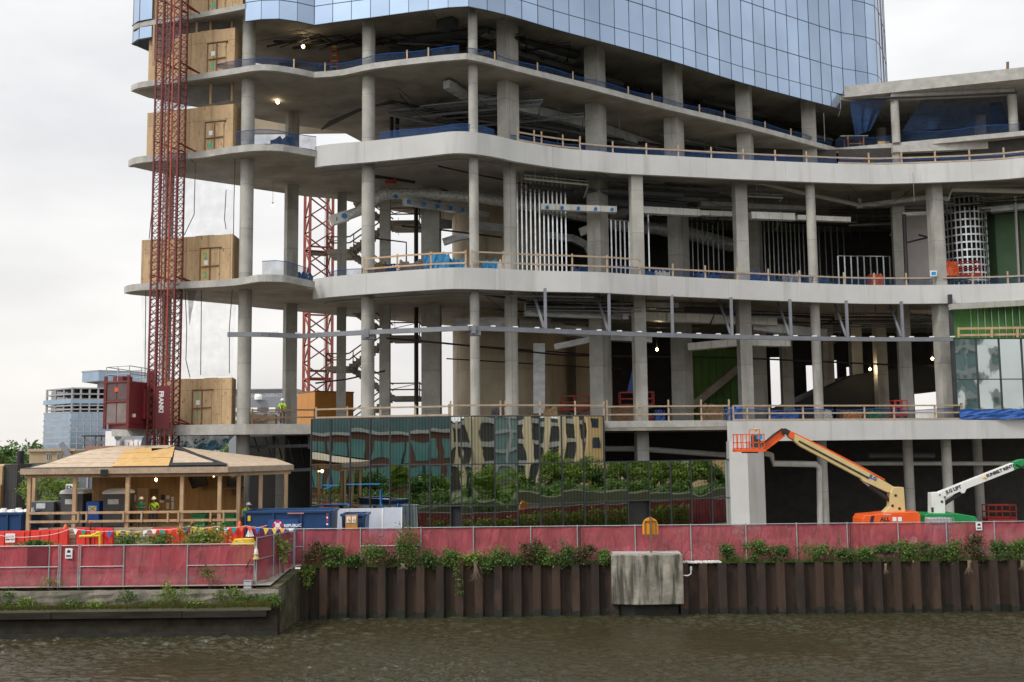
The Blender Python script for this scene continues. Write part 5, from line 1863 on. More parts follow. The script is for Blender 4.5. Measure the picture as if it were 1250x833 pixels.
def np_(px, py, Y=YN): return P(px, py, Y)
net([np_(187, 74), np_(284, 42), np_(286, 15, 69.9), np_(187, 30)], 'dark_netting', M['net_d'], 'dark netting behind wooden studs above the hoarding marked 5')
net([np_(200, 135), np_(284, 122), np_(286, 94), np_(200, 104)], 'dark_netting', M['net_d'], 'dark netting in the gap above the hoarding marked 4, under the floor of the 5')
for px, y0, y1, lab in ((187, 80, 30, 'wooden stud left of the hoist mast, on the fifth floor hoarding'), (240, 45, 23, 'wooden stud just right of the hoist mast, on the fifth floor hoarding'), (257, 42, 20, 'wooden stud above the door of the fifth floor hoarding'), (283, 36, 15, 'wooden stud at the right end of the fifth floor hoarding'),
                        (257, 128, 98, 'wooden stud above the door of the fourth floor hoarding'), (283, 124, 94, 'wooden stud at the right end of the fourth floor hoarding')):
    a_, b_ = np_(px, y0, 70.0), np_(px, y1, 70.0)
    tag(MB().bar((a_.x, 70, a_.z), (a_.x, 70, b_.z), .14, .1).build('wooden_stud', M['lumber']), lab, 'stud')
net([np_(190, 293, 70.2), np_(285, 286, 69.6), np_(288, 186, 69.6), np_(190, 194, 70.2)], 'grey_netting', M['net_g'], 'pale translucent netting hanging over the hoarding with the two 2s', .05, 20,
    cords=[[np_(233, 195, 69.3), np_(238.5, 200, 69.3), np_(237, 262, 69.2), np_(225, 287, 69.2)], [np_(190, 194, 70), np_(186, 250, 70), np_(182, 292, 70)], [np_(287, 186, 69.4), np_(285.5, 250, 69.4), np_(285, 286, 69.4)], [np_(276, 232, 69.3), np_(274, 268, 69.3), np_(276, 280, 69.3)]])
net([np_(177, 462, 70.4), np_(283, 459, 69.6), np_(290, 350, 69.6), np_(172, 355, 70.4)], 'grey_netting', M['net_g'], 'pale translucent netting hanging above the lowest hoarding', .05, 20,
    cords=[[np_(226, 352, 69.3), np_(228, 400, 69.3), np_(227, 440, 69.2), np_(232, 461, 69.2)], [np_(246, 352, 69.4), np_(245, 458, 69.4)], [np_(178, 357, 70), np_(177, 462, 70)], [np_(284, 350, 69.4), np_(280, 400, 69.3), np_(280, 456, 69.4)], [np_(220, 360, 69.5), np_(219, 405, 69.4), np_(217, 450, 69.4)]])
net([np_(240, 352, 69.5), np_(231, 398, 69.5), np_(229, 352, 69.5), np_(225, 351, 69.5)], 'grey_netting', M['net_d'], 'gathered dark strand of netting under the third floor edge', .04, 6)
net([np_(213, 548, 70.3), np_(268, 550, 69.2), np_(291, 527, 69.0), np_(211, 529, 70.3)], 'blue_netting', M['net_l'], 'ragged blue netting below the lowest hoarding, above the shelter roof', .12, 16)
net([np_(169, 556, 70.6), np_(184, 553, 70.5), np_(186, 528, 70.5), np_(174, 534, 70.5)], 'blue_netting', M['net_l'], 'scrap of blue netting just left of the hoist mast foot', .08, 8)

# ================================================================== TOWER CRANE MAST AND CABIN BEHIND
ct = thing('crane_mast', 'faded red lattice mast of a tower crane standing behind the left wing', 'crane', (P(391, 300, 90).x, 90, ZG))
cx, cy = P(389, 300, 90).x, 90.0
an = R(24)
hs_ = 1.02
cor = [(cx + hs_ * (c * math.cos(an) - s * math.sin(an)), cy + hs_ * (c * math.sin(an) + s * math.cos(an))) for c, s in ((-1, -1), (1, -1), (1, 1), (-1, 1))]
zc_top = 35.5
mb = MB()
for x, y in cor: mb.bar((x, y, ZG), (x, y, zc_top), .22, .22)
mb.build('legs', M['crane'], ct)
mb = MB()
z = ZG + 1.0
k_ = 0
while z < zc_top - 2:
    for i in range(4):
        p_, q_ = cor[i], cor[(i + 1) % 4]
        if (i + k_) % 2: p_, q_ = q_, p_
        mb.bar((*p_, z), (*q_, z + 1.45), .11, .11)
        mb.bar((*q_, z + 1.45), (*p_, z + 2.9), .11, .11)
        if k_ % 2 == 0: mb.bar((*p_, z), (*q_, z), .14, .14)
    z += 2.9
    k_ += 1
mb.build('bracing', M['crane'], ct)
mb = MB()
for s_ in (-.2, .2): mb.bar((cx + .7 + s_, cy + .3, ZG), (cx + .7 + s_, cy + .3, zc_top), .04, .04)
z = ZG
while z < zc_top:
    mb.bar((cx + .5, cy + .3, z), (cx + .9, cy + .3, z), .03, .03)
    z += .6
mb.build('ladder', M['post'], ct)
for z in (P(390, 310, 90).z, P(390, 453, 90).z):
    MB().box((cx, cy, z), (1.7, 1.7, .08), an).build('platform', M['grey_p'], ct)
oc = thing('site_cabin', 'ochre panelled box cabin standing on the second floor slab behind the left columns', 'cabin', P(395, 508, 82))
a_, b_, c_ = P(363, 495, 85), P(384.5, 495, 81.5), P(431.5, 495, 84)
zc0_, zc1_ = zL2, P(384, 478.5, 81.5).z
dd_ = (c_.x - b_.x + a_.x, c_.y - b_.y + a_.y)
MB().prism([(a_.x, a_.y), (b_.x, b_.y), (c_.x, c_.y), dd_], zc0_ + .08, zc1_).build('body', seams(M['box_o'], 'sum', .62, 9, .16, .02), oc)
MB().prism([(a_.x, a_.y), (b_.x, b_.y - .05), (c_.x + .05, c_.y), dd_], zc1_, zc1_ + .1).build('roof', M['lumber_dk'], oc)

# ================================================================== STAIR
def stair_tower():
    t_ = thing('concrete_stair', 'concrete switchback stair with brown handrails between the left columns', 'staircase', P(470, 508, 80))
    xl, xr = P(428, 300, 81.5).x, P(478, 300, 81.5).x
    def run(zb0, zt0):
        n_f = 4
        dz = (zt0 - zb0) / n_f
        for k_ in range(n_f):
            z0, z1 = zb0 + k_ * dz, zb0 + (k_ + 1) * dz
            yy = 81.0 if k_ % 2 == 0 else 82.7
            x0, x1 = (xl, xr) if k_ % 2 == 0 else (xr, xl)
            mb = MB()
            ns = 12
            sgn = 1 if x1 > x0 else -1
            for i in range(ns):
                xa_, xb_ = x0 + (x1 - x0) * i / ns, x0 + (x1 - x0) * (i + 1) / ns
                za_ = z0 + dz * i / ns
                zb2 = z0 + dz * (i + 1) / ns
                mb.grid8([(min(xa_, xb_), yy, za_ - .28 if sgn > 0 else zb2 - .5), (max(xa_, xb_), yy, zb2 - .5 if sgn > 0 else za_ - .28), (max(xa_, xb_), yy + 1.4, zb2 - .5 if sgn > 0 else za_ - .28), (min(xa_, xb_), yy + 1.4, za_ - .28 if sgn > 0 else zb2 - .5),
                          (min(xa_, xb_), yy, zb2), (max(xa_, xb_), yy, zb2), (max(xa_, xb_), yy + 1.4, zb2), (min(xa_, xb_), yy + 1.4, zb2)])
            mb.build('flight', M['slab'], t_)
            hb_ = MB()
            for h in (.5, 1.0):
                hb_.bar((x0, yy - .03, z0 + h), (x1, yy - .03, z1 + h), .06, .1)
            for u in (.1, .5, .9):
                hb_.bar((x0 + (x1 - x0) * u, yy - .03, z0 + dz * u), (x0 + (x1 - x0) * u, yy - .03, z0 + dz * u + 1.05), .07, .07)
            hb_.build('handrail', M['lumber_dk'], t_)
            # landing at the end
            la_, lb_ = (x1, x1 + 2.3) if x1 > x0 else (x1 - 1.8, x1)
            if k_ < n_f - 1:
                MB().box2((la_, 80.9, z1 - .35), (lb_, 84.2, z1 - .002)).build('landing', M['slab'], t_)
                lr_ = MB()
                for h in (.5, 1.0):
                    lr_.bar((la_, 80.93, z1 + h), (lb_, 80.93, z1 + h), .06, .1)
                    lr_.bar((lb_ if x1 > x0 else la_, 80.93, z1 + h), (lb_ if x1 > x0 else la_, 84.1, z1 + h), .06, .1)
                lr_.bar((lb_ if x1 > x0 else la_, 80.93, z1), (lb_ if x1 > x0 else la_, 80.93, z1 + 1.1), .08, .08)
                lr_.bar((la_, 80.93, z1 + .5), (lb_, 80.93, z1 + 1.0), .05, .05)
                lr_.build('landing_rail', M['lumber_dk'], t_)
    run(zL2, zL3)
    run(zL3, zL4)
    return t_
stair_tower()
def pipe(pts, r, m, name='pipe', n=8):
    return part(MB().tube(pts, r, n), name, M[m], smooth=True)
# black riser beside the stair
pipe([P(508, 440, 79.5), P(508, 240, 79.5)], .16, 'pipe_d', 'riser')
p = P(508, 300, 79.5)
pipe([(p.x, p.y, zL2), (p.x, p.y, zL4 - TH)], .17, 'pipe_d', 'riser')

# ================================================================== FIT-OUT: ducts, pipes, studs
def duct(pts, w, h, m='galv', name='duct', joint=1.4):
    mb = MB()
    for a_, b_ in zip(pts[:-1], pts[1:]):
        a_, b_ = Vector(a_), Vector(b_)
        l_ = (b_ - a_).length
        n_ = max(1, round(l_ / joint))
        for i in range(n_):
            p_, q_ = a_ + (b_ - a_) * (i / n_), a_ + (b_ - a_) * ((i + 1) / n_)
            mb.bar(p_, q_ - (b_ - a_).normalized() * .02, w, h)
            mb.bar(q_ - (b_ - a_).normalized() * .05, q_, w + .06, h + .06)
    return part(mb, name, M[m])
def boot(px, py, Y, r=.16, d=.12):
    p = P(px, py, Y)
    return part(MB().tube([(p.x, p.y, p.z), (p.x, p.y - d, p.z)], r, 12), 'duct_spigot', M['tape'], smooth=True)
# level three: long foil wrapped duct
fl = [P(441, 257, 74.6), P(452, 247, 74.8), P(466, 239, 75), P(480, 236.5, 75.3), P(520, 237.5, 76), P(578, 241, 77.2), P(640, 250.5, 79), P(690, 260, 81), P(735, 269, 83.5)]
pts_ = SM([tuple(x) for x in fl], 8)
mb = MB().tube(pts_, [.40 + .022 * math.sin(i * 2.1) + rnd.uniform(-.025, .025) for i in range(len(pts_))], 14)
part(mb, 'foil_duct', M['foil'], smooth=True)
duct([P(404, 270, 73.8), P(424, 263.5, 74.2)], .7, .72, 'duct_w')
mb = MB().tube([P(424, 263.5, 74.2), P(441, 257, 74.6)], .36, 14)
part(mb, 'foil_duct', M['foil'], smooth=True)
boot(409, 268, 73.7, .2); boot(420.5, 264, 73.8, .2); boot(483, 240.5, 74.7, .16, .2)
duct([P(494, 246, 74.5), P(572, 258.5, 79)], .55, .5, 'galv')
duct([P(574, 258.7, 79), P(596, 262.5, 80)], .35, .35, 'galv')
for px, py in ((499, 246.5), (518, 249.5), (535, 252), (550, 254.5), (564, 257)): boot(px, py, 74 + (px - 499) * .065, .15)
duct([P(541, 296, 80), P(556, 291, 80), P(575, 287, 80)], .6, .5, 'galv')
duct([P(573, 275, 79), P(613, 279.5, 81)], .6, .6, 'galv')
duct([P(660, 253, 73.4), P(752, 256.5, 74)], .5, .44, 'duct_w')
for px in (668, 686, 706, 727, 747): boot(px, 253.2 + (px - 660) * .035, 73.2, .13)
duct([P(783, 257, 76), P(852, 260.5, 77.5)], .6, .5, 'duct_w')
duct([P(852, 260.5, 77.5), P(894, 262, 78.5)], .5, .36, 'duct_w')
duct([P(915, 263.5, 77), P(968, 265.5, 78)], .6, .52, 'duct_w')
duct([P(972, 266, 78), P(1036, 268.7, 79.2)], .5, .36, 'duct_w')
duct([P(635, 284, 86), P(700, 292, 86), P(716, 300, 86), P(722, 312, 86)], .7, .6, 'galv')
duct([P(708, 284, 80), P(722, 279, 80)], .5, .6, 'duct_w')
duct([P(748, 264, 82), P(772, 257, 80)], .7, .6, 'galv')
fd = MB()
pts_ = [P(735, 270, 84), P(770, 276, 86), P(830, 283, 88.5), P(893, 300, 91)]
pts_ = SM([tuple(x) for x in pts_], 7)
fd.tube(pts_, [.6 + rnd.uniform(-.05, .05) for _ in pts_], 12)
part(fd, 'foil_duct', M['foil'], smooth=True)
# level two ducts
duct([P(556, 396, 79.5), P(600, 393, 78.6), P(632, 395, 78)], .8, .7, 'galv')
duct([P(632, 397, 78), P(672, 402, 79), P(717, 407, 80.5)], 1.0, .75, 'galv')
duct([P(678, 424, 80), P(722, 415, 79)], .6, .45, 'galv')
duct([P(658, 420, 80.5), P(658, 505, 80.5)], 1.0, .9, 'galv')
duct([P(785, 386, 77), P(812, 388, 77), P(895, 391, 78.5), P(945, 393, 79.5)], .9, .62, 'duct_w')
duct([P(738, 411, 80), P(795, 414, 80)], 1.0, .6, 'galv')
duct([P(842, 424, 80), P(905, 418, 78), P(962, 419, 78.5)], .9, .55, 'duct_w')
duct([P(915, 398, 80), P(1005, 408, 83)], .9, .7, 'galv')
# level four: galvanised duct under the upper slab
zq5, zq6 = zL5 - .8, zL6 - .3 - .4
duct([PZ(545, 103, zq5), PZ(553, 107, zq5), PZ(572, 120, zq5)], .55, .55, 'galv', joint=.9)
duct([PZ(572, 120, zq5), PZ(626, 129, zq5), PZ(725, 154, zq5), PZ(830, 190, zq5)], .55, .7, 'galv')
duct([PZ(590, 40, zq6), PZ(700, 74, zq6)], .6, .45, 'galv')
duct([PZ(536, 33, zq6), PZ(556, 28, zq6)], .8, .6, 'grey_p')
# pipes
def pp(*a): return [P(*x) for x in a]
pipe(pp((905, 221.5, 78), (930, 223.5, 78), (960, 231, 79), (1000, 240, 80), (1046, 250, 81)), .17, 'pipe_w')
pipe(pp((1046, 252, 81), (1084, 247, 80), (1130, 241, 79), (1158, 243, 78), (1161, 231, 78), (1250, 233.5, 78.5)), .2, 'pipe_w')
pipe(pp((1051, 250, 81), (1049, 243, 81)), .14, 'pipe_w')
pipe(pp((1102, 262, 78.5), (1139, 260, 78.5)), .17, 'pipe_w')
pipe(pp((1103.5, 262, 78.4), (1107, 346, 78.4)), .16, 'pipe_d')
pipe(pp((1108, 296, 78.3), (1133, 290, 78.3), (1122, 287, 79.5)), .07, 'pipe_d')
for a_, b_ in (((535, 203, 70), (585, 214, 73)), ((585, 214, 73), (700, 236, 79)), ((540, 232, 76), (700, 262, 82))): pipe(pp(a_, b_), .06, 'pipe_d')
pipe(pp((455, 215, 74), (480, 217.5, 75), (506, 222, 76)), .16, 'pipe_d')
pipe(pp((470, 222, 74.5), (482, 223, 74.8), (482, 213, 74.8), (486, 213, 75)), .13, 'red_l')
pipe(pp((490, 276, 78), (540, 281, 78), (613, 290, 78)), .07, 'pipe_d')
pipe(pp((455, 291, 77), (496, 296, 77), (496, 330, 77)), .06, 'pipe_d')
for y0, y1 in ((372, 388), (399, 402), (420, 432), (438, 447)):
    pipe(pp((545, y0, 80), (760, y1 + 4, 84)), .05, 'pipe_d')
pipe(pp((385, 468, 76), (424, 463, 76), (470, 453, 77)), .06, 'pipe_d')
pipe(pp((472, 413, 72), (540, 419, 74), (690, 434, 78), (900, 437, 84), (1165, 449, 86)), .07, 'pipe_d')
pipe(pp((575, 357, 68.5), (640, 367, 71), (700, 376, 74), (770, 364, 78)), .09, 'pipe_d')
pipe(pp((700, 376, 74), (800, 384, 80), (1000, 395, 88)), .07, 'pipe_d')
rr = random.Random(21)
for k_ in range(26):                      # sprinkler mains and hangers in the deep bays
    lv_ = rr.choice(((zL3 - TH, 72), (zL4 - TH, 74), (zL5 - .35, 80), (zL6 - .3, 78), (zL6 - .3, 84)))
    x0 = rr.uniform(2, 50)
    y0 = rr.uniform(lv_[1] + 8, 98)
    z = lv_[0] - rr.uniform(.3, 1.1)
    mb = MB()
    l_ = rr.uniform(6, 18)
    dy = rr.uniform(-2, 6)
    mb.tube([(x0, y0, z), (x0 + l_, y0 + dy, z)], rr.uniform(.04, .11), 6)
    for j in range(4):
        u = (j + .5) / 4
        mb.tube([(x0 + l_ * u, y0 + dy * u, z), (x0 + l_ * u, y0 + dy * u, lv_[0] + .02)], .015, 4)
    part(mb, 'pipe_run', M['pipe_d'])
# cable trays / grouped dark pipes under level five
for k_ in range(6):
    o_ = k_ * 1.7
    pipe([PZ(393 + o_, 158 - o_, zL5 - 1.2), PZ(437 + o_, 136 - o_ * .6, zL5 - 1.1), PZ(478 + o_, 123 + o_ * .2, zL5 - 1.0), PZ(580, 144 + o_, zL5 - 1.0), PZ(680, 170 + o_, zL5 - 1.0)], .08, 'pipe_d')
for a_ in (478, 485): pipe(pp((a_, 135, 78), (a_, 168, 78)), .15, 'pipe_d', 'riser')
pipe(pp((478, 136, 78), (490, 132, 78)), .15, 'pipe_d')
# tower ceiling: dark hangers and pipes over level five
for k_ in range(16):
    a_ = 318 + k_ * 8
    z = zL6 - .55 - .12 * (k_ % 4)
    pipe([PZ(a_, 50 + (k_ * 7) % 13, z), PZ(a_ + 48, 42 + (k_ * 5) % 15, z), PZ(a_ + 70, 47 + (k_ * 3) % 11, z)], .05 + .03 * (k_ % 3), 'pipe_d' if k_ % 4 else 'steel')
for k_ in range(12):
    a_ = 455 + k_ * 10
    z = zL6 - .55 - .12 * (k_ % 4)
    pipe([PZ(a_, 48 + (k_ * 5) % 10, z), PZ(a_ + 58, 46 + (k_ * 3) % 13, z)], .05 + .03 * (k_ % 2), 'pipe_d' if k_ % 3 else 'steel')
for k_ in range(16):
    a_ = 650 + k_ * 22
    y_ = 78 + (a_ - 650) * .235
    z = zL6 - .7 - .15 * (k_ % 4)
    pipe([PZ(a_, y_, z), PZ(a_ + 62, y_ + 16 + (k_ % 3) * 4, z)], .11, 'pipe_d')
    duct([PZ(a_ + 4, y_ + 9, z - .2), PZ(a_ + 34, y_ + 16, z - .2)], .5, .3, 'grey_p' if k_ % 3 else 'galv')
for k_ in range(12):
    a_ = 650 + k_ * 26
    y_ = 168 + (a_ - 650) * .16
    z = zL5 - .9 - .12 * (k_ % 3)
    if y_ < 205: pipe([PZ(a_, y_ - 14, z), PZ(a_ + 60, y_ - 6, z)], .09, 'pipe_d')
CLUT = [(zL6 - .3, L5line, 1), (zL5 - .35, L5line, 2), (zL4 - TH, SM(L4N, 3), 3), (zL3 - TH, SM(L3N, 3), 4)]
def edge_y(ln, x):
    for p_, q_ in zip(ln[:-1], ln[1:]):
        if min(p_[0], q_[0]) <= x <= max(p_[0], q_[0]) and abs(q_[0] - p_[0]) > 1e-6:
            return p_[1] + (q_[1] - p_[1]) * (x - p_[0]) / (q_[0] - p_[0])
    return max(p_[1] for p_ in ln)
def keep_in(ln, pts, m_=2.2):
    """moves a run back until every point of it lies behind the slab edge"""
    d_ = 0
    for i in range(len(pts) - 1):
        for j in range(5):
            q_ = pts[i] + (pts[i + 1] - pts[i]) * (j / 4)
            d_ = max(d_, edge_y(ln, q_.x) + m_ - q_.y)
    return [q_ + Vector((0, d_, 0)) for q_ in pts]
for k_ in range(126):                      # crowded services in the bays behind the slab edges
    zc_2, ln_2, cd_ = CLUT[(0, 1, 2, 2, 3, 3)[k_ % 6]]
    i_ = rr.randrange(int(len(ln_2) * .3), len(ln_2) - 2)
    ex_, ey_ = ln_2[i_]
    ex_ = max(ex_, -9) if cd_ < 3 else max(ex_, 1)
    dx_ = Vector((ln_2[i_ + 1][0] - ln_2[i_][0], ln_2[i_ + 1][1] - ln_2[i_][1], 0)).normalized()
    back = rr.uniform(4, 13)
    a_ = Vector((ex_, ey_ + back, zc_2 - rr.uniform(.35, 1.5)))
    b_ = a_ + dx_ * rr.uniform(4, 12) + Vector((0, rr.uniform(-.6, .6), 0))
    a_, b_ = keep_in(ln_2, [a_, b_])
    t3 = k_ % 4
    mb = MB()
    if t3 == 0:
        mb.bar(a_, b_, rr.uniform(.4, .8), rr.uniform(.25, .5))
        nm_, m_ = 'duct_run', M['galv'] if k_ % 8 else M['grey_p']
    elif t3 == 1:
        for o_ in (-.25, .25): mb.bar(a_ + Vector((0, o_, 0)), b_ + Vector((0, o_, 0)), .04, .1)
        for j in range(14): mb.bar(a_ + (b_ - a_) * (j / 14) + Vector((0, -.25, 0)), a_ + (b_ - a_) * (j / 14) + Vector((0, .25, 0)), .03, .03)
        nm_, m_ = 'cable_tray', M['steel']
    else:
        mb.tube([a_, b_, b_ + Vector((rr.uniform(-.2, .2), rr.uniform(.5, 3), -rr.uniform(0, .8)))], rr.uniform(.05, .12), 6)
        mb.tube([a_ + Vector((0, 0, .25)), b_ + Vector((0, 0, .25))], .04, 5)
        nm_, m_ = 'service_pipe', M['pipe_d'] if t3 == 2 else M['pipe_w'] if k_ % 3 == 0 else M['steel']
    for j in range(3):
        q_ = a_ + (b_ - a_) * ((j + .5) / 3)
        mb.tube([(q_.x, q_.y, q_.z), (q_.x, q_.y, zc_2 + .02)], .02, 4)
    part(mb, nm_, m_)
for k_ in range(22):                      # loops of temporary cable strung between the columns
    zc_2, ln_2, cd_ = CLUT[(0, 1, 2, 3)[k_ % 4]]
    i_ = rr.randrange(int(len(ln_2) * .35), len(ln_2) - 4)
    a_ = Vector((max(ln_2[i_][0], -8), ln_2[i_][1] + rr.uniform(2, 6), zc_2 - .1))
    b_ = a_ + Vector((ln_2[i_ + 1][0] - ln_2[i_][0], ln_2[i_ + 1][1] - ln_2[i_][1], 0)).normalized() * rr.uniform(3, 6) + Vector((0, rr.uniform(.5, 2), 0))
    a_, b_ = keep_in(ln_2, [a_, b_], 1.2)
    sag = rr.uniform(.5, 1.6)
    part(MB().tube([a_ + (b_ - a_) * (j / 10) + Vector((0, 0, -sag * math.sin(math.pi * j / 10))) for j in range(11)], .022, 4), 'cable', M['pipe_d'])
# straight conduit under the white fascias
for ln, z in ((L4N, zB4 - 1.62), (L3N, zB3 - 1.55)):
    o_ = offset(SM(ln[:9], 3), 1.1)
    part(MB().tube([(x, y, z) for x, y in o_], .07, 6), 'conduit', M['steel'])
# ground floor pipes
pipe(pp((738, 548, 74), (778, 548, 74.5), (892, 556, 77)), .2, 'pipe_w')
pipe(pp((933, 553, 74), (942, 556, 74), (944, 566, 74), (996, 567, 74.4), (1000, 572, 74.6)), .22, 'pipe_w')
pipe(pp((1000, 572, 74.6), (1001, 645, 74.6)), .2, 'pipe_w', 'riser')
pipe(pp((1040, 566, 80), (1250, 566, 81)), .16, 'pipe_w')
pipe(pp((1060, 556, 79), (1140, 556, 80)), .2, 'grey_p')
for y_, Y in ((546, 72), (575, 73)):
    part(MB().bar(P(300, y_ + (2 if y_ > 560 else 0), Y), P(382, y_ - 2, Y), .3, .22), 'beam', M['steel'])
part(MB().bar(P(378, 528, 71.5), P(378, 548, 71.5), .2, .2), 'beam', M['steel'])
for k_ in range(5): pipe(pp((310 + k_ * 14, 534 + k_, 75), (316 + k_ * 14, 552 + k_ * 4, 77)), .06, 'grey_p' if k_ % 2 else 'pipe_d')
# threaded rods hanging from the slabs
rods = MB()
for k_ in range(60):
    lv_ = rr.choice((zL3 - TH, zL4 - TH, zL4 - TH, zL5 - .35))
    x, y = rr.uniform(-14, 34), rr.uniform(75, 92)
    rods.tube([(x, y, lv_ + .05), (x, y, lv_ - rr.uniform(.7, 2.6))], .018, 4)
tag(part(rods, 'hanger_rods', M['steel']), kind='stuff')

# metal stud partitions
def studs(px0, px1, n, Y0, Y1, z0, z1, label, m='stud', track=True, w=.1):
    a_, b_ = P(px0, 300, Y0), P(px1, 300, Y1)
    t_ = thing('stud_partition', label, 'partition', ((a_.x + b_.x) / 2, (Y0 + Y1) / 2, z0))
    for i in range(n):
        u = i / (n - 1)
        x, y = a_.x + (b_.x - a_.x) * u, Y0 + (Y1 - Y0) * u
        MB().box((x, y, (z0 + z1) / 2), (w, .12, z1 - z0 - .06)).build('stud', M[m], t_)
    if track:
        MB().bar((a_.x, Y0, z0 + .03), (b_.x, Y1, z0 + .03), .14, .05).build('track', M[m], t_)
        MB().bar((a_.x, Y0, z1 - .03), (b_.x, Y1, z1 - .03), .14, .05).build('track', M[m], t_)
    return t_
studs(632, 691, 12, 73.6, 75, zL3, zL4 - TH, 'row of twelve bright steel studs on the third floor beside the foil duct')
studs(741, 768, 6, 78, 79, zL3, zL4 - TH - 2.6, 'six steel studs between the two thick columns of the third floor')
studs(785, 792, 2, 79, 79.2, zL3, zL4 - TH, 'pair of steel studs behind the foil duct right of the fourth column')
studs(839, 883, 8, 88, 89, zL3, zL4 - TH, 'dim row of steel studs behind the pale duct at mid floor', 'galv', w=.08)
studs(928, 986, 12, 88, 91, zL3, zL4 - TH, 'dim row of steel studs left of the thin column on the third floor', 'galv', w=.08)
studs(1022, 1085, 9, 84, 84.5, zL3, P(1050, 312, 84).z, 'low bright stud frame with top rail beside the red cover on the third floor')
studs(1000, 1030, 5, 93, 94, zL3, zL4 - TH, 'few dark studs right of the thin column on the third floor', 'galv', w=.08)
# wall board, curved metal grid, green walls at the right
a_, b_ = P(1100, 300, 83), P(1150, 300, 82.5)
part(MB().box2((a_.x, 82.8, zL3), (b_.x, 83, zL4 - TH)), 'wall_board', M['gyp'])
gw = thing('metal_grid_wall', 'curved bright metal lath grid behind the orange lift on the third floor', 'lath wall', P(1175, 340, 81))
cxx, cyy = P(1177, 300, 83).x, 83.0
rad = 1.75
z0, z1 = zL3, zL4 - TH
mb = MB()
for k_ in range(16):
    t_ = math.pi + math.pi * k_ / 15
    x, y = cxx + rad * math.cos(t_), cyy + rad * math.sin(t_)
    mb.box((x, y, (z0 + z1) / 2), (.1, .04, z1 - z0), t_ + math.pi / 2)
mb.build('upright', M['stud'], gw)
mb = MB()
z = z0 + .3
while z < z1:
    pts_ = [(cxx + (rad + .03) * math.cos(math.pi + math.pi * k_ / 20), cyy + (rad + .03) * math.sin(math.pi + math.pi * k_ / 20)) for k_ in range(21)]
    mb.strip(pts_, z, z + .13, .03)
    z += .62
mb.build('band', M['stud'], gw)
MB().lathe([(rad - .5, z0), (rad - .5, z1)], (cxx, cyy, 0), 20).build('core_lining', M['dark'], gw)
a_, b_ = P(1203, 300, 85), P(1310, 300, 83)
part(MB().strip([(a_.x, 86), (P(1216, 300, 84).x, 84), (b_.x, 82)], zL3, zL4 - TH, .2), 'green_wall', M['green_wall'])
pipe(pp((1239, 240, 80), (1244, 345, 80)), .1, 'pipe_w', 'riser')
pipe(pp((1247, 258, 80), (1243, 262, 80), (1247, 345, 80)), .1, 'pipe_d', 'riser')
# right end of level two: mirror glass, green sheathing, rail, beam
eg = thing('upper_mirror_glass', 'pale mirrored glass wall below green sheathing at the right end of the second floor', 'glass wall', P(1200, 500, 76))
exs = [1166.5, 1193.5, 1221.5, 1249, 1277]
zz = [P(1200, 506, 75.8).z, P(1200, 463.5, 75.8).z, P(1200, 414, 75.8).z]
mu = MB()
for i in range(4):
    Yg = 75.4 + i * .12
    a_, b_ = P(exs[i], 460, Yg), P(exs[i + 1], 460, Yg + .12)
    for r_ in range(2):
        z0_, z1_ = (zL2, zz[1]) if r_ == 0 else (zz[1], zz[2])
        mb = MB()
        tw_, tx_ = rnd.uniform(-.006, .006), rnd.uniform(-.006, .006)
        for iz in range(9):
            for ix in range(7):
                u, v = ix / 6, iz / 8
                mb.v.append((a_.x + .03 + (b_.x - a_.x - .06) * u, a_.y + (b_.y - a_.y) * u + .006 * math.sin(math.pi * u) * math.sin(math.pi * v) + tw_ * (u - .5) + tx_ * (v - .5), z0_ + .03 + (z1_ - z0_ - .06) * v))
        for iz in range(8):
            for ix in range(6):
                k = iz * 7 + ix
                mb.f.append((k, k + 1, k + 8, k + 7))
        mb.build('glass_pane', M['glass_e'], eg, smooth=True)
        mu.bar((a_.x, a_.y, z1_), (b_.x, b_.y, z1_), .14, .07)
    mu.box((a_.x, a_.y, (zL2 + zz[2]) / 2), (.08, .16, zz[2] - zL2))
mu.build('mullions', M['mull'], eg)
a_, b_ = P(1165, 400, 76.2), P(1290, 400, 76.6)
part(MB().box2((a_.x, 76.6, zz[2] - .3), (b_.x, 76.8, zL3 - TH)), 'sheathing', M['green_board'])
for k_ in range(9):
    p = P(1186 + k_ * 8.5, 400, 76.5)
    part(MB().box((p.x, 76.55, (zz[2] + zL3 - TH) / 2), (.05, .06, zL3 - TH - zz[2])), 'stud', M['stud'])
part(MB().bar(P(1160, 375, 74.8), P(1290, 368, 75.5), .5, .42), 'beam', M['col'])
er = thing('timber_rail', 'timber guard rail on top of the pale mirrored glass at the right edge', 'guard rail', P(1200, 410, 75.4))
mb = MB()
for y0 in (401.5, 409.5): mb.bar(P(1169, y0, 75.2), P(1290, y0 - 2, 75.5), .06, .16)
mb.build('rail', M['lumber'], er)
for px in (1170, 1210.5, 1242):
    MB().bar(P(px, 412, 75.15), P(px, 400, 75.15), .14, .1, (1, 0, 0)).build('post', M['lumber'], er)
part(MB().box2((P(1160, 400, 75.3).x, 75.3, zL2), (P(1164.5, 400, 75.3).x, 75.5, zL3 - TH)), 'frame_post', M['mull'])
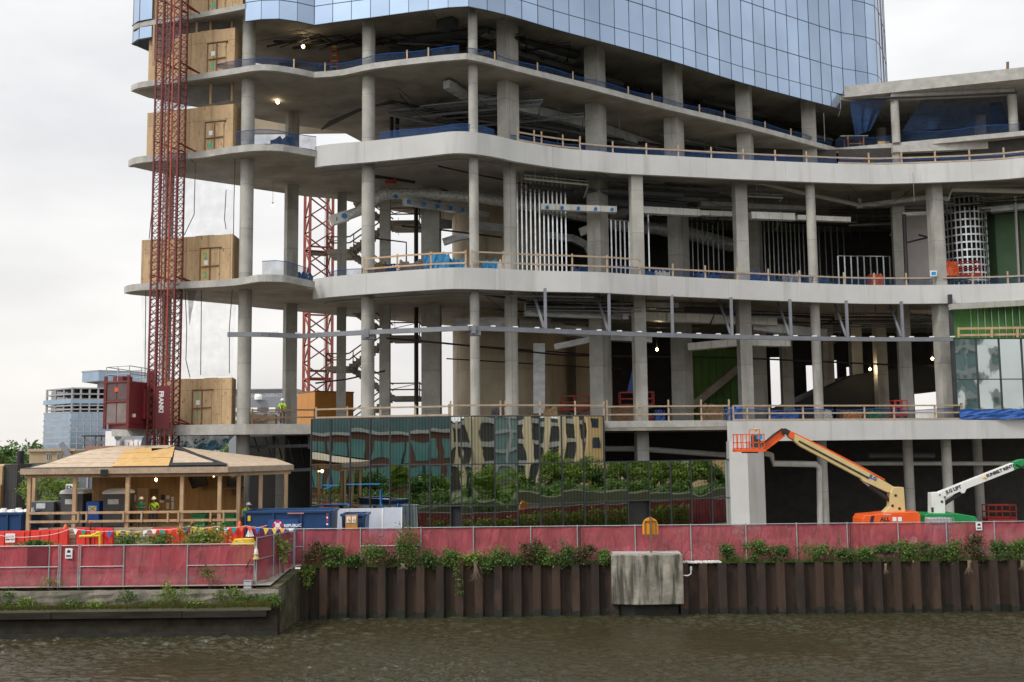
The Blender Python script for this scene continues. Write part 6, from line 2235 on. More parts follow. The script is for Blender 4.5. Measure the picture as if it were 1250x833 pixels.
# raked black underside behind the right bays of level two
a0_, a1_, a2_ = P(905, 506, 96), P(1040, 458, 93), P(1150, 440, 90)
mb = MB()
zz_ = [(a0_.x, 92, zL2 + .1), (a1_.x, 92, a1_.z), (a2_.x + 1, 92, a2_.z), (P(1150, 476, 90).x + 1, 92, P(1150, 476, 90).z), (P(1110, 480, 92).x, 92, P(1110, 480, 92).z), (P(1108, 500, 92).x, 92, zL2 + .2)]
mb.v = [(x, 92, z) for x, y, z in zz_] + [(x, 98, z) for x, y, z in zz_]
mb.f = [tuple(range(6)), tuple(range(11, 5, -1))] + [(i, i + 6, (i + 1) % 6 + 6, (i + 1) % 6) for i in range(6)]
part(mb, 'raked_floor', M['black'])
# green framed partition and stair soffit behind the fourth column
a_, b_ = P(843, 460, 92), P(905, 460, 92)
part(MB().box2((a_.x, 92, zL2), (b_.x, 92.2, zL3 - TH - 2.4)), 'green_partition', M['green_board'])
for k_ in range(7):
    x = a_.x + (b_.x - a_.x) * (k_ + .5) / 7
    part(MB().box((x, 91.9, (zL2 + zL3 - TH - 2.4) / 2), (.1, .1, zL3 - TH - 2.4 - zL2)), 'stud', M['lumber_dk'])
part(MB().bar(P(842, 498, 90.5), P(905, 446, 90.5), 1.4, .6), 'stair_soffit', M['slab'])
# grey steel frame hung below the second white fascia
sf = thing('steel_frame', 'grey steel rail hung on struts below the middle white fascia', 'steel frame', P(700, 405, 69))
sl = SM([tuple(P(*q)) for q in ((278, 409, 66.8), (320, 407.5, 67.0), (350, 408, 67.8), (372, 411, 68.2), (392, 411, 67.6), (450, 407, 66.4), (520, 402.5, 65.3), (565, 399.5, 64.7), (582, 399.5, 64.8), (640, 402, 66), (720, 405.5, 68),
          (850, 409.5, 71), (1000, 414, 73.8), (1100, 416.5, 75), (1163, 419, 75.2))], 4)
zst = sum(p[2] for p in sl) / len(sl)
mb = MB()
for p_, q_ in zip(sl[:-1], sl[1:]):
    mb.bar((p_[0], p_[1], zst), (q_[0], q_[1], zst), .22, .3)
mb.build('rail', M['steel'], sf)
cl = MB()
L_ = resample(sl, 1.55)
for p_ in L_[2::1]: cl.box((p_[0], p_[1], zst + .18), (.32, .16, .08))
cl.build('clips', M['hard_w'], sf)
for px, yd, dg in ((666, 68, 1), (744, 70, 1), (821, 71.5, 0), (893.5, 73, 1), (965.5, 74, 1), (1034.5, 75, 1), (1102, 76, 1)):
    c_ = interp_line([(p[0], p[1]) for p in sl], [px], 400)[0]
    if c_ is None: continue
    mb = MB().bar((c_[0], c_[1] + .05, zst + .1), (c_[0], c_[1] + .05, zB3 - 1.3), .2, .16, (0, 1, 0))
    mb.build('hanger', M['steel'], sf)
    if dg:
        p_ = P(px - 17, 358, c_[1] + 3)
        MB().bar((c_[0] - .1, c_[1] + .1, zst + .2), (p_.x, c_[1] + 3.2, zL3 - TH), .14, .14).build('brace', M['steel'], sf)
for px in (449.5, 580):
    c_ = interp_line([(p[0], p[1]) for p in sl], [px], 400)[0]
    MB().box((c_[0], c_[1] + .35, zst - .28), (.9 if px < 500 else .7, .7, .3)).build('bracket', M['steel'], sf)
    MB().box((c_[0] - .1, c_[1] - .13, zst - .05), (.3, .1, .55)).build('splice_plate', M['steel'], sf)

# ================================================================== GUARD RAILS AND EDGE NETS
def guard(name_label, line, z, posts_px, py, rails=(.55, 1.05), h=1.25, m='lumber_g', toe=False, post_w=.11):
    t_ = thing('guard_rail', name_label, 'guard rail', (line[0][0], line[0][1], z))
    ps = interp_line(line, posts_px, py)
    ps = [p for p in ps if p]
    for p in ps:
        MB().box((p[0], p[1], z + h / 2), (post_w, .08, h)).build('post', M[m], t_)
    for r_ in rails:
        mb = MB()
        for a_, b_ in zip(ps[:-1], ps[1:]):
            mb.bar((a_[0], a_[1] - .06, z + r_), (b_[0], b_[1] - .06, z + r_), .04, .11)
        mb.build('rail', M[m], t_)
    return t_
g4 = offset(SM(L4N, 4), .55)
g3 = offset(SM(L3N, 4), .55)
g2 = offset(SM(B2xy, 3), .55)
guard('timber guard rail rising at an angle at the start of the upper white fascia', offset(SM(L4N, 4), .7), zB4 - .3, [632, 652, 661, 687, 708], 170, (.6, 1.15), 1.5)
guard('timber guard rail along the upper white fascia, up to the glass tower corner', g4, zB4 - .35, [708, 748, 789, 828, 868, 907, 946, 984, 1022], 185, (.95,), 1.35)
guard('timber guard rail along the upper white fascia below the right wing', g4, zB4 - .35, [1022, 1060, 1100, 1141, 1183, 1225, 1268], 185, (.95, .55), 1.4)
guard('fresh timber guard rail on the middle white fascia, in front of the cyan bundles', g3, zB3 - .2, [444.5, 485, 526, 568.5], 322, (.6, 1.3), 1.45, 'lumber')
guard('timber guard rail on the middle white fascia, in front of the twelve studs', g3, zB3 - .35, [576, 614, 656, 698.5, 741, 781], 322, (.85, 1.5), 1.65)
guard('timber guard rail on the middle white fascia, right half below the pale ducts', g3, zB3 - .35, [781, 821.5, 861, 900, 938, 976, 1030, 1067, 1106, 1146, 1187, 1230, 1272], 338, (.95,), 1.35)
gl2 = [(p[0], p[1] + .9) for p in GWxy]
guard('timber guard rail above the left half of the mirrored glass wall', gl2, zL2, [386, 424, 464.5, 507, 548], 500, (.45, 1.0), 1.15)
guard('timber guard rail above the beige reflections of the mirrored glass wall', gl2, zL2, [550, 611, 617, 659, 702, 737], 500, (.35, 1.05), 1.35)
gdk = [(dk[0].x - .3, dk[0].y + .25), (dk[1].x, dk[1].y + .25)]
guard('timber guard rail on the bare slab above the open bay', gdk, zL2, [741, 781, 816, 856, 890], 500, (.5, 1.05), 1.5)
guard('pale double guard rail along the lower white fascia, left half', g2, zL2 - .1, [895, 912, 939, 980, 1019], 500, (.15, .6, 1.12), 1.15)
guard('pale double guard rail along the lower white fascia, up to the pale mirrored glass', g2, zL2 - .1, [1019, 1055, 1091, 1141, 1173], 500, (.15, .6, 1.12), 1.15)
guard('guard rail with blue tarpaulin in front of the pale mirrored glass', g2, zL2 - .1, [1175, 1217, 1262], 500, (.3, .8), 1.3)
left2 = [(P(305, 505, 69).x, 69.4), (P(380, 505, 70).x, 70.2)]
guard('orange-tinted guard rail on the left slab behind the lone worker', left2, zL2 + .02, [308, 345, 384], 500, (.5, 1.0), 1.1, 'lumber_dk')
# blue nets behind the rails
def edgenet(line, z0, h, label, m='net_b', i0=0, i1=None):
    ln = line[i0:i1]
    t_ = thing('debris_net', label, 'netting', (ln[0][0], ln[0][1], z0))
    pts_ = resample(ln, .8)
    mb = MB()
    for i, p in enumerate(pts_):
        s_ = .08 * math.sin(i * 1.7)
        mb.v += [(p[0], p[1] + s_, z0), (p[0], p[1] + s_ * .5 + .05, z0 + h * .5), (p[0], p[1], z0 + h + .06 * math.sin(i * .9))]
    for i in range(len(pts_) - 1):
        k = i * 3
        mb.f += [(k, k + 3, k + 4, k + 1), (k + 1, k + 4, k + 5, k + 2)]
    mb.build('net', M[m], t_, smooth=True)
    cm = MB().tube([(p[0], p[1], z0 + h + .06 * math.sin(i * .9)) for i, p in enumerate(pts_)], .025, 5)
    cm.build('top_cord', M['tarp'], t_)
    return t_
n4 = offset(SM(L4N, 4), .9)
n3 = offset(SM(L3N, 4), .9)
n2 = offset(SM(B2xy, 3), .9)
k4 = len(n4)
edgenet(n4, zL4, 1.1, 'blue debris net behind the upper white fascia, left end to the angled rail', 'net_b', 8, 30)
edgenet(n4, zL4, 1.0, 'long blue debris net behind the upper white fascia, under the glass tower', 'net_b', 32, 58)
edgenet(n4, zL4, .95, 'blue debris net behind the upper white fascia, right wing', 'net_b', 58, None)
edgenet(n3, zL3, 1.0, 'blue debris net behind the middle white fascia, right of the studs', 'net_b2', 34, None)
edgenet(n3, zL3, .9, 'blue debris net behind the middle white fascia, at its left end', 'net_b2', 2, 14)
edgenet(n2, zL2, .75, 'thin blue debris net behind the lower white fascia', 'net_b2', 0, 12)
l5 = offset(L5line, .5)
edgenet(l5, zL5, .75, 'thin blue debris net on the bare fifth floor edge, left bays with the ladder', 'net_b2', 10, 36)
edgenet(l5, zL5, .65, 'thin blue debris net on the bare fifth floor edge, right bays under the glass', 'net_b2', 37, None)
edgenet(SM(L4F, 3)[13:], zL4, 1.0, 'see-through blue net on the fourth floor left wing edge', 'net_b2')
edgenet(offset(SM(L3F, 3), .4)[15:], zL3, 1.0, 'see-through blue net on the third floor left wing edge', 'net_b2')
for i, px in enumerate((359, 397, 497, 523, 604, 656, 699, 766, 795, 852, 882, 931, 962)):
    c_ = interp_line(l5, [px], 80)[0]
    if c_:
        tag(MB().box((c_[0], c_[1] - .06, zL5 + .42), (.1, .06, .86)).build('edge_post', M['lumber']), 'short wooden post on the bare fifth floor edge, ' + ('leftmost', 'beside the ladder', 'left of the hanging bulb', 'right of the hanging bulb', 'just right of the round column', 'by the red lift', 'right of the red lift', 'left of the second square column', 'third bay, left', 'third bay, right', 'fourth bay, left', 'fourth bay, right', 'last before the wing')[i], 'post', 'short posts on the fifth floor edge')
# right wing nets and clutter
wl5 = offset(L5R, .5)
edgenet([(x, y + .4) for x, y in wl5[:3]], zL5, 1.0, 'blue net along the right wing floor edge', 'net_b2')
net([P(1044, 166, 88.5), P(1062, 160, 88.5), P(1083, 119, 88.5), P(1037, 124, 88.5)], 'blue_netting', M['net_b'], 'gathered blue netting curtain left of the first right wing column', .2, 12)
net([P(1100, 162, 88), P(1232, 152, 87.4), P(1228, 112, 87.4), P(1125, 122, 88)], 'blue_netting', M['net_b2'], 'wide blue netting curtain between the two right wing columns', .15, 16)
net([P(1216, 158, 90), P(1234, 156, 90), P(1222, 122, 90), P(1206, 122, 90)], 'blue_netting', M['net_b'], 'dense blue netting fold left of the last right wing column', .15, 10)
for k_, (px, py, lab) in enumerate(((1079, 172, 'plain carton on the right wing floor left of its first column'), (1118, 168, 'long brown carton on the right wing floor right of its first column'))):
    p = P(px, py, 89)
    tag(MB().box2((p.x - .5 - .2 * k_, 89, zL5), (p.x + .5 + .2 * k_, 89.6, zL5 + .55)).build('carton', M['lumber'], bevel=.02), lab, 'carton')
sb = thing('scaffold_bench', 'orange rolling scaffold bench in the glass corner of the right wing', 'scaffold', P(1045, 178, 90))
p = P(1035, 165, 90)
q_ = P(1054, 165, 90)
for x in (p.x, q_.x):
    MB().box2((x - .05, 90, zL5), (x + .05, 90.1, zL5 + 1.3)).build('leg', M['amber'], sb)
    MB().box2((x - .05, 91, zL5), (x + .05, 91.1, zL5 + 1.3)).build('leg', M['amber'], sb)
MB().box2((p.x - .7, 89.9, zL5 + 1.3), (q_.x + .4, 91.2, zL5 + 1.38)).build('platform', M['post'], sb)
MB().box2((p.x, 90.0, zL5 + .6), (q_.x, 90.08, zL5 + .7)).build('brace', M['amber'], sb)
pb_ = tag(MB().tube([P(1230, 84, 84.5), P(1230, 76, 84.5)], .12, 8).build('roof_stub', M['lumber_dk']), 'small brown stub sticking up from the right wing roof edge', 'post')

# ================================================================== THINGS ON THE FLOORS
def bundle(px0, px1, pyt, Y, z0, m, label, name='wrapped_bundle', n=3, cat='bundle', dep=1.0):
    a_, b_ = P(px0, pyt, Y), P(px1, pyt, Y)
    t_ = thing(name, label, cat, ((a_.x + b_.x) / 2, Y, z0))
    rr_ = random.Random(int(px0))
    mb = MB()
    nx_, nz_ = 10, 5
    h = a_.z - z0
    for j in range(nz_ + 1):
        for i in range(nx_ + 1):
            u, v = i / nx_, j / nz_
            hh_ = h * (.82 + .18 * rr_.random()) if j == nz_ else h * v * .9
            mb.v.append((a_.x + (b_.x - a_.x) * u + rr_.uniform(-.04, .04), Y + rr_.uniform(-.08, .08) + .1 * v, z0 + hh_))
    for j in range(nz_):
        for i in range(nx_):
            k = j * (nx_ + 1) + i
            mb.f.append((k, k + 1, k + nx_ + 2, k + nx_ + 1))
    tb0 = nz_ * (nx_ + 1)
    k0 = len(mb.v)
    for i in range(nx_ + 1):
        x, y, z = mb.v[tb0 + i]
        mb.v.append((x, Y + dep, z - .1))
    for i in range(nx_):
        mb.f.append((tb0 + i, tb0 + i + 1, k0 + i + 1, k0 + i))
    mb.v += [(a_.x, Y + dep, z0), (b_.x, Y + dep, z0)]
    l_ = len(mb.v)
    mb.f.append((k0 + nx_, k0, l_ - 2, l_ - 1))
    mb.f.append(tuple([j * (nx_ + 1) for j in range(nz_, -1, -1)] + [l_ - 2, k0]))
    mb.f.append(tuple([j * (nx_ + 1) + nx_ for j in range(nz_ + 1)] + [k0 + nx_, l_ - 1]))
    mb.build('cover', m, t_)
    return t_
bundle(517, 548, 306, 72, zL3, M['wrap'], 'tall cyan plastic wrapped bundle behind the fresh guard rail')
bundle(548, 567, 313, 72.4, zL3, M['wrap'], 'lower cyan plastic wrapped bundle, left of the thin round column')
bundle(588, 606, 314, 72.6, zL3, M['wrap'], 'cyan plastic wrapped bundle between the two round columns')
bundle(606, 614, 316, 72.6, zL3, M['hard_w'], 'small white wrapped stack beside the right cyan bundle')
bundle(487, 514, 316, 75, zL3, M['lumber_g'], 'stack of grey boards on the third floor left of the cyan bundles')
bundle(696, 742, 323, 78, zL3, M['tarp'], 'low heap of blue tarpaulin behind the twelve studs', dep=2)
bundle(770, 800, 328, 79, zL3, M['tarp'], 'blue tarpaulin heap right of the fourth column on the third floor', dep=2)
bundle(915, 945, 330, 80, zL3, M['tarp'], 'bright blue humped tarpaulin behind the rail on the third floor', dep=2)
bundle(850, 880, 332, 80, zL3, M['tarp'], 'flat blue tarpaulin heap left of the fifth column on the third floor', dep=2)
bundle(985, 1012, 334, 80, zL3, M['blue_d'], 'dark blue crates heap right of the thin column on the third floor', dep=2)
bundle(363, 379, 331, 71.5, zL3, M['blue_d'], 'dark blue sack at the left end of the middle white fascia')
bundle(330, 360, 165, 72, zL4, M['blue_d'], 'dark blue covered stack on the fourth floor left wing')
bundle(742, 776, 497, 76, zL2, M['lumber_dk'], 'brown cartons stack behind the guard rail of the bare slab')
bundle(800, 812, 499, 77, zL2, M['tarp'], 'small blue drum group behind the bare slab guard rail')
bundle(888, 905, 494, 73.5, zL2, M['tarp'], 'blue tarpaulin bunched at the left end of the lower white fascia')
bundle(940, 975, 502, 78, zL2, M['blue_p'], 'blue crates behind the pale guard rail on the second floor')
bundle(1172, 1262, 498.5, 75.0, zL2, M['tarp'], 'long drooping blue tarpaulin in front of the pale mirrored glass', dep=.2)
bundle(300, 335, 504, 72, zL2, M['lumber_g'], 'low timber stack on the left slab beside the lone worker')
bundle(340, 360, 60, 78, zL5, M['grey_p'], 'pale grey covered load on the fifth floor behind the first round column')
bundle(386, 410, 76, 73, zL5, M['black'], 'black coil heap beside the yellow ladder on the fifth floor')
bundle(1012, 1022, 344, 81, zL3, M['green_p'], 'small green crate beside the red cover on the third floor')
bundle(1063, 1078, 333.5, 80.5, zL3, M['orange'], 'red-orange covered box beside the low stud frame on the third floor')
p = P(1140, 334, 77.5)
tag(MB().box(P(1139.5, 334, 76), (.5, .04, .42)).build('notice_board', M['ink_w']), 'small white and cyan notice left of the orange lift', 'sign')
o_ = bpy.data.objects[[o.name for o in COL.objects if o.name.startswith('notice_board')][-1]]
MB().box(P(1139.8, 334, 75.97), (.34, .03, .26)).build('cyan_field', M['wrap'], None)
c_ = [o for o in COL.objects if o.name.startswith('cyan_field')][0]
c_.parent = o_

bundle(455, 470, 318, 73, zL3, M['lumber_dk'], 'brown crate behind the fresh guard rail, just right of the round column')
bundle(470, 484, 320, 74, zL3, M['tarp'], 'small blue cover behind the fresh guard rail, left of the grey boards')
bundle(634, 660, 325, 80, zL3, M['lumber'], 'stack of pale timber behind the bright studs', dep=2)
bundle(800, 818, 327, 78, zL3, M['hard_w'], 'white wrapped pallet on the third floor between the pale ducts')
bundle(880, 897, 330, 80, zL3, M['lumber_dk'], 'brown cardboard stack just left of the fifth column on the third floor', dep=2)
bundle(955, 975, 331, 82, zL3, M['galv'], 'bundle of shiny metal track right of the bright blue tarpaulin', dep=2)
bundle(820, 838, 494, 82, zL2, M['grey_l'], 'pale grey pallet load on the second floor behind the thick column', dep=2)
bundle(858, 884, 492, 84, zL2, M['lumber'], 'timber stack below the green partition on the second floor', dep=2)
bundle(1000, 1016, 500, 80, zL2, M['hard_w'], 'white wrapped load right of the thin column on the second floor')
bundle(1030, 1052, 501, 82, zL2, M['amber'], 'yellow-orange load below the black raked floor')
bundle(1060, 1078, 500, 81, zL2, M['green_p'], 'green load on the second floor left of the narrow red lift')
bundle(600, 618, 497, 74, zL2, M['grey_p'], 'dark grey tool chest in front of the curved core wall')
bundle(664, 680, 496, 76, zL2, M['lumber'], 'timber offcuts beside the red lift in front of the core wall')
def scissor(px0, px1, pyb, pyt, Y, z0, label, m='red_l', base=True):
    """small scissor lift: rail cage on a platform, folded scissor pack, chassis with wheels"""
    a_, b_ = P(px0, pyt, Y), P(px1, pyt, Y)
    zt_ = a_.z
    x0, x1 = a_.x, b_.x
    t_ = thing('scissor_lift', label, 'lift', ((x0 + x1) / 2, Y, z0))
    y0, y1 = Y, Y + 1.0
    zp = zt_ - 1.05
    mb = MB()
    for z in (zp + .1, zp + .55, zt_):
        for p_, q_ in (((x0, y0), (x1, y0)), ((x1, y0), (x1, y1)), ((x1, y1), (x0, y1)), ((x0, y1), (x0, y0))):
            mb.bar((*p_, z), (*q_, z), .06, .06)
    for x in (x0, (x0 + x1) / 2, x1):
        for y in (y0, y1): mb.bar((x, y, zp), (x, y, zt_), .06, .06)
    mb.build('cage', M[m], t_)
    MB().box2((x0 - .05, y0 - .05, zp - .1), (x1 + .05, y1 + .05, zp)).build('platform', M[m], t_)
    sc_ = MB()
    zb2 = z0 + .5
    n_ = max(1, round((zp - .1 - zb2) / .6))
    for k_ in range(n_):
        za_, zb3 = zb2 + (zp - .1 - zb2) * k_ / n_, zb2 + (zp - .1 - zb2) * (k_ + 1) / n_
        for y in (y0 + .1, y1 - .1):
            sc_.bar((x0 + .1, y, za_), (x1 - .1, y, zb3), .07, .1)
            sc_.bar((x1 - .1, y, za_), (x0 + .1, y, zb3), .07, .1)
    sc_.build('scissor_arms', M['grey_p'], t_)
    MB().box2((x0, y0, z0 + .18), (x1, y1, z0 + .5)).build('chassis', M[m], t_, bevel=.02)
    for x in (x0 + .2, x1 - .2):
        for y in (y0 - .02, y1 + .02):
            MB().tube([(x, y - .06, z0 + .18), (x, y + .06, z0 + .18)], .18, 12).build('wheel', M['black'], t_)
    return t_
scissor(684, 719, 505, 483.5, 80, zL2, 'red scissor lift on the second floor in front of the core wall')
scissor(757, 798, 505, 479, 79, zL2, 'red-orange scissor lift on the second floor behind the fourth column')
scissor(1149, 1196, 345, 319.5, 79, zL3, 'orange-red lift with a cover over its rail, below the metal grid')
scissor(635, 666, 80, 70, 80, zL5, 'red lift cage on the fifth floor right of the square column')
scissor(1092, 1107, 510, 489, 78, zL2, 'narrow red lift with a yellow top behind the pale guard rail')
bundle(1146, 1170, 318, 78.6, P(1150, 337, 78.6).z, M['orange'], 'orange plastic cover bunched on the lift below the metal grid', dep=.5)
scissor(1206, 1240, 640, 617, 80, ZG, 'dim red lift in the dark ground floor bay at the right edge')
scissor(552, 563, 640, 620, 72, ZG, 'small red lift in the open left hole of the mirrored glass')
scissor(776, 790, 640, 623, 72, ZG, 'small red lift in the open right hole of the mirrored glass')
# step ladder
ld_ = thing('step_ladder', 'yellow and orange step ladder open on the fifth floor', 'ladder', P(405, 80, 72))
a_, b_ = P(402, 80, 72), P(411, 80, 72)
zt_ = P(406, 54, 72).z
mb = MB()
for y, m_ in ((72, 1), (73.2, -1)):
    for s_, x in ((1, a_.x), (-1, b_.x)):
        mb.bar((x, y, zL5), (x + s_ * .1, 72.6 - m_ * .05, zt_), .06, .06)
mb.build('rails', M['mast_o'], ld_)
mb = MB()
for k_ in range(7):
    u = (k_ + .5) / 7
    mb.bar((a_.x + .1 * u, 72 + .55 * u, zL5 + (zt_ - zL5) * u), (b_.x - .1 * u, 72 + .55 * u, zL5 + (zt_ - zL5) * u), .07, .04)
mb.build('steps', M['yellow'], ld_)
MB().box(((a_.x + b_.x) / 2, 72.6, zt_), (.4, .25, .07)).build('top_cap', M['yellow'], ld_)
# site bulbs
lamp(370, 57, 72.5, 'lit bulb hanging under the glass tower in the left bay', .13, .5, 14)
lamp(500.5, 38, 72.5, 'lit bulb hanging under the glass tower right of the round column', .13, .5, 14)
lamp(339, 125, 74, 'lit bulb hanging under the fifth floor slab over the left wing', .13, .25, 14)
lamp(802, 427, 86, 'small lit bulb in the dark second floor bay beside the thick column', .12, 1.5, 60)
lamp(1138, 438, 88, 'small lit bulb in the dark second floor bay left of the pale mirrored glass', .12, 1.5, 60)
lamp(1062, 451, 90, 'small lit bulb deep in the second floor above the black raked floor', .12, 1.5, 60)
lamp(333, 251, 74, 'unlit looking bulb on a long cord under the fourth floor left wing', .08, 1.6, 1)
# tarp strip hanging at level two
p = P(768, 440, 80)
tag(MB().grid8([(p.x - .2, 80, P(768, 478, 80).z), (p.x + .35, 80, P(768, 478, 80).z), (p.x + .35, 80.05, P(768, 478, 80).z), (p.x - .2, 80.05, P(768, 478, 80).z),
                (p.x + .3, 80, P(768, 447, 80).z), (p.x + .5, 80, P(768, 447, 80).z), (p.x + .5, 80.05, P(768, 447, 80).z), (p.x + .3, 80.05, P(768, 447, 80).z)]).build('tarp_strip', M['tarp']),
    'narrow blue tarpaulin strip hanging left of the fourth column on the second floor', 'tarp')
# ================================================================== BOOM LIFTS
def plate(pts, Y0, Y1, m, name, par, bevel=0.0):
    mb = MB()
    n = len(pts)
    mb.v = [(x, Y0, z) for x, z in pts] + [(x, Y1, z) for x, z in pts]
    mb.f = [tuple(range(n)), tuple(range(2 * n - 1, n - 1, -1))] + [(i, i + n, (i + 1) % n + n, (i + 1) % n) for i in range(n)]
    return mb.build(name, m, par, bevel=bevel)
def XZ(px, py, Y):
    p = P(px, py, Y)
    return (p.x, p.z)
YL = 66.0
bl = thing('boom_lift', 'orange boom lift with a cream boom raised left, its basket by the pale wall', 'boom lift', (P(1082, 640, YL).x, YL, ZG))
plate([XZ(*q, YL) for q in ((1046, 668), (1047, 633), (1050, 628), (1068, 626.5), (1085, 624.5), (1114, 623.5), (1117, 628), (1118, 668))], YL - .9, YL + 1.0, M['orange'], 'counterweight_body', bl, .05)
plate([XZ(*q, YL) for q in ((1055.5, 637.5), (1057.5, 629), (1061, 628.6), (1059.5, 637.5))], YL - .93, YL - .88, M['black'], 'access_slot', bl)
text('ALL', (P(1075, 637.2, YL - .95).x, YL - .915, P(1075, 636.6, YL - .95).z), (1, 0, 0), (0, 0, 1), .36, M['ink_b'], bl, 'lettering', .01, 'LEFT', .012)
for px in (1092, 1098.5):
    p = P(px, 634, YL - .92)
    MB().box((p.x, YL - .915, p.z), (.24, .02, .26)).build('sticker', M['ink_w'], bl)
p = P(1082, 628, YL - .9)
text('BlueLine', (p.x - .2, YL - .915, p.z - .05), (1, 0, 0), (0, 0, 1), .14, M['ink_w'], bl, 'lettering', .01)
for x_ in (-1.3, 1.2):
    for y_ in (-1.0, 1.0):
        c_ = (P(1082, 640, YL).x + x_, YL + y_, ZG + .5)
        w_ = MB().tube([(c_[0], c_[1] - .18, c_[2]), (c_[0], c_[1] + .18, c_[2])], .5, 18).build('wheel', M['black'], bl, smooth=True)
        MB().tube([(c_[0], c_[1] - .2, c_[2]), (c_[0], c_[1] + .2, c_[2])], .26, 12).build('rim', M['white'], w_, smooth=True)
plate([XZ(*q, YL) for q in ((1077, 625.5), (1084.5, 618), (1085, 602), (1088, 594.5), (1101, 594.8), (1103, 625.5))], YL - .35, YL + .35, M['cream'], 'turret', bl, .03)
for q in ((1093.3, 605), (1098, 621), (1089.5, 617.5)):
    p = P(*q, YL - .36)
    MB().tube([(p.x, YL - .38, p.z), (p.x, YL - .34, p.z)], .085, 10).build('pivot_pin', M['black'], bl)
plate([XZ(*q, YL) for q in ((1094, 601.5), (1082, 601), (1055, 588.5), (1052.5, 587.5), (1050, 584), (976, 545), (967, 537), (968, 529.5), (1000, 545.5), (1050, 571.5), (1080, 588.5), (1090, 594.5))], YL - .22, YL + .22, M['cream'], 'boom', bl, .02)
plate([XZ(*q, YL) for q in ((968, 529.6), (966, 527), (1000, 543.3), (1050, 569), (1078, 584.5), (1080, 587.2), (1050, 571.3), (1000, 545.3))], YL - .19, YL + .19, M['orange'], 'boom_top_cover', bl)
sl_ = MB().bar(P(975, 538.5, YL - .25), P(1060, 583.5, YL - .25), .05, .1)
sl_.build('boom_slide', M['black'], bl)
text('JLG', (P(1061, 585, YL - .3).x, YL - .24, P(1061, 583, YL - .3).z), (1, 0, -.52), (.52, 0, 1), .34, M['ink_bl'], bl, 'lettering', .01, 'LEFT', .014)
MB().tube([P(1054, 588, YL), P(1063, 594.5, YL)], .07, 10).build('ram_rod', M['galv'], bl, smooth=True)
MB().tube([P(1061, 593, YL), P(1086, 611, YL)], .13, 10).build('ram', M['black'], bl, smooth=True)
plate([XZ(*q, YL) for q in ((961.5, 533), (959.5, 527.5), (963, 525.5), (968, 529), (967.5, 537), (964, 535.5))], YL - .27, YL + .27, M['orange'], 'boom_head', bl, .02)
plate([XZ(*q, YL) for q in ((953.5, 529.5), (954, 524), (957.5, 523), (963, 526), (961, 531), (957, 530.5))], YL - .3, YL + .3, M['black'], 'knuckle', bl, .02)
MB().bar(P(956, 525, YL), P(931, 544.5, YL), .24, .3).build('jib_arm', M['orange'], bl)
MB().bar(P(957, 531, YL), P(931, 550.5, YL), .2, .2).build('jib_arm', M['orange'], bl)
MB().tube([P(950, 533.5, YL), P(933, 546.5, YL)], .07, 8).build('jib_ram', M['black'], bl)
MB().tube([P(955, 523.5, YL - .2), P(945, 530, YL - .2), P(931, 542, YL - .2)], .05, 6).build('hose', M['black'], bl)
bk_ = MB()
xa_, xb_ = P(897, 540, YL).x, P(931, 540, YL).x
zf, zm_, zr = P(914, 549.5, YL).z, P(914, 540.5, YL).z, P(914, 530.5, YL).z
for y in (YL - .5, YL + .5):
    for z in (zf + .1, zm_, zr): bk_.bar((xa_, y, z), (xb_, y, z), .055, .055)
    for px in (897.5, 902.5, 909, 917, 924, 930.5):
        x = P(px, 540, YL).x
        bk_.bar((x, y, zf), (x, y, zr), .055, .055)
for x in (xa_, xb_):
    for z in (zf + .1, zm_, zr): bk_.bar((x, YL - .5, z), (x, YL + .5, z), .055, .055)
zr2 = P(914, 525, YL).z
for px in (913.5, 925.5): bk_.bar((P(px, 540, YL).x, YL - .45, zr), (P(px, 540, YL).x, YL - .45, zr2), .05, .05)
bk_.bar((P(913.5, 540, YL).x, YL - .45, zr2), (P(925.5, 540, YL).x, YL - .45, zr2), .05, .05)
bk_.build('basket_rails', M['orange'], bl)
MB().box2((xa_ - .05, YL - .55, zf - .12), (xb_ + .05, YL + .55, zf + .05)).build('basket_floor', M['orange'], bl)
MB().box2((P(906, 540, YL).x, YL - .3, zf - .2), (P(924, 540, YL).x, YL + .3, zf - .12)).build('basket_mount', M['black'], bl)
MB().box2((P(917, 540, YL).x, YL - .3, zf + .15), (P(927, 540, YL).x, YL + .1, zr - .05)).build('control_console', M['grey_p'], bl)
a_, b_ = XZ(923.5, 536.5, YL - .4), XZ(930, 531, YL - .4)
MB().box2((a_[0], YL - .5, a_[1]), (b_[0], YL - .3, b_[1])).build('control_cover', M['wrap'], bl)
MB().lathe([(.09, 0), (.09, .16), (.03, .2)], P(922.5, 527, YL - .3), 8).build('beacon', M['yellow'], bl)

YL2 = 67.5
b2_ = thing('boom_lift', 'green boom lift with a white boom rising to the right edge', 'boom lift', (P(1150, 640, YL2).x, YL2, ZG))
plate([XZ(*q, YL2) for q in ((1121.5, 670), (1122, 628), (1126, 626), (1163, 626), (1183, 629.5), (1187, 635), (1188, 670))], YL2 - .9, YL2 + 1.0, M['green_p'], 'counterweight_body', b2_, .05)
for x_ in (-1.2, 1.3):
    for y_ in (-1.0, 1.0):
        c_ = (P(1153, 640, YL2).x + x_, YL2 + y_, ZG + .5)
        w_ = MB().tube([(c_[0], c_[1] - .18, c_[2]), (c_[0], c_[1] + .18, c_[2])], .5, 18).build('wheel', M['black'], b2_, smooth=True)
        MB().tube([(c_[0], c_[1] - .2, c_[2]), (c_[0], c_[1] + .2, c_[2])], .26, 12).build('rim', M['white'], w_, smooth=True)
plate([XZ(*q, YL2) for q in ((1135, 627), (1135, 601.5), (1146, 600.8), (1151, 611), (1151.5, 627))], YL2 - .35, YL2 + .35, M['white'], 'turret', b2_, .03)
